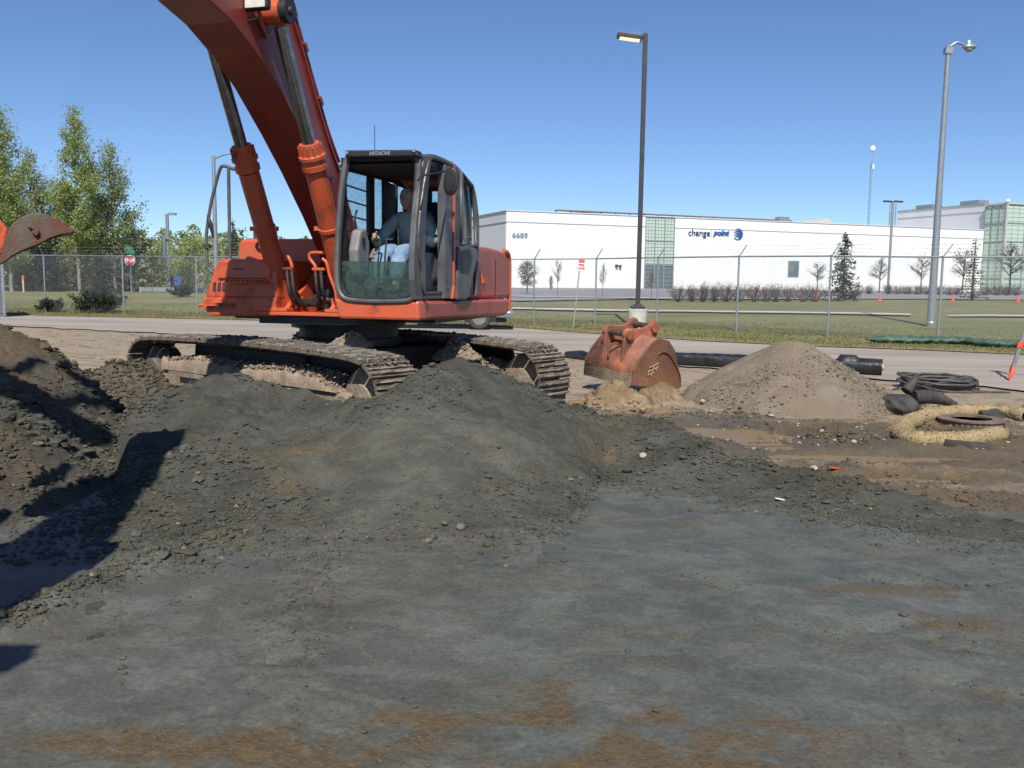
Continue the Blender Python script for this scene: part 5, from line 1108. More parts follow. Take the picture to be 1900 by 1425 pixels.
# ================================================================== FENCE
def zlv(x, y): return float(zl(np.array([x]), np.array([y]))[0])
def ggp(px, py, it=6):
    z = 0.
    for _ in range(it): P = gp(px, py, z); z = zlv(P[0], P[1])
    return np.array([P[0], P[1], z])
fp = [(85, 578), (230, 582), (366, 586), (490, 590), (610, 593), (735, 596), (860, 598), (990, 599.5), (1104, 601), (1218, 603), (1366, 613), (1535, 622.5), (1740, 626.5)]
FP = [ggp(*p) for p in fp]
d0 = FP[0]-FP[1]; P = FP[0].copy(); pre = []
for k in range(6): P = P+d0; P[2] = zlv(P[0], P[1]); pre.append(P.copy())
d1 = np.array([2.9, -1.9, 0]); P = FP[-1].copy(); post_ = []
for k in range(4): P = P+d1; P[2] = zlv(P[0], P[1]); post_.append(P.copy())
FPA = pre[::-1]+FP+post_; FH = 2.42
FE = empty('chain_link_fence', tuple(FPA[8]), 0); tag(FE, 'long galvanised chain link fence with barbed wire running behind the road', 'fence')
fo = np.array(FE.location)
b = MB(); b.cyl((0, 0, -.1), (0, 0, FH), .032, 10); b.lathe([(.042, FH), (.042, FH+.03), (.01, FH+.05)], (0, 0, 0), (0, 0, 1), 10); p0 = b.build('post', M['galv'], FE)
posts = []
for i, P in enumerate(FPA):
    o = p0 if i == 0 else bpy.data.objects.new('post', p0.data)
    if i: COL.objects.link(o); o.parent = FE
    o.location = tuple(P-fo); posts.append(o)
AD = np.array([.40, .10, .0])
for i, P in enumerate(FPA):
    left = i < 9; dirv = np.array([-.02, -.3, .0]) if left else np.array([.20, -.12, 0])
    b = MB(); b.bar((0, 0, FH), (dirv[0], dirv[1], FH+.36), .035, .03); o = b.build('barb_arm', M['galv'], posts[i])
b = MB()
for A, B in zip(FPA[:-1], FPA[1:]): b.cyl(tuple(A-fo+np.array([0, 0, FH])), tuple(B-fo+np.array([0, 0, FH])), .026, 8)
b.build('top_rail', M['galv'], FE)
V = []; Fm = []; Wr = .0030
for i, (A, B) in enumerate(zip(FPA[:-1], FPA[1:])):
    A = A-fo; B = B-fo; L_ = np.hypot(*(B-A)[:2]); u = (B-A)/L_; pit = .075; nW = int((L_+FH)/pit)
    for sgn in (1, -1):
        for k in range(nW):
            s0 = k*pit-FH if sgn > 0 else k*pit; s1 = s0+sgn*FH; z0, z1 = .04, FH
            if s1 < s0: pass
            # clip to [0,L]
            def cl(s0, z0, s1, z1):
                if s0 == s1: return None
                t0, t1 = 0., 1.
                for lo in (0., L_):
                    t = (lo-s0)/(s1-s0)
                    if (s1 > s0) == (lo == 0.): t0 = max(t0, t)
                    else: t1 = min(t1, t)
                if t1 <= t0: return None
                return s0+(s1-s0)*t0, z0+(z1-z0)*t0, s0+(s1-s0)*t1, z0+(z1-z0)*t1
            r_ = cl(s0, z0, s1, z1)
            if r_ is None: continue
            a = A+u*r_[0]+np.array([0, 0, r_[1]]); c_ = A+u*r_[2]+np.array([0, 0, r_[3]]); nb = len(V)
            for e in (a, c_): V += [e+np.array([0, -Wr, -Wr]), e+np.array([0, -Wr, Wr]), e+np.array([0, Wr*1.2, 0])]
            Fm += [(nb, nb+1, nb+4, nb+3), (nb+1, nb+2, nb+5, nb+4), (nb+2, nb, nb+3, nb+5)]
o = mesh_np('wire_mesh', np.array(V), np.array(Fm), M['galv'], FE)
b = MB()
for i, (A, B) in enumerate(zip(FPA[:-1], FPA[1:])):
    f = lambda i: np.array([-.02, -.3, .36]) if i < 9 else np.array([.20, -.12, .36])
    for t in (.35, .68, 1.0):
        a = A-fo+f(i)*t+np.array([0, 0, FH]); c_ = B-fo+f(i+1)*t+np.array([0, 0, FH]); mid = (a+c_)/2-np.array([0, 0, .03])
        b.tube([a, mid, c_], .0045, 3, 3, cap=False)
        for k in range(8): q_ = a+(c_-a)*(k+.5)/8-np.array([0, 0, .02]); b.bar(q_-np.array([0, 0, .03]), q_+np.array([0.02, 0, .03]), .006)
o = b.build('barbed_wire', M['galv'], FE, fix=False); o['kind'] = 'stuff'

# ================================================================== BUILDINGS
def plane_hit(px, py, P0, n): return onP(px, py, P0, n)
ZB = .85
A0 = atY(940, 391, 108.); ZT = A0[2]; B0 = gp(1826, 427, ZT)
wd = (B0-A0)[:2]; WLn = np.hypot(*wd); wd = np.array([wd[0], wd[1], 0])/WLn; wn = np.array([wd[1], -wd[0], 0])     # outward, towards the viewer
if wn[1] > 0: wn = -wn
bd = -wn
BL = empty('white_building', (A0[0], A0[1], ZB), math.atan2(wd[1], wd[0])); tag(BL, 'long low white building with address numerals and a blue lettered sign', 'building')
# building axes: x along the front, y into the building, z up
def wp(px, py): P = onP(px, py, A0, wn); return float((P-A0)@wd), float(P[2]-ZB)
HT = ZT-ZB
def jb(name, x0, x1, y0, y1, z0, z1, m, par=BL, bev=0):
    b = MB(); b.bx(x0, x1, y0, y1, z0, z1); return b.build(name, m, par, bev)
gw0, gw1 = wp(1196, 500)[0], wp(1249, 500)[0]; gz1 = wp(1222, 403)[1]; gz0 = wp(1222, 490)[1]
zl2 = wp(1500, 425)[1]; zpar = wp(1000, 411)[1]
jb('wall', 0, gw0, 0, .4, -.6, HT, M['white']); jb('wall', gw1, WLn+2, 0, .4, -.6, HT, M['white']); jb('wall', gw0, gw1, 0, .4, gz1, HT, M['white'])
jb('side_wall', 0, .4, .402, 70, -.6, HT, M['greywall']); jb('back_wall', 0, WLn+30, 70.01, 70.4, -.6, HT, M['greywall']); jb('roof', .41, WLn+30, .41, 70, HT-.5, HT-.3, M['greywall'])  # side wall greyed in its colour for the shade it stands in
zj = HT-1.25
jb('joint_band', -.03, gw0-.1, -.05, -.004, zj-.04, zj+.04, M['whiteline']); jb('joint_band', gw1+.1, WLn+2, -.05, -.004, zj-.04, zj+.04, M['whiteline']); jb('joint_band', -.06, -.006, -.05, 70, zj-.05, zj+.05, M['whiteline'])
jb('parapet_cap', -.12, WLn+2, -.10, .46, HT+.003, HT+.10, M['greywall']); jb('parapet_cap', -.12, .46, .47, 70, HT+.003, HT+.10, M['greywall'])
# curtain wall: panes between mullions
def curtain(x0, x1, z0, z1, nx, nz, par, matp, place=lambda x, z, d: (x, d, z), big=(3, 2), prefix='pane', small=True):
    w = (x1-x0)/nx; h_ = (z1-z0)/nz; first = None
    for i in range(nx):
        for j in range(nz):
            if first is None:
                b = MB(); b.box((0, 0, 0), (w-.06, .06, h_-.05)); first = b.build(prefix, matp, par); o = first
            else: o = bpy.data.objects.new(prefix, first.data); COL.objects.link(o); o.parent = par
            x, y, z = place(x0+(i+.5)*w, z0+(j+.5)*h_, .08); o.location = (x, y, z); o['_'] = 1; del o['_']
    for i in range(big[0]+1):
        b = MB(); X_ = x0+(x1-x0)*i/big[0]; b.box(place(X_, (z0+z1)/2, .02), (.14, .12, z1-z0+.1)); b.build('mullion', M['mull'], par)
    for j in range(big[1]+1):
        b = MB(); Z_ = z0+(z1-z0)*j/big[1]; b.box(place((x0+x1)/2, Z_, .03), (x1-x0, .11, .13)); b.build('transom', M['mull'], par)
    b = MB(); b.box(place((x0+x1)/2, (z0+z1)/2, .16), (x1-x0, .06, z1-z0)); b.build('backing', M['mull'], par)
curtain(gw0, gw1, gz0, gz1, 9, 14, BL, M['panel'])
curtain(gw0, gw1, -.3, gz0-.15, 3, 6, BL, M['darkglass'], big=(3, 1), prefix='door_pane')
# address numerals, sign lettering, emblem
xw = Vector((1, 0, 0)); zw = Vector((0, 0, 1))
a = wp(950, 441); c_ = wp(979, 441); NUM = text('address_numerals', '6689', 1.0, (0, 0, 0), xw, zw, M['lettergrey'], BL, .05, offset=.02)
a = wp(1276, 437.5); c_ = wp(1317, 437.5); hgt = wp(1276, 424.5)[1]-a[1]
o = text('sign_word', 'change', 1.0, (0, 0, 0), xw, zw, M['navy'], BL, .05)
def fit(o, x0, x1, z0, z1, y=-.06, keepbase=None):
    me = o.data; co = np.array([v.co[:] for v in me.vertices]); mn, mx = co.min(0), co.max(0)
    sx = (x1-x0)/(mx[0]-mn[0]); sz = (z1-z0)/(mx[2]-mn[2])
    for v in me.vertices: v.co = ((v.co.x-mn[0])*sx+x0, v.co.y-mn[1]+y-.05, (v.co.z-mn[2])*sz+z0)
    me.update()
fit(NUM, wp(950, 436)[0], wp(979, 436)[0], wp(964, 441)[1], wp(964, 431.5)[1])
fit(o, wp(1277, 430)[0], wp(1317, 430)[0], wp(1297, 441.5)[1], wp(1297, 426)[1])
o = text('sign_word', 'point', 1.0, (0, 0, 0), xw, zw, M['blue'], BL, .05, shear=.25, offset=.035); fit(o, wp(1323, 432)[0], wp(1353, 432)[0], wp(1338, 440.5)[1], wp(1338, 427)[1])
x_ = wp(1319.5, 433)[0]; b = MB(); b.bx(x_-.03, x_+.03, -.06, -.01, wp(1319, 443)[1], wp(1319, 424)[1]); b.build('sign_bar', M['whiteline'], BL)
ec = wp(1369, 434.5); er = (wp(1378, 434)[0]-wp(1360, 434)[0])/2
def crescent(c, r, a0, a1, w0, flip=1):
    out = [(c[0]+r*math.cos(a), c[1]+r*math.sin(a)) for a in np.linspace(a0, a1, 18)]; inn = [(c[0]-w0+(r*.98)*math.cos(a)*.86, c[1]+r*.9*math.sin(a)) for a in np.linspace(a1, a0, 18)]; return out+inn
b = MB(); b.prism([(p[0], p[1]) for p in crescent(ec, er, -2.2, 1.9, er*.34)], 'y', -.10, -.02); b.build('emblem_crescent', M['blue'], BL)
for k in range(3):
    b = MB(); zz = ec[1]+er*(.35-.42*k); pts = [(ec[0]-er*(.98-.1*k), -.08, zz-er*.12), (ec[0]-er*.3, -.08, zz+er*.16), (ec[0]+er*.25, -.08, zz+er*.10), (ec[0]+er*.6, -.08, zz-er*.15)]; b.tube(pts, [.02, er*.10, er*.11, .03], 6, 4); b.build('emblem_stripe', M['blue'], BL)
x0, z0 = wp(1463, 512); x1, z1 = wp(1481, 486); jb('louvre', x0, x1, -.08, -.005, z0, z1, M['darkglass']); jb('louvre_frame', x0-.15, x1+.15, -.05, -.004, z0-.15, z1+.15, M['mull'])
for px, py in ((1143, 493), (1149.5, 494)): x0, z0 = wp(px, py); jb('wall_lamp', x0-.14, x0+.14, -.3, -.01, z0-.14, z0+.14, M['dark'])
# clutter on the roof edge
b = MB(); x0 = wp(1040, 390)[0]; x1 = wp(1480, 408)[0]; b.cyl((x0, 1.4, HT+.42), (x1, 1.4, HT+.30), .09, 6); b.cyl((x0, 1.4, HT+.42), (x0+6, 1.1, HT+.15), .07, 6)
for k in range(18): x_ = x0+(x1-x0)*k/17; b.bx(x_-.1, x_+.1, 1.3, 1.5, HT-.3, HT+.45-.1*k/17)
b.build('roof_pipe', M['castiron'], BL)
x0 = wp(1455, 407)[0]; jb('roof_hatch', x0, x0+1.6, 1, 2, HT-.3, HT+.75, M['galv'])
b = MB(); x0 = wp(1540, 410)[0]; x1 = wp(1575, 410)[0]; b.prism([(x0, HT), (x1, HT), (x1-.3, HT+.5), (x0+2.2, HT+1.0), (x0+1, HT+.8)], 'y', 3, 7); b.build('roof_vent', M['curb'], BL)
# grey upper block with the glazed corner tower
TZ = 0
sidev = -wn          # into the building
T0 = None
Tt = .0
for t in np.linspace(0, 12, 200):
    P = B0+wn*t+np.array([0, 0, 0]); pr = P-CAM; w_ = pr@FW; px = 950+F*(pr@RT)/w_
    if px >= 1866: T0 = P; break
if T0 is None: T0 = B0+wn*4
zt = float(onP(1866, 377, T0, -FW)[2])
TW = empty('glazed_tower', (T0[0], T0[1], ZB), math.atan2(wd[1], wd[0])); tag(TW, 'green glazed corner tower at the right end of the white building', 'building')
th = zt-ZB; tl = float((B0-T0)@bd); 
def tj(name, x0, x1, y0, y1, z0, z1, m): return jb(name, x0, x1, y0, y1, z0, z1, m, TW)
curtain(0.05, 14, -.6, th-.15, 12, 22, TW, M['panel'], big=(4, 5))
curtain(0.05, tl-.05, -.6, th-.15, 6, 22, TW, M['panel'], place=lambda x, z, d: (d, x, z), big=(3, 5)) if False else None
# left face: same panels, turned a quarter
nn = max(4, int(tl/1.1)); first = None
for i in range(nn):
    for j in range(22):
        w = tl/nn; h_ = (th-.15+.6)/22
        if first is None: b = MB(); b.box((0, 0, 0), (.06, w-.06, h_-.05)); first = b.build('pane', M['panel'], TW); o = first
        else: o = bpy.data.objects.new('pane', first.data); COL.objects.link(o); o.parent = TW
        o.location = (.08, (i+.5)*w, -.6+(j+.5)*h_)
for i in range(4): b = MB(); b.box((.02, tl*i/3, th/2-.3), (.12, .13, th)); b.build('mullion', M['mull'], TW)
for j in range(6): b = MB(); b.box((.03, tl/2, -.6+(th+.45)*j/5), (.11, tl, .12)); b.build('transom', M['mull'], TW)
tj('core', .2, 13.9, .2, tl, -.6, th-.2, M['mull'])
tj('corner_post', -.12, .12, -.12, .12, -.6, th, M['curb']); tj('tower_cap', -.15, 14, -.15, tl, th-.14, th+.1, M['curb'])
b = MB(); b.lathe([(.1, 0), (.3, .1), (.3, .3), (.1, .45)], (0, 0, th+.1), (0, 0, 1), 12); b.build('cap_light', M['signwhite'], TW)
GB = empty('grey_block', (B0[0], B0[1], ZB), math.atan2(wd[1], wd[0])); tag(GB, 'pale grey upper hall wall rising behind the white wall, left of the glazed tower', 'building')
gh = float(onP(1829, 379, B0+bd*.5, wn)[2])-ZB
# its far end is where px 1659 meets the line
Ln = 30
for t in np.linspace(5, 90, 400):
    pr = B0+bd*t-CAM; px = 950+F*(pr@RT)/(pr@FW)
    if px <= 1660: Ln = t; break
b = MB(); b.bx(.45, 30, .5, Ln, HT-.6, gh); b.build('wall', M['greywall'], GB); b = MB(); b.bx(.35, 30, .45, Ln, gh+.003, gh+.15); b.build('parapet_cap', M['mull'], GB)
b = MB(); b.bx(.40, .445, .5, Ln, gh-1.15, gh-1.05); b.build('joint_band', M['whiteline'], GB)
for t in (3.2, 12): b = MB(); b.bx(2, 4, t, t+3.4, gh+.16, gh+.9); b.build('roof_unit', M['galv'], GB)
b = MB(); 
for t in (Ln+.3, Ln+1.6): b.bar((.3, t, HT-.5), (.3, t, gh+1.4), .12)
for k in range(8): z = HT+k*.5; b.bar((.3, Ln+.3, z), (.3, Ln+1.6, z), .06)
b.build('roof_ladder', M['mull'], GB)
strip('parking_lot', [ggp(960, 560)[:2].tolist()]+[ggp(x, y)[:2].tolist() for x, y in ((1250, 555), (1450, 556), (1700, 556), (1950, 558))], [(P_[0], P_[1]) for P_ in (A0-wd*25+wn*4, A0+wn*4, B0+wn*6, B0+wd*40+wn*6)], M['parking'], n=120, rows=30, hf=lambda x, y: zl(x, y)+.06)
strip('sidewalk', [ggp(x, y)[:2].tolist() for x, y in ((900, 553), (1250, 557), (1480, 557.5))], [ggp(x, y)[:2].tolist() for x, y in ((900, 551.5), (1250, 555.8), (1480, 556.5))], M['curb'], n=80, rows=3, hf=lambda x, y: zl(x, y)+.12)
strip('footpath', [ggp(x, y)[:2].tolist() for x, y in ((950, 567), (1200, 575), (1400, 581), (1690, 585.5))], [ggp(x, y)[:2].tolist() for x, y in ((950, 565.8), (1200, 573.5), (1400, 579), (1690, 583.5))], M['curb'], n=120, rows=3, hf=lambda x, y: zl(x, y)+.07)
strip('footpath', [ggp(x, y)[:2].tolist() for x, y in ((1758, 588), (1830, 588), (1960, 590))], [ggp(x, y)[:2].tolist() for x, y in ((1758, 585.5), (1830, 586), (1960, 588))], M['curb'], n=60, rows=3, hf=lambda x, y: zl(x, y)+.07)

# ================================================================== LAMPS AND MASTS
def zpos(px, py): return ggp(px, py)
# dark square pole on a concrete base
P = zpos(1182, 613); LP = empty('street_lamp', tuple(P), 0); tag(LP, 'dark square lamp post on a concrete block with a lit flat lamp head', 'street lamp', 'lamp posts')
lz = lambda px, py: float(atY(px, py, P[1])[2]-P[2]); lx = lambda px, py: float(atY(px, py, P[1])[0]-P[0])
zb_ = lz(1182, 573); zt_ = lz(1197, 62)
b = MB(); b.lathe([(.33, -.3), (.33, zb_-.02), (.30, zb_)], (0, 0, 0), (0, 0, 1), 28); b.build('concrete_base', M['concrete'], LP)
b = MB(); b.bx(-.22, .22, -.22, .22, zb_+.002, zb_+.10); b.bx(-.13, .13, -.13, .13, zb_+.10, zb_+.16); b.build('base_cover', M['bronze'], LP, .01)
b = MB(); b.bx(-.072, .072, -.072, .072, zb_+.1, zt_); b.build('pole', M['bronze'], LP, .01)
hx = lx(1146, 50)+.0; b = MB(); R = Matrix.Rotation(math.radians(7), 3, 'Y'); b.box((hx*.56, -.0, zt_-.12), (abs(hx)*.9, .42, .13), R); b.bar((hx*.15, 0, zt_-.08), (0, 0, zt_-.08), .09, .10); hd = b.build('lamp_head', M['bronze'], LP, .02)
b = MB(); b.box((hx*.56, -.0, zt_-.195), (abs(hx)*.72, .32, .03), R); b.build('lamp_lens', M['lens'], hd)
b = MB(); 
for k in range(13): b.cyl((hx*(.2+.06*k), 0, zt_-.03+.0*k), (hx*(.2+.06*k), .01, zt_+.06+.02*(k*.06*abs(hx))), .008, 4)
b.build('bird_spikes', M['galv'], hd)
# tall galvanised pole with a curved arm and a cobra head
P = zpos(1727, 597); L2 = empty('street_lamp', tuple(P), 0); tag(L2, 'tall round galvanised lamp post with a curved arm, right of the fence post', 'street lamp', 'lamp posts')
zt_ = lz(1751, 84)
b = MB(); b.tube([(0, 0, -.2), (0, 0, zt_)], [.135, .075], 16); b.lathe([(.14, -.1), (.16, .12), (.14, .16)], (0, 0, 0), (0, 0, 1), 16); b.build('pole', M['galv'], L2)
pts = [(.05, 0, lz(1753, 96)), (lx(1762, 90), 0, lz(1762, 88)), (lx(1775, 79), 0, lz(1775, 79)), (lx(1787, 82), 0, lz(1787, 82))]; b = MB(); b.tube(pts, .045, 8, 6); b.bx(-.12, .12, -.1, .1, lz(1753, 100), lz(1753, 88)); b.build('arm', M['galv'], L2)
hx0 = lx(1799, 87); hz0 = lz(1799, 87); b = MB(); ellip(b, (hx0, 0, hz0), (.24, .15, .10), 18, 10); ellip(b, (hx0-.02, 0, hz0-.05), (.14, .12, .12), 16, 8); hd = b.build('lamp_head', M['galv'], L2)
b = MB(); b.lathe([(.045, 0), (.05, .04), (.03, .12)], (hx0-.03, 0, hz0+.09), (0, 0, 1), 10); b.build('photocell', M['signwhite'], hd)
# slim galvanised pole left of the handrail, arm passing behind the boom cylinder
P = ggp(402, 545); L3 = empty('street_lamp', tuple(P), 0); tag(L3, 'slim galvanised lamp post standing behind the cab handrail', 'street lamp', 'lamp posts')
zt_ = lz(399, 289); b = MB(); b.tube([(0, 0, -.2), (0, 0, zt_)], [.16, .11], 12); b.build('pole', M['galv'], L3)
b = MB(); b.tube([(0, 0, zt_-.2), (lx(412, 290), 0, lz(412, 288)), (lx(430, 284), 0, lz(430, 284)), (lx(452, 281), 0, lz(452, 281))], .06, 8, 4); b.build('arm', M['galv'], L3)
b = MB(); ellip(b, (lx(458, 281), 0, lz(458, 281)), (.4, .16, .12)); b.build('lamp_head', M['galv'], L3)
P = ggp(314, 540); L4 = empty('street_lamp', tuple(P), 0); tag(L4, 'small far lamp post with a short flat head above the left thicket', 'street lamp', 'lamp posts')
zt_ = lz(312, 397); b = MB(); b.tube([(0, 0, -.2), (0, 0, zt_)], .12, 10); b.build('pole', M['galv'], L4); b = MB(); b.box((lx(320, 397), 0, zt_), (abs(lx(326, 397)-lx(313, 397)), .3, .16)); b.build('lamp_head', M['galv'], L4)
P = ggp(307, 540); L5 = empty('street_lamp', tuple(P), 0); tag(L5, 'short thin pole with a crossarm, just left of the far lamp post', 'street lamp', 'lamp posts')
zt_ = lz(306, 437); b = MB(); b.tube([(0, 0, -.2), (0, 0, zt_)], .09, 8); b.bar((-.5, 0, zt_-.2), (.5, 0, zt_-.2), .1); b.build('pole', M['galv'], L5)
P = atY(1647, 545, 96.); P[2] = zlv(P[0], P[1]); L6 = empty('street_lamp', tuple(P), 0); tag(L6, 'thin parking lot lamp post with twin dark heads before the white wall', 'street lamp', 'lamp posts')
pr = P-CAM; zt_ = lz(1655, 375); b = MB(); b.tube([(0, 0, -.2), (0, 0, zt_)], .13, 10); b.build('pole', M['galv'], L6)
for s_2 in (-1, 1): b = MB(); b.box((s_2*.55, 0, zt_+.06), (.85, .4, .16), Matrix.Rotation(-.12*s_2*0+.05, 3, 'Y')); b.build('lamp_head', M['bronze'], L6)
P = atY(1611, 418, 260.); P[2] = 0; MA = empty('radio_mast', tuple(P), 0); tag(MA, 'faint thin lattice mast with a white dish rising behind the white building', 'mast')
zt_ = lz(1618, 276); b = MB(); hm = zt_-3
tx = lx(1618, 276)
for i in range(3): a = 2*math.pi*i/3; b.bar((.32*math.cos(a), .32*math.sin(a), 0), (.32*math.cos(a)+0, .32*math.sin(a), hm), .06)
for k in range(int(hm/1.6)):
    for i in range(3): a = 2*math.pi*i/3; a2 = 2*math.pi*(i+1)/3; b.bar((.32*math.cos(a), .32*math.sin(a), k*1.6), (.32*math.cos(a2), .32*math.sin(a2), k*1.6+1.6), .04)
b.bar((0, 0, hm), (0, 0, zt_), .08); b.build('lattice', M['galv'], MA)
b = MB(); ellip(b, (0, -.3, zt_), (.75, .35, .85)); b.build('dish', M['signwhite'], MA); b = MB(); b.bx(.1, .6, -.4, .1, zt_-5.5, zt_-4.2); b.build('antenna_panel', M['signwhite'], MA)

# ================================================================== SIGNS, CONES, STAKE, CABINET
P = zpos(1063, 611); SG = empty('fire_lane_sign', tuple(P), 0); tag(SG, 'leaning steel post with a small white and red fire lane sign', 'sign')
Yp = P[1]; top_ = np.array([lx(1077, 483), 0, lz(1077, 483)]); b = MB(); b.bar((0, 0, -.1), tuple(top_), .06, .04); b.build('post', M['galv'], SG)
up = Vector(tuple(top_)).normalized(); xr = Vector((up.z, 0, -up.x)); cS = Vector((lx(1078.5, 491.5), -.04, lz(1078.5, 491.5))); hw = abs(lx(1084.5, 491)-lx(1072.5, 491))/2; hhh = abs(lz(1078, 481)-lz(1078, 503))/2
b = MB(); b.slab([tuple(cS-xr*hw-up*hhh), tuple(cS+xr*hw-up*hhh), tuple(cS+xr*hw+up*hhh), tuple(cS-xr*hw+up*hhh)], (0, 1, 0), .012); bd_ = b.build('board', M['signwhite'], SG)
def onboard(s_t, size, dx, dz, m_, par=bd_): text('lettering', s_t, size, tuple(cS+xr*dx+up*dz+Vector((0, -.006, 0))), xr, up, m_, par, .003, offset=.004, align='CENTER')
onboard('FIRE', .105, 0, -.04, M['red']); onboard('LANE', .105, 0, -.15, M['red'])
b = MB(); c2 = cS+up*(hhh*.68); b.slab([tuple(c2-xr*hw*.92-up*.06), tuple(c2+xr*hw*.92-up*.06), tuple(c2+xr*hw*.92+up*.06), tuple(c2-xr*hw*.92+up*.06)], (0, -1, 0), .004); b.build('red_band', M['red'], bd_)
text('lettering', 'NO PARKING', .05, tuple(c2-up*.018+Vector((0, -.008, 0))), xr, up, M['signwhite'], bd_, .002, align='CENTER')
P = ggp(244, 542); SG = empty('stop_sign', tuple(P), 0); tag(SG, 'red stop sign under a green street name board beyond the left fence', 'sign'); Yp = P[1]
zt_ = lz(243, 458); b = MB(); b.cyl((0, 0, -.1), (0, 0, zt_), .05, 8); b.build('post', M['galv'], SG)
c = (lx(242, 483), -.08, lz(242, 483)); r = abs(lz(242, 473)-lz(242, 493))/2*1.04
oct_ = [(c[0]+r*math.cos(math.pi/8+k*math.pi/4), c[2]+r*math.sin(math.pi/8+k*math.pi/4)) for k in range(8)]
b = MB(); b.prism([(c[0]+(q_[0]-c[0])*1.0, c[2]+(q_[1]-c[2])*1.0) for q_ in oct_], 'y', -.09, -.075); bb = b.build('board', M['signwhite'], SG); b = MB(); b.prism([(c[0]+(q_[0]-c[0])*.93, c[2]+(q_[1]-c[2])*.93) for q_ in oct_], 'y', -.10, -.092); b.build('red_face', M['red'], bb)
text('lettering', 'STOP', r*.78, (c[0], -.105, c[2]-r*.27), (1, 0, 0), (0, 0, 1), M['signwhite'], bb, .004, align='CENTER', offset=.01)
b = MB(); b.bx(lx(233, 466), lx(251, 466), -.09, -.07, lz(242, 470), lz(242, 464)); b.build('street_name_board', M['signgreen'], SG); b = MB(); b.bx(lx(234, 460), lx(246, 460), .02, .04, lz(242, 463), lz(242, 458)); b.build('street_name_board', M['signgreen'], SG)
P = ggp(324, 540); SG = empty('blue_sign', tuple(P), 0); tag(SG, 'wide blue sign board standing in front of the parked white caravans', 'sign'); Yp = P[1]
b = MB(); b.bx(lx(312, 520), lx(336, 520), -.05, .0, lz(324, 530), lz(324, 511)); bb = b.build('board', M['signblue'], SG); b = MB(); b.cyl((lx(315, 530), .06, -.1), (lx(315, 530), .06, lz(324, 514)), .06, 8); b.build('post', M['galv'], SG); b = MB(); b.cyl((lx(333, 530), .06, -.1), (lx(333, 530), .06, lz(324, 514)), .06, 8); b.build('post', M['galv'], SG)
P = ggp(44, 542); SG = empty('survey_stake', tuple(P), 0); tag(SG, 'thin wooden survey stake with an orange top on the left lawn', 'stake'); Yp = P[1]
b = MB(); b.box((0, 0, lz(44, 527)/1.0), (.10, .05, lz(44, 514)*1.1)); b.build('lath', M['wood'], SG); b = MB(); b.box((0, 0, lz(45, 514.5)), (.13, .07, abs(lz(44, 519)-lz(44, 512)))); b.build('orange_tip', M['cone'], SG)
# steel cabinet at the left edge
P = ggp(4, 588); SG = empty('steel_container', tuple(P), .56); tag(SG, 'grey ribbed steel container cut off by the left edge of the picture', 'container')
zt_ = lz(4, 478); b = MB(); b.bx(-2.4, .02, 0, 2.2, .12, zt_); cb = b.build('body', M['crate'], SG, .02)
for k in range(9): b = MB(); b.bx(-.22-.25*k, -.12-.25*k, -.03, -.002, .2, zt_-.1); b.build('rib', M['crate'], cb)
b = MB(); b.bx(.022, .12, -.05, .07, 0, zt_+.02); b.build('corner_post', M['galv'], SG); b = MB(); b.bx(-2.4, .14, -.06, 2.2, .0, .11); b.build('base_rail', M['crate'], SG)
# traffic cones
CL = {0: 'far left one', }
cones = [(1284.5, 546, 0), (1325, 547, 0), (1351, 548, 0), (1361.5, 550, 0), (1395, 547, 0), (1415, 546.5, 0), (1432, 547, 0), (1464.5, 545, 0), (1487, 556, 1), (1509, 546, 0), (1514.5, 558, 1), (1541, 557, 1), (1632, 560, 1), (1767.5, 560, 1), (1888, 562, 1)]
lab = ['orange cone among bare bushes, leftmost cone of all', 'orange cone in the bushes, second from the left end', 'orange cone standing close left of another in the bushes', 'slightly larger cone in the bushes just left of the tall fence post', 'orange cone half hidden by twigs right of the tall fence post', 'orange cone deep in the bare bushes left of the louvre', 'orange cone behind the bushes directly below and left of the louvre', 'orange cone standing just left below the wall louvre', 'small orange cone at the lot edge, first of the front row', 'orange cone behind the twigs left of the spruce', 'larger orange cone on the lot edge left of the spruce', 'orange cone at the foot of the spruce by the fence post', 'lone orange cone on the lot edge midway between the spruces', 'dark shaded orange cone left of the bare right spruce', 'largest orange cone at the lot edge, rightmost in the picture']
c0_ = None
for (px, py, big), lb in zip(cones, lab):
    P = ggp(px, py); P[2] += .06
    if c0_ is None:
        c0_ = empty('traffic_cone', tuple(P), 0); b = MB(); b.lathe([(.20, .035), (.17, .10), (.045, .74), (.03, .76)], (0, 0, 0), (0, 0, 1), 14); b.build('cone_body', M['cone'], c0_); b = MB(); b.bx(-.22, .22, -.22, .22, 0, .034); b.build('base', M['cone'], c0_); cn = c0_
    else: cn = copy_tree(c0_); cn.location = tuple(P)
    # heights: measured 9 to 13 px
    hpx = 13 if big else 10; s_ = hpx*P[1]/1700/.76; cn.scale = (s_,)*3
    tag(cn, lb, 'traffic cone', 'orange traffic cones round the parking lot')

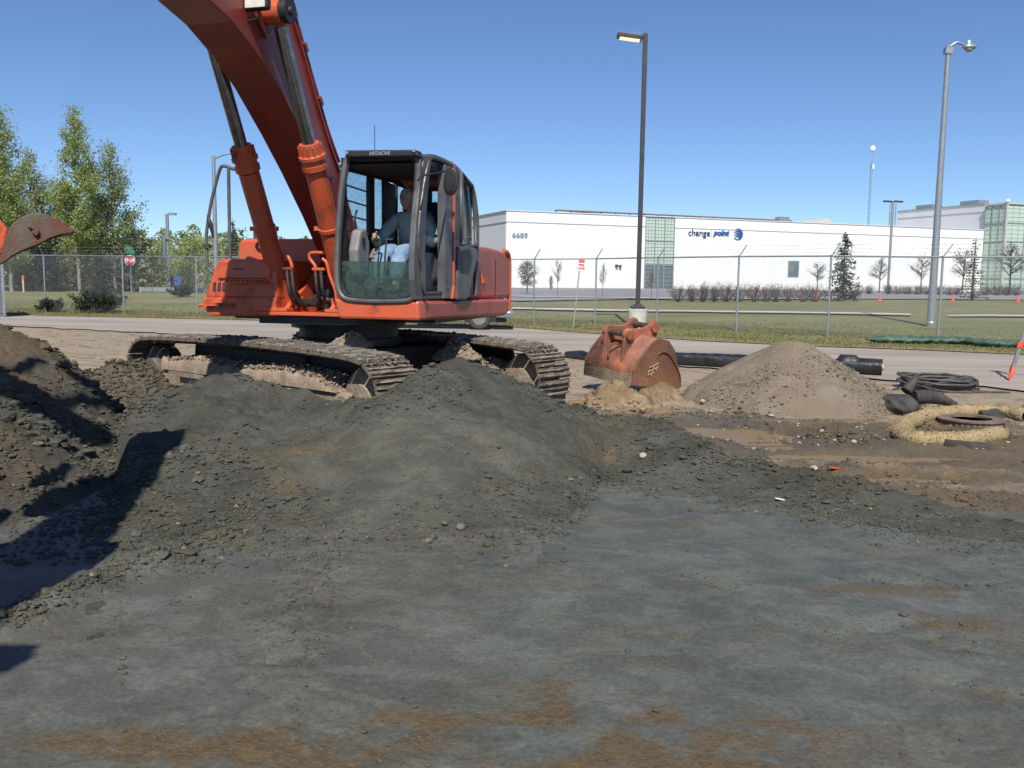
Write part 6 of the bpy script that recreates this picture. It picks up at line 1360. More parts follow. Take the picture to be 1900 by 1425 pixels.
# ================================================================== VEGETATION
def leaves(centers, size, rng, jitter, flat=0.):
    n = len(centers); c = centers+rng.normal(0, 1, (n, 3))*jitter
    a = rng.normal(size=(n, 3)); a /= np.linalg.norm(a, axis=1)[:, None]; b_ = np.cross(a, rng.normal(size=(n, 3))); b_ /= np.linalg.norm(b_, axis=1)[:, None]
    s = (size*rng.uniform(.6, 1.4, n))[:, None]
    V = np.stack([c-a*s*.5, c+b_*s*.35, c+a*s*.6, c-b_*s*.35], 1).reshape(-1, 3); Fq = np.arange(4*n).reshape(n, 4); return V, Fq
def broadleaf(name, Hh, spread, nl, seed, leaf=.17, m=None, crown0=.18, bark=None, shape=1.0, nlimb=46, trunk=.16, lean=0., dens=1.):
    rng = np.random.default_rng(seed); root = empty(name, (0, 0, 0)); b = MB(); lx_ = rng.normal(0, .02, 2)*Hh
    top = np.array([lx_[0]+lean*Hh, lx_[1], Hh*.97]); trunkf = lambda t: np.array([top[0]*t*t, top[1]*t*t, Hh*.97*t])
    b.tube([trunkf(t) for t in np.linspace(-.02, 1, 9)], list(trunk*(1-np.linspace(0, 1, 9))**.8+.012), 7)
    tips = []
    for i in range(nlimb):
        t = crown0+(1-crown0)*(i+rng.uniform(0, 1))/nlimb; p0 = trunkf(min(t, .97)); az = rng.uniform(0, 2*math.pi)
        prof = math.sin(math.pi*min(1, ((t-crown0)/(1-crown0)*.86+.14))**.62)**.9
        L_ = spread*prof*rng.uniform(.55, 1.15)*shape; el = rng.uniform(.5, 1.05)
        d = np.array([math.cos(az)*math.cos(el), math.sin(az)*math.cos(el), math.sin(el)]); p1 = p0+d*L_*.5; p2 = p0+d*L_*1.0+np.array([0, 0, .12*L_]); r = .055*L_/2+.012
        b.tube([p0, p1, p2], [r, r*.6, .008], 5, 2, cap=False); tips.append((p0, p1, p2, L_))
        for _ in range(2):
            az2 = az+rng.uniform(-1, 1); q1 = p1+np.array([math.cos(az2)*.7, math.sin(az2)*.7, .6])*L_*.4; b.tube([p1, q1], [r*.4, .006], 4, 0, cap=False); tips.append((p1, (p1+q1)/2, q1, L_*.5))
    b.build('trunk', bark or M['bark'], root, fix=False)
    cs = []; tot = sum(t[3] for t in tips)
    for (p0, p1, p2, L_) in tips:
        k = int(nl*L_/tot*dens); nc = max(1, k//6); tt = rng.uniform(.25, 1.1, nc)[:, None]; cc = np.where(tt < .5, p0+(p1-p0)*tt*2, p1+(p2-p1)*(tt-.5)*2)+rng.normal(0, .10*spread**.5, (nc, 3))
        cs.append(np.repeat(cc, max(1, k//nc), axis=0))
    V, Fq = leaves(np.concatenate(cs), leaf, rng, .11*spread**.5); mesh_np('crown', V, Fq, m or M['leaf'], root); return root
def spruce(name, Hh, R_, seed, sparse=0., nwh=26, droop=.25, trunk=.09, m=None):
    rng = np.random.default_rng(seed); root = empty(name); b = MB(); b.tube([(0, 0, -.1), (0, 0, Hh)], [trunk, .012], 7); V_ = []; cs = []; dirs = []
    for i in range(nwh):
        t = .06+.92*(i/nwh); z = Hh*t; rr = R_*(1-t)**.85*(1-sparse*rng.uniform(0, .9))+.05
        for k in range(rng.integers(5, 8)):
            az = rng.uniform(0, 2*math.pi); L_ = rr*rng.uniform(.6, 1.15); e = np.array([math.cos(az)*L_, math.sin(az)*L_, -droop*L_+.25*L_*t+rng.uniform(-.05, .12)*L_])
            b.tube([(0, 0, z), (e[0]*.5, e[1]*.5, z+e[2]*.35), (e[0], e[1], z+e[2]*.7)], [.018, .012, .004], 4, 0, cap=False)
            n = int(22*L_/R_*(1-sparse*.6)*(1.6 if R_ > 1 else 1)); tt = rng.uniform(.12, 1, n)[:, None]; cs.append(np.array([[0, 0, z]])+np.array([[e[0], e[1], e[2]*.7]])*tt+rng.normal(0, .05*R_, (n, 3))*[1, 1, .45])
    b.build('trunk', M['darkbark'], root, fix=False); V, Fq = leaves(np.concatenate(cs), .13*max(.7, R_*.7), rng, .03*R_); mesh_np('crown', V, Fq, m or M['needle'], root); return root
def bush(name, Hh, W_, seed, m=None, leafm=None, nst=26, nl=900, leaf=.07, bark=None, twigs=True):
    rng = np.random.default_rng(seed); root = empty(name); b = MB(); cs = []
    for i in range(nst):
        az = rng.uniform(0, 2*math.pi); r = W_*.5*rng.uniform(.1, 1); e = np.array([math.cos(az)*r, math.sin(az)*r, Hh*rng.uniform(.3, 1.1)]); m_ = e*np.array([.55, .55, .5])
        b.tube([(rng.normal(0, .05), rng.normal(0, .05), -.05), m_, e], [.014, .010, .004], 4, 2, cap=False)
        for _ in range(3):
            p = m_+(e-m_)*rng.uniform(0, .8); q_ = p+rng.normal(0, .2, 3)*Hh*.5+np.array([0, 0, .16*Hh]); b.tube([p, q_], [.007, .003], 3, 0, cap=False)
            if leafm is not None or twigs: cs.append(p+(q_-p)*rng.uniform(.3, 1, (max(1, nl//(nst*3)), 1)))
        cs.append(m_+(e-m_)*rng.uniform(.0, 1, (max(1, nl//(nst*3)), 1)))
    b.build('stems', bark or M['darkbark'], root, fix=False); V, Fq = leaves(np.concatenate(cs), leaf, rng, .06*W_*.5); mesh_np('foliage', V, Fq, leafm or M['twig'], root); return root
def place(root, px, py, Y=None, h=None, H0=None, label=None, cat=None, group=None, rz=None, wide=1.):
    """foot at pixel (px,py) on the lawn, or at distance Y"""
    if Y is None: P = ggp(px, py)
    else: P = atY(px, py, Y); P[2] = zlv(P[0], P[1])
    root.location = tuple(P); root.rotation_euler = (0, 0, random.uniform(0, 6.28) if rz is None else rz)
    if h is not None:
        zt_ = float(atY(px, h, P[1])[2]-P[2]); s_ = zt_/H0; root.scale = (s_*wide, s_*wide, s_)
    return tag(root, label, cat, group)
G1 = 'tall trees behind the left lawn'
tA = broadleaf('poplar_tree', 13.0, 2.35, 15000, 1, .125, M['leaf'], .12, nlimb=96, trunk=.12)
tB = broadleaf('poplar_tree', 11.0, 2.3, 9000, 2, .13, M['leaf2'], .12, nlimb=76, trunk=.11)
tC = broadleaf('poplar_tree', 12.0, 2.6, 13000, 3, .125, M['leaf'], .10, nlimb=86, trunk=.12)
place(tA, 148, 540, 60, 180, 13.0, 'tallest leafy poplar left of the sky gap, standing alone above the rest', 'tree', G1)
place(tB, 214, 540, 62, 250, 11.0, 'poplar with a thin grey green crown right of the tallest one', 'tree', G1, wide=1.1)
place(tC, 22, 540, 58, 187, 12.0, 'broad leafy poplar at the left edge above the raised bucket', 'tree', G1)
for (src, px, Y, top_, w, lb) in ((tA, -40, 60, 170, 1.1, 'poplar cut by the left picture edge'), (tB, 66, 63, 262, 1.0, 'lower poplar filling the gap left of the tallest one'), (tC, 108, 66, 322, 1.15, 'short poplar in front of the left woods'), (tA, 180, 67, 300, 1.2, 'shorter poplar close behind the tallest one'), (tB, -90, 61, 215, 1.2, 'poplar outside the left picture edge'), (tC, 240, 66, 392, 1.0, 'small round poplar at the right end of the left woods'), (tC, 50, 68, 300, 1.3, 'low bushy poplar behind the left edge poplars'), (tB, 145, 70, 380, 1.5, 'low dense tree under the tallest poplar')):
    place(copy_tree(src), px, 540, Y, top_, {tA: 13., tB: 11., tC: 12.}[src], lb, 'tree', G1, wide=w)
sA = spruce('spruce_tree', 4.0, 1.25, 5, nwh=24); sB = spruce('spruce_tree', 4.0, .95, 6, .45, 22, .12); sC = spruce('spruce_tree', 4.0, .9, 7, .25, 26, .1)
G2 = 'small spruces on the lawns'
place(sA, 92, 541, None, 455, 4., 'dark wide spruce behind the second left fence post', 'tree', G2, wide=1.25)
o = place(copy_tree(sA), 186, 545, None, 462, 4., 'dark spruce under the tall poplar, left of the stop sign', 'tree', G2, wide=1.3)
place(sC, 434, 545, None, 405, 4., 'slim spruce seen between the handrail and the boom cylinder', 'tree', G2)
place(copy_tree(sA), 1563, 559, None, 428, 4., 'dense dark spruce before the white wall by a fence post', 'tree', G2, wide=.95)
place(sB, 1803, 558, None, 440, 4., 'thin half bare spruce left of the green glass tower', 'tree', G2, wide=1.25)
# saplings before the buildings
bs = broadleaf('bare_sapling', 4.5, 1.5, 900, 21, .09, M['twig'], .35, M['darkbark'], nlimb=26, trunk=.05)
ls = broadleaf('leafy_sapling', 4.0, 1.1, 2000, 22, .12, M['leafpale'], .2, M['bark'], nlimb=24, trunk=.04)
G3 = 'young trees planted by the parking lot'
place(ls, 978, 545, 70, 480, 4., 'pale budding sapling by the left corner of the white building', 'tree', G3, wide=1.5)
for px, base, top_, w, lb in ((1034, 554, 480, .35, 'thin crooked sapling under the left half of the white wall'), (1118, 553, 488, .35, 'bare bent sapling left of the dark lamp post'), (1208, 556, 500, .5, 'bare sapling in front of the dark glazed door'), (1516, 540, 486, .9, 'bare round sapling right of the wall louvre'), (1631, 541, 478, .95, 'bare round sapling left of the twin headed lamp'), (1708, 541, 473, .9, 'bare sapling just left of the galvanised lamp post'), (1785, 541, 460, .9, 'bare sapling directly left of the thin spruce'), (1873, 541, 450, 1.0, 'bare round tree in front of the glazed tower')):
    place(copy_tree(bs), px, base, None if base > 545 else 96, top_, 4.5, lb, 'tree', G3, wide=w*1.5)
place(bs, 896, 556, 64, 470, 4.5, 'bare sapling partly hidden by the rear of the orange cab', 'tree', G3)
place(copy_tree(ls), 1022, 545, 75, 510, 4., 'tiny budding sapling by the base of the white wall', 'tree', G3, wide=.6)
lsm = broadleaf('leafy_sapling', 4.5, 2.0, 3500, 23, .14, M['leaf'], .15, M['bark'], nlimb=34, trunk=.05)
place(lsm, 352, 545, 60, 440, 4.5, 'leafy young tree left of the handrail, in front of the caravans', 'tree', G3, wide=1.1)
place(copy_tree(lsm), 278, 548, 66, 468, 4.5, 'low leafy tree between the stop sign and the far lamp', 'tree', G3, wide=1.2)
# shrubs
G4 = 'bare shrubs lining the parking lot'
hb = bush('bare_shrub', 1.5, 2.3, 31, nst=46, nl=900, leaf=.045)
xs_ = [1258, 1284, 1306, 1327, 1348, 1371, 1397, 1420, 1443, 1466, 1490, 1512]; xs2 = [1590, 1612, 1648, 1666, 1684, 1702, 1722, 1742, 1762, 1776, 1830, 1850, 1868, 1886]
first = True
ords = ['first', 'second', 'third', 'fourth', 'fifth', 'sixth', 'seventh', 'eighth', 'ninth', 'tenth', 'eleventh', 'twelfth', 'thirteenth', 'fourteenth']
for i, px in enumerate(xs_):
    o = hb if first else copy_tree(hb); first = False
    place(o, px+random.uniform(-3, 3), 560, None, 524+random.uniform(-3, 5), 1.5, 'leafless brown shrub in the bed before the lot, %s from the left' % ords[i], 'shrub', G4, wide=1.15)
for i, px in enumerate(xs2):
    o = copy_tree(hb); place(o, px, 545, 88, 527+random.uniform(-3, 4), 1.5, 'low reddish bare shrub at the foot of the white wall, %s from the left' % ords[i], 'shrub', G4, wide=1.7)
sh = bush('spreading_juniper', .9, 2.6, 33, leafm=M['needle'], nst=60, nl=5200, leaf=.10)
place(sh, 186, 578, None, 543, .9, 'wide grey green juniper just behind the left fence', 'shrub', 'green shrubs behind the left fence', wide=1.0)
sh2 = bush('evergreen_shrub', .8, 1.6, 34, leafm=M['needle'], nst=36, nl=2600, leaf=.09)
place(sh2, 92, 577, None, 556, .8, 'low upright evergreen shrub beside the second left fence post', 'shrub', 'green shrubs behind the left fence', wide=1.2)
place(copy_tree(sh2), 335, 550, None, 530, .8, 'dark low shrub below the blue sign', 'shrub', 'green shrubs behind the left fence', wide=1.3)
# brush under the left woods and the far tree line
def thicket(name, x0, x1, Y0, Y1, h0, h1, n, seed, m, leaf, label):
    rng = np.random.default_rng(seed); nb = 130; bx_ = rng.uniform(x0, x1, nb); by = rng.uniform(Y0, Y1, nb); bh = rng.uniform(h0, h1, nb); k = rng.integers(0, nb, n); u = rng.uniform(0, 1, n)**.7
    zb_ = zl(bx_, by); w = bh*.45; a = rng.uniform(0, 2*math.pi, n); rr = np.sqrt(rng.uniform(0, 1, n))*np.sin(np.pi*np.clip(u*.8+.15, 0, 1))
    c = np.stack([bx_[k]+w[k]*rr*np.cos(a), by[k]+w[k]*rr*np.sin(a), zb_[k]+bh[k]*u], -1); V, Fq = leaves(c, leaf, rng, .12); o = mesh_np(name, V, Fq, m); return tag(o, label, 'thicket', kind='stuff')
thicket('undergrowth', -47, -12, 62, 76, 1.2, 4.4, 34000, 51, M['leaf2'], .26, 'mixed brush filling the foot of the left woods')
thicket('bare_undergrowth', -34, -23, 60, 70, 1.5, 3.6, 6000, 52, M['twig'], .16, 'grey leafless brush beneath the tall poplars')
thicket('far_woods', -75, 12, 120, 170, 4.5, 7.5, 24000, 53, M['leaf2'], .65, 'distant line of budding trees beyond the caravans')
for i, px in enumerate((118, 127, 138, 160, 166, 176)):
    pass
# grass: tufts on the verge and lawn nearest the road
rng = np.random.default_rng(61); n = 46000; t = rng.uniform(0, 1, n); XR = np.interp(t, [0, 1], [-26, 17]); RFx = np.array(ROAD_FAR); yb_ = np.interp(XR, RFx[:, 0], RFx[:, 1]); dd = rng.uniform(0, 1, n)**1.6*9; yy = yb_+dd+.1+.3*fbm(XR, XR*0, 1.2, 3, 71); zz = zl(XR, yy)
hgt = rng.uniform(.03, .075, n)*(1.4-.08*dd); a = rng.uniform(0, math.pi, n); w = .012+.012*rng.uniform(0, 1, n); ln = rng.normal(0, .4, (n, 2))*hgt[:, None]
B_ = np.stack([XR, yy, zz-.01], -1); e = np.stack([np.cos(a)*w, np.sin(a)*w, a*0], -1); V = np.stack([B_-e, B_+e, B_+np.stack([ln[:, 0], ln[:, 1], hgt], -1)], 1).reshape(-1, 3)
o = mesh_np('grass', V, np.arange(3*n).reshape(n, 3), M['blade']); tag(o, 'short patchy grass on the verge and lawn beyond the road', 'grass', kind='stuff')
# dead straw-coloured edge of the verge
strip('verge', [(p[0], p[1]) for p in ROAD_FAR], [(p[0], p[1]+1.7) for p in ROAD_FAR], mat('dry_verge', (.24, .20, .10), (.34, .28, .15), 1.2, .95, 0, .9, 30, c3=(.16, .17, .07), c3pos=.7, bdist=.06), n=500, rows=6, hf=lambda x, y: zl(x, y)+.022-.045*smooth(.9, 1.7, side(x, y, ROAD_FAR)+.5*fbm(x, y, 1.4, 3, 72)))

# ================================================================== PARKED VEHICLES FAR BACK
for k, (px0, px1, top_, Y, lb) in enumerate(((336, 368, 507, 92, 'white caravan with windows, right one beyond the left lawn'), (300, 334, 512, 99, 'white caravan mostly hidden behind the blue sign'))):
    P = atY((px0+px1)/2, 540, Y); P[2] = zlv(P[0], P[1])+.02; RVo = empty('caravan', tuple(P), 0); tag(RVo, lb, 'caravan', 'caravans beyond the left lawn'); w = (px1-px0)*Y/1700; zt_ = float(atY(px0, top_, Y)[2]-P[2])
    b = MB(); b.prism([(-w/2, .7), (-w/2, zt_*.8), (-w/2+.5, zt_), (w/2-.2, zt_), (w/2, zt_-.2), (w/2, .6)], 'y', 0, 2.4); bb = b.build('body', M['rvwhite'], RVo, .05)
    for q_ in np.linspace(-w*.32, w*.34, 4): b = MB(); b.bx(q_-w*.07, q_+w*.07, -.03, -.002, zt_*.52, zt_*.78); b.build('window', M['darkglass'], bb)
    b = MB(); b.bx(-w/2+.1, w/2-.1, -.03, -.003, zt_*.36, zt_*.42); b.build('stripe', M['signblue'], bb)
    for q_ in (-w*.3, w*.25): b = MB(); b.cyl((q_, 0, .36), (q_, .25, .36), .36, 18); b.build('wheel', M['tyre'], RVo)
P = ggp(290, 543); GR = empty('guard_rail', tuple(P), 0); tag(GR, 'low pale guard rail running left of the blue sign', 'guard rail'); b = MB(); a = lx(260, 537); c_ = lx(378, 540); z = lz(290, 537); b.bx(a, c_, 0, .06, z-.15, z+.15); b.build('rail', M['galv'], GR)
for t in np.linspace(a, c_, 7): b = MB(); b.bx(t-.07, t+.07, .07, .2, -.1, z+.15); b.build('post', M['concrete'], GR)
for px in (262, 269, 283): pass
# dark pickup parked behind the machine: front right wheel and bumper show under the orange body
P = gp(889, 612, .03); TR = empty('pickup_truck', (float(P[0]), float(P[1]), .03), 0); tag(TR, 'dark parked pickup truck mostly hidden behind the orange excavator, wheel and bumper showing', 'truck')
# axes: x forward (to the right), y away, z up; origin under the front wheel
def wheel(x, y, r, lab=None):
    b = MB(); b.lathe([(r*.55, -.12), (r*.86, -.13), (r*.97, -.10), (r, -.04), (r, .05), (r*.97, .10), (r*.8, .12)], (x, y, r), (0, 1, 0), 36); w_ = b.build('wheel', M['tyre'], TR)
    b = MB(); b.lathe([(r*.57, -.135), (r*.60, -.125), (r*.60, -.05), (r*.50, -.03)], (x, y, r), (0, 1, 0), 30); rm_ = b.build('rim', M['alloy'], w_)
    b = MB(); b.cyl((x, y-.10, r), (x, y-.02, r), r*.12, 12)
    for k in range(9):
        a = 2*math.pi*k/9; b.bar((x+r*.1*math.cos(a), y-.075, r+r*.1*math.sin(a)), (x+r*.55*math.cos(a+.25), y-.085, r+r*.55*math.sin(a+.25)), .05, .035, up=(0, 1, 0))
    b.build('spokes', M['alloy'], w_); b = MB(); b.cyl((x, y-.02, r), (x, y+.0, r), r*.55, 20); b.build('brake_disc', M['dark'], w_)
rw = .385
for x in (0, -3.5):
    for y in (.12, 1.75): wheel(x, y, rw)
b = MB(); b.prism([(-4.7, .55), (-4.7, 1.12), (-2.4, 1.15), (-2.35, 1.80), (-1.0, 1.82), (-.45, 1.22), (.75, 1.10), (.98, .95), (1.0, .62), (.5, .58), (.42, .82), (-.42, .82), (-.52, .50), (-3.0, .50), (-3.1, .82), (-3.9, .82), (-4.0, .55)], 'y', .02, 1.85); b.build('body', M['vehicle'], TR, .04)
b = MB(); b.bx(-4.5, .6, .35, 1.5, .34, .52); b.build('chassis', M['dark'], TR)
b = MB(); b.prism([(.55, .42), (.55, .60), (1.02, .62), (1.12, .56), (1.12, .44), (1.0, .40)], 'y', -.02, 1.88); b.build('bumper', M['chrome'], TR, .03); b = MB(); b.bx(1.0, 1.03, .05, .4, .70, .88); b.build('headlight', M['headlight'], TR); b = MB(); b.bx(1.12, 1.135, .02, .14, .48, .56); b.build('marker_lamp', M['cone'], TR)
b = MB(); b.bx(-2.2, -1.1, 0.005, .018, 1.2, 1.7); b.build('window', M['darkglass'], TR); b = MB(); b.bx(-.5, .9, .15, .19, .25, .42); b.build('skid_plate', M['dark'], TR)

# ================================================================== THINGS LYING ABOUT ON THE RIGHT
def hz_(x, y): return float(h_all(np.array([x]), np.array([y]))[0])
# long roll of black plastic behind the gravel
A = gp(1238, 677, .02); B_ = gp(1636, 697, .02); RL = empty('plastic_roll', tuple(A), 0); tag(RL, 'long roll of black plastic sheet lying behind the gravel cone', 'plastic roll')
A = Vector(tuple(A-np.array(RL.location))); B_ = Vector(tuple(B_))-RL.location; dv = (B_-A).normalized(); sdv = Vector((-dv.y, dv.x, 0)); n_s, n_a = 60, 22; vs = []; rng = np.random.default_rng(71)
for i in range(n_s+1):
    t = i/n_s; c = A.lerp(B_, t); wide = 1.0 if t > .80 else .80; hgt_ = .155 if t > .8 else .135
    for k in range(n_a):
        a = 2*math.pi*k/n_a; nz = 1+.06*math.sin(9*t+3*a)+.05*rng.normal()
        if t > .84: nz = 1+.02*rng.normal()
        if t > .8 and t < .9 and 1 < a < 2.2: nz = 1.35
        vs.append(tuple(c+sdv*(math.cos(a)*.17*wide*nz)+Vector((0, 0, hgt_+math.sin(a)*hgt_*nz))))
fs = [(i*n_a+k, i*n_a+(k+1) % n_a, (i+1)*n_a+(k+1) % n_a, (i+1)*n_a+k) for i in range(n_s) for k in range(n_a)]
b = MB(); b.add(vs, fs, True); b.add(vs[-n_a:], [tuple(range(n_a))]); b.add(vs[:n_a], [tuple(range(n_a-1, -1, -1))]); b.build('sheet', M['plastic'], RL)
b = MB(); c = B_+Vector((0, 0, .155)); b.cyl(tuple(c-dv*.05), tuple(c+dv*.03), .055, 14); b.build('cardboard_core', M['wood'], RL)
# second strip of plastic, left of the bucket
A = gp(1052, 664, .0); B_ = gp(1110, 672, .0); PS = empty('plastic_sheet', tuple(A), 0); tag(PS, 'crumpled strip of black plastic between the far track and the rusty bucket', 'plastic sheet'); b = MB(); b.tube([(0, 0, .05), tuple((B_-A)*.5+np.array([0, .1, .07])), tuple((B_-A)*1.0+np.array([0, 0, .04]))], [.10, .13, .07], 8, 5); b.build('sheet', M['plastic'], PS)
# coil of dusty hose
ctr = gp(1737, 722, 0); CO = empty('hose_coil', (float(ctr[0]), float(ctr[1]), hz_(ctr[0], ctr[1])), 0); tag(CO, 'loose coil of dusty black hose lying beyond the straw wattle', 'hose coil'); rng = np.random.default_rng(72)
pts = []; K = 11
for k in range(K*26):
    a = 2*math.pi*k/26; lap = k//26; rx = .54+.05*math.sin(lap*2.1)+rng.normal(0, .005); ry = .30+.04*math.cos(lap*1.7); pts.append((.03*math.sin(lap)+rx*math.cos(a), .05*math.cos(lap*1.3)+ry*math.sin(a)*1.5, .03+.016*lap+.03*math.sin(a*1.5+lap)+.02*rng.uniform()))
b = MB(); b.tube(pts, .022, 6); b.build('coil', M['cable'], CO)
for q_ in ([(-.45, -.2, .05), (-.7, -.25, .04), (-.85, -.35, .02)], [(.5, .0, .16), (.62, .05, .18), (.66, -.1, .04), (.55, -.2, .03)], [(-.5, .0, .1), (-.2, -.62, .04), (.3, -.60, .03), (.62, -.45, .02), (.95, -.5, .02)], [(-.3, -.4, .05), (-.42, -.75, .05), (-.32, -.95, .03)]):
    b = MB(); b.tube(q_, .018, 6, 5); b.build('loose_end', M['cable'], CO)
# straw wattle bent round a drain
wl_ = [(1905, 768), (1870, 762), (1830, 759), (1780, 760), (1740, 765), (1705, 772), (1680, 784), (1672, 797), (1685, 808), (1710, 812), (1760, 813), (1810, 810), (1860, 800)]
wpnts = [gp(px, py+4, .085) for px, py in wl_]; WO = empty('straw_wattle', tuple(wpnts[7]-np.array([0, 0, .1])), 0); tag(WO, 'fat straw wattle bent into a loop round the iron drain grate', 'straw wattle')
cp = catmull([p-np.array(WO.location) for p in wpnts], 8); n_a = 20; vs = []; rng = np.random.default_rng(73); m_ = len(cp)
for i, c in enumerate(cp):
    t = cp[min(i+1, m_-1)]-cp[max(i-1, 0)]; t = t/np.linalg.norm(t); s_ = np.array([-t[1], t[0], 0]); r = .092*(1+.05*math.sin(i*.9)+.03*math.sin(i*2.3))
    if i in (0, m_-1): r *= .75
    for k in range(n_a): a = 2*math.pi*k/n_a; rr = r*(1+rng.normal(0, .03)); vs.append(tuple(c+s_*math.cos(a)*rr*1.12+np.array([0, 0, math.sin(a)*rr*.95])))
fs = [(i*n_a+k, i*n_a+(k+1) % n_a, (i+1)*n_a+(k+1) % n_a, (i+1)*n_a+k) for i in range(m_-1) for k in range(n_a)]
b = MB(); b.add(vs, fs, True); b.add(vs[-n_a:], [tuple(range(n_a))]); b.build('straw_roll', M['straw'], WO)
n = 9000; ii = rng.integers(0, m_-1, n); aa = rng.uniform(-.4, math.pi+.4, n); C_ = np.array(cp); c = C_[ii]+(C_[ii+1]-C_[ii])*rng.uniform(0, 1, (n, 1)); t = C_[np.minimum(ii+1, m_-1)]-C_[ii]; t /= np.linalg.norm(t, axis=1)[:, None]; s_ = np.stack([-t[:, 1], t[:, 0], 0*t[:, 0]], -1)
o_ = s_*np.cos(aa)[:, None]*.101+np.stack([0*aa, 0*aa, np.sin(aa)*.086], -1); p = c+o_; dr = rng.normal(size=(n, 3)); dr /= np.linalg.norm(dr, axis=1)[:, None]; L_ = rng.uniform(.008, .024, (n, 1)); w_ = np.cross(dr, rng.normal(size=(n, 3)))*.003
o = mesh_np('straw', np.stack([p-w_, p+w_, p+dr*L_+o_*.04], 1).reshape(-1, 3), np.arange(3*n).reshape(n, 3), M['straw'], WO); o['kind'] = 'stuff'
b = MB(); b.lathe([(.07, 0), (.075, .03), (.05, .05)], tuple(C_[-1]), tuple(C_[-1]-C_[-2]), 12); b.build('tied_end', M['geotex'], WO)
# drain grate inside the loop
P = gp(1800, 793, -.02); DG = empty('drain_grate', tuple(P), 0); tag(DG, 'rusty round iron drain grate inside the straw wattle loop', 'drain grate'); Rg = .34
b = MB(); b.lathe([(Rg-.03, -.14), (Rg-.03, .03), (Rg, .05), (Rg+.03, .05), (Rg+.03, .03), (Rg, -.14)], (0, 0, .05), (0, 0, 1), 40); b.lathe([(Rg-.10, .035), (Rg+.05, .04), (Rg+.05, .055), (Rg-.10, .06), (Rg-.10, .035)], (0, 0, .06), (0, 0, 1), 40); b.build('ring', M['castiron'], DG)
b0 = None
for k in range(36):
    a = 2*math.pi*k/36
    if b0 is None: b = MB(); b.box((0, 0, 0), (.035, .03, .16), taper=.8); b0 = b.build('rib', M['castiron'], DG); o = b0
    else: o = bpy.data.objects.new('rib', b0.data); COL.objects.link(o); o.parent = DG
    o.location = (math.cos(a)*(Rg+.02), math.sin(a)*(Rg+.02), .0); o.rotation_euler = (0, 0, a)
# dark cloth bundles
def bundle(name, px, py, r3, seed, m, label, cat, sq=1.0, amp=.28, z=0.):
    P = gp(px, py, z); o0 = empty(name, (float(P[0]), float(P[1]), hz_(P[0], P[1])), 0); tag(o0, label, cat); rng = np.random.default_rng(seed); b = MB(); ph = rng.uniform(0, 6, 8)
    ellip(b, (0, 0, r3[2]*.6), r3, 40, 24, None, lambda p: 1+amp*(.5*math.sin(4*p.x+3*p.y+ph[0])+.4*math.sin(7*p.y-4*p.z+ph[1])+.3*math.sin(11*p.x+6*p.z+ph[2])+.25*math.sin(17*p.y+9*p.x+ph[3]))*.6); b.build('cloth', m, o0); return o0
bo_ = bundle('filter_cloth', 1668, 770, (.25, .22, .15), 81, M['geotex'], 'dark crumpled filter cloth bag at the left end of the straw wattle', 'cloth')
b = MB(); b.tube([(.1, .05, .28), (.22, .1, .42), (.26, .12, .5)], [.08, .05, .03], 8, 4); b.tube([(.2, .05, .2), (.5, .1, .2), (.8, .12, .1)], [.10, .09, .04], 8, 4); b.build('cloth_neck', M['geotex'], bo_)
bundle('cloth_scrap', 1862, 778, (.30, .10, .07), 82, M['geotex'], 'dark cloth scrap tucked against the right side of the drain grate', 'cloth', amp=.4)
P = gp(1795, 835, 0); PL = empty('plank', tuple(P), -.25); tag(PL, 'short dark plank end poking from the mud in front of the wattle', 'plank')
b = MB(); b.box((0, 0, .02), (.5, .22, .14), Matrix.Rotation(.12, 3, 'Y')); b.build('board', M['geotex'], PL, .01)
# pipe along the sandy edge
bag = empty('silt_cloth', tuple(ggp(1610, 637)), 0); tag(bag, 'long limp green silt cloth lying along the grass below the right fence', 'silt cloth')
pp = [ggp(px, py)-np.array(bag.location)+np.array([0, 0, .10]) for px, py in ((1606, 636), (1650, 636), (1700, 637), (1745, 637), (1790, 638), (1830, 643), (1870, 645), (1905, 642), (1960, 640))]
cp = catmull(pp, 7); vs = []; m_ = len(cp); n_a = 16
for i, c in enumerate(cp):
    t = cp[min(i+1, m_-1)]-cp[max(i-1, 0)]; t = t/np.linalg.norm(t); s_ = np.array([-t[1], t[0], 0]); e = min(1, .25+i/6)
    for k in range(n_a): a = 2*math.pi*k/n_a; rr = e*(1+.22*math.sin(i*1.7+2*a)+rng.normal(0, .07)); vs.append(tuple(c+s_*math.cos(a)*.22*rr+np.array([0, 0, math.sin(a)*.10*rr])))
fs = [(i*n_a+k, i*n_a+(k+1) % n_a, (i+1)*n_a+(k+1) % n_a, (i+1)*n_a+k) for i in range(m_-1) for k in range(n_a)]
b = MB(); b.add(vs, fs, True); b.build('cloth', M['silt'], bag)
# survey tripod cut by the right edge
P = gp(1873, 706, .03); TP_ = empty('survey_tripod', tuple(P), 0); tag(TP_, 'survey tripod with orange fittings, one leg reaching in from the right edge', 'tripod')
foot = Vector((0, 0, 0)); apx = Vector(tuple(atY(1921, 560, P[1]+.5)-P)); apx.z = 1.45
f2 = Vector((1.15, .1, 0)); f3 = Vector((.6, 1.1, 0))
for f in (foot, f2, f3):
    b = MB(); b.bar(tuple(f+(apx-f)*.12), tuple(apx), .045, .03); lg = b.build('leg', M['galv'], TP_)
    b = MB(); b.tube([tuple(f), tuple(f+(apx-f)*.05), tuple(f+(apx-f)*.15)], [.006, .035, .038], 8); b.build('foot', M['cone'], lg); b = MB(); c = f+(apx-f)*.42; b.bar(tuple(c-(apx-f).normalized()*.05), tuple(c+(apx-f).normalized()*.06), .075, .06); b.build('clamp', M['cone'], lg)
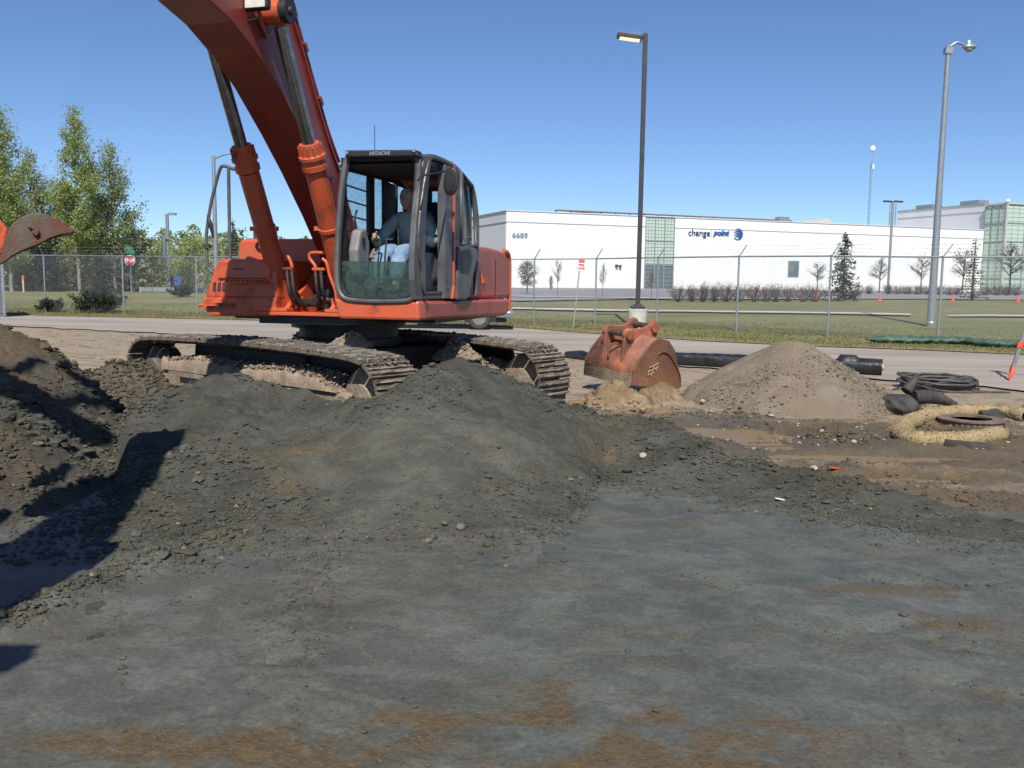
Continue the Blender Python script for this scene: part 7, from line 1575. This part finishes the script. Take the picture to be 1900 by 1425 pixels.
b = MB(); b.cyl(tuple(apx-Vector((0, 0, .04))), tuple(apx+Vector((0, 0, .03))), .10, 16); b.build('head_plate', M['cone'], TP_)
for px, py, lb in ((1548, 877, 'orange'),):
    P = gp(px, py, 0); o0 = empty('plastic_scrap', (float(P[0]), float(P[1]), hz_(P[0], P[1])+.02), .6); tag(o0, 'small bright orange plastic scrap on the sandy ridge', 'litter'); b = MB(); b.box((0, 0, 0), (.10, .03, .012), Matrix.Rotation(.2, 3, 'Y')); b.build('scrap', M['cone'], o0)
P = gp(1448, 933, 0); o0 = empty('paper_scrap', (float(P[0]), float(P[1]), hz_(P[0], P[1])+.012), .1); tag(o0, 'small white paper scrap on the smooth clay by the berm', 'litter'); b = MB(); b.box((0, 0, 0), (.09, .03, .006), Matrix.Rotation(.2, 3, 'Y')); b.build('paper', M['signwhite'], o0)

# mud caked on top of the tracks
for tr in [o for o in EX.children if o.name.split('.')[0] == 'track']:
    rng = np.random.default_rng(91); n = 2600; x = rng.uniform(-2.1, 2.35, n); y = rng.uniform(-.3, .3, n); k = fbm(x, y, 1.6, 3, 400) > -.08; x = x[k]; y = y[k]
    zz = np.where(np.abs(x) < HLf, .90+.055*np.cos(np.clip(x/HLf, -1, 1)*math.pi/2), .46+np.sqrt(np.maximum(.44**2-(np.abs(x)-HLf)**2, .01)))
    o = clods('mud', x, y, np.clip(rng.lognormal(math.log(.011), .5, len(x)), .005, .035), M['trackmud'], None, 92, .5, hf=lambda a, c, zz=zz: zz, parent=tr); o['kind'] = 'stuff'

# ================================================================== TWO MORE EXCAVATORS, outside the frame: one added beside the camera for its shade (the shadow
# of its arm lies on the soil at the left), one at the far left whose bucket reaches into the picture
def twin(loc, ang, label, align=True):
    e = copy_tree(EX); e.location = loc; e.rotation_euler = (0, 0, ang); e['label'] = label
    for ch in list(e.children):
        nm = ch.name.split('.')[0]
        if align and nm in ('track', 'track_frame', 'car_body'): ch.matrix_local = Matrix.Rotation(-TA, 4, 'Z') @ ch.matrix_local
        if nm == 'mud_heap': bpy.data.objects.remove(ch)
    return e
def drop(o):
    for c in list(o.children): drop(c)
    bpy.data.objects.remove(o)
E2 = twin((-2.5, -2.35, 0), math.atan2(.99, -.11), 'unseen excavator added just left of the camera to cast its arm shadow into view')
A3 = .50; h3 = np.array([math.cos(A3), math.sin(A3), 0]); l3 = np.array([-math.sin(A3), math.cos(A3), 0]); P3 = atY(8, 440, 11.2)
E3 = twin(tuple(P3*[1, 1, 0]-h3*7.1+l3*.62*[1, 1, 0]), A3, 'excavator off the left edge, its muddy rusty bucket reaching into the picture')
for ch in list(E3.children):
    if ch.name.split('.')[0] in ('bucket', 'bucket_link', 'bucket_cylinder'): drop(ch)
e3 = np.array(E3.location)
def on3(px, py): P = onP(px, py, P3, l3)-e3; return (float(P@h3), float(P@l3), float(P[2]))
p2 = [on3(px, py) for px, py in [(-30, 500), (-8, 493), (8, 486), (22, 475), (35, 468), (50, 461), (62, 457), (76, 451), (92, 442), (115, 434), (133, 432), (138, 427), (126, 420), (110, 408), (86, 397), (60, 395), (36, 404), (20, 419), (8, 444), (4, 470), (-14, 484)]]
y0 = p2[0][1]; p2 = [(p[0], p[2]) for p in p2]
M['mudplate'] = mat('mud_smeared_rusty_plate', (.15, .048, .024), (.125, .095, .072), 2.0, .75, 0, .5, 45, c3=(.165, .135, .105), c3pos=.66, pos=(.42, .54), detail=12)
b = MB(); b.prism(p2, 'y', y0, y0+.04); bk3 = b.build('bucket', M['mudplate'], E3, .008); bk3['label'] = 'muddy rusty bucket side with curved back, teeth to the right'
b = MB(); b.prism(p2, 'y', y0+1.16, y0+1.20); b.build('side_plate', M['mudplate'], bk3, .008)
cen3 = np.mean(np.array(p2), axis=0); tp3 = p2[11:20]; sh = tp3+[(p[0]+(cen3[0]-p[0])*.06, p[1]-.03) for p in tp3[::-1]]
b = MB(); b.prism(sh, 'y', y0+.042, y0+1.158); b.build('bucket_shell', M['mudplate'], bk3)
for k in range(4):
    yk = y0+.12+.32*k; b = MB(); tx3, tz3 = p2[11]; b.prism([(tx3-.12, tz3+.015), (tx3-.12, tz3-.04), (tx3+.02, tz3-.03), (tx3+.02, tz3-.015)], 'y', yk-.05, yk+.05); b.build('bucket_tooth', M['worn'], bk3, .006)
xl, zl3 = p2[18]
for yk in (.10, .86):
    b = MB(); b.prism([(xl+.04, zl3+.14), (xl-.06, zl3+.27), (xl-.22, zl3+.30), (xl-.42, zl3+.22), (xl-.50, zl3+.02), (xl-.42, zl3-.2), (xl-.25, zl3-.26), (xl-.03, zl3-.17)], 'y', y0+yk, y0+yk+.06); b.build('bucket_ear', M['orange_grimy'], bk3, .012)
b = MB(); b.cyl((xl-.28, y0+.05, zl3+.16), (xl-.28, y0+1.1, zl3+.16), .05, 14); b.build('bucket_pin', M['worn'], bk3); b = MB(); b.cyl((xl-.28, y0+.05, zl3-.12), (xl-.28, y0+1.1, zl3-.12), .05, 14); b.build('bucket_pin', M['worn'], bk3)
hk = on3(62, 424); b = MB(); b.box((hk[0], y0-.02, hk[2]), (.13, .04, .035), Matrix.Rotation(.55, 3, 'Y')); b.box((hk[0]+.02, y0-.02, hk[2]-.05), (.07, .04, .06), Matrix.Rotation(.9, 3, 'Y')); b.build('lifting_hook', M['mudplate'], bk3, .01)
# the working machine's own stick is swung up unseen, its pose set to keep its shadow off the left heap
piv = Vector((5.78, 0, 4.72)); RM = Matrix.Translation(piv) @ Matrix.Rotation(math.radians(-100), 4, 'Y') @ Matrix.Translation(-piv)
for ch in EX.children:
    if ch.name.split('.')[0] in ('stick', 'bucket', 'bucket_link', 'bucket_cylinder'): ch.matrix_local = RM @ ch.matrix_local
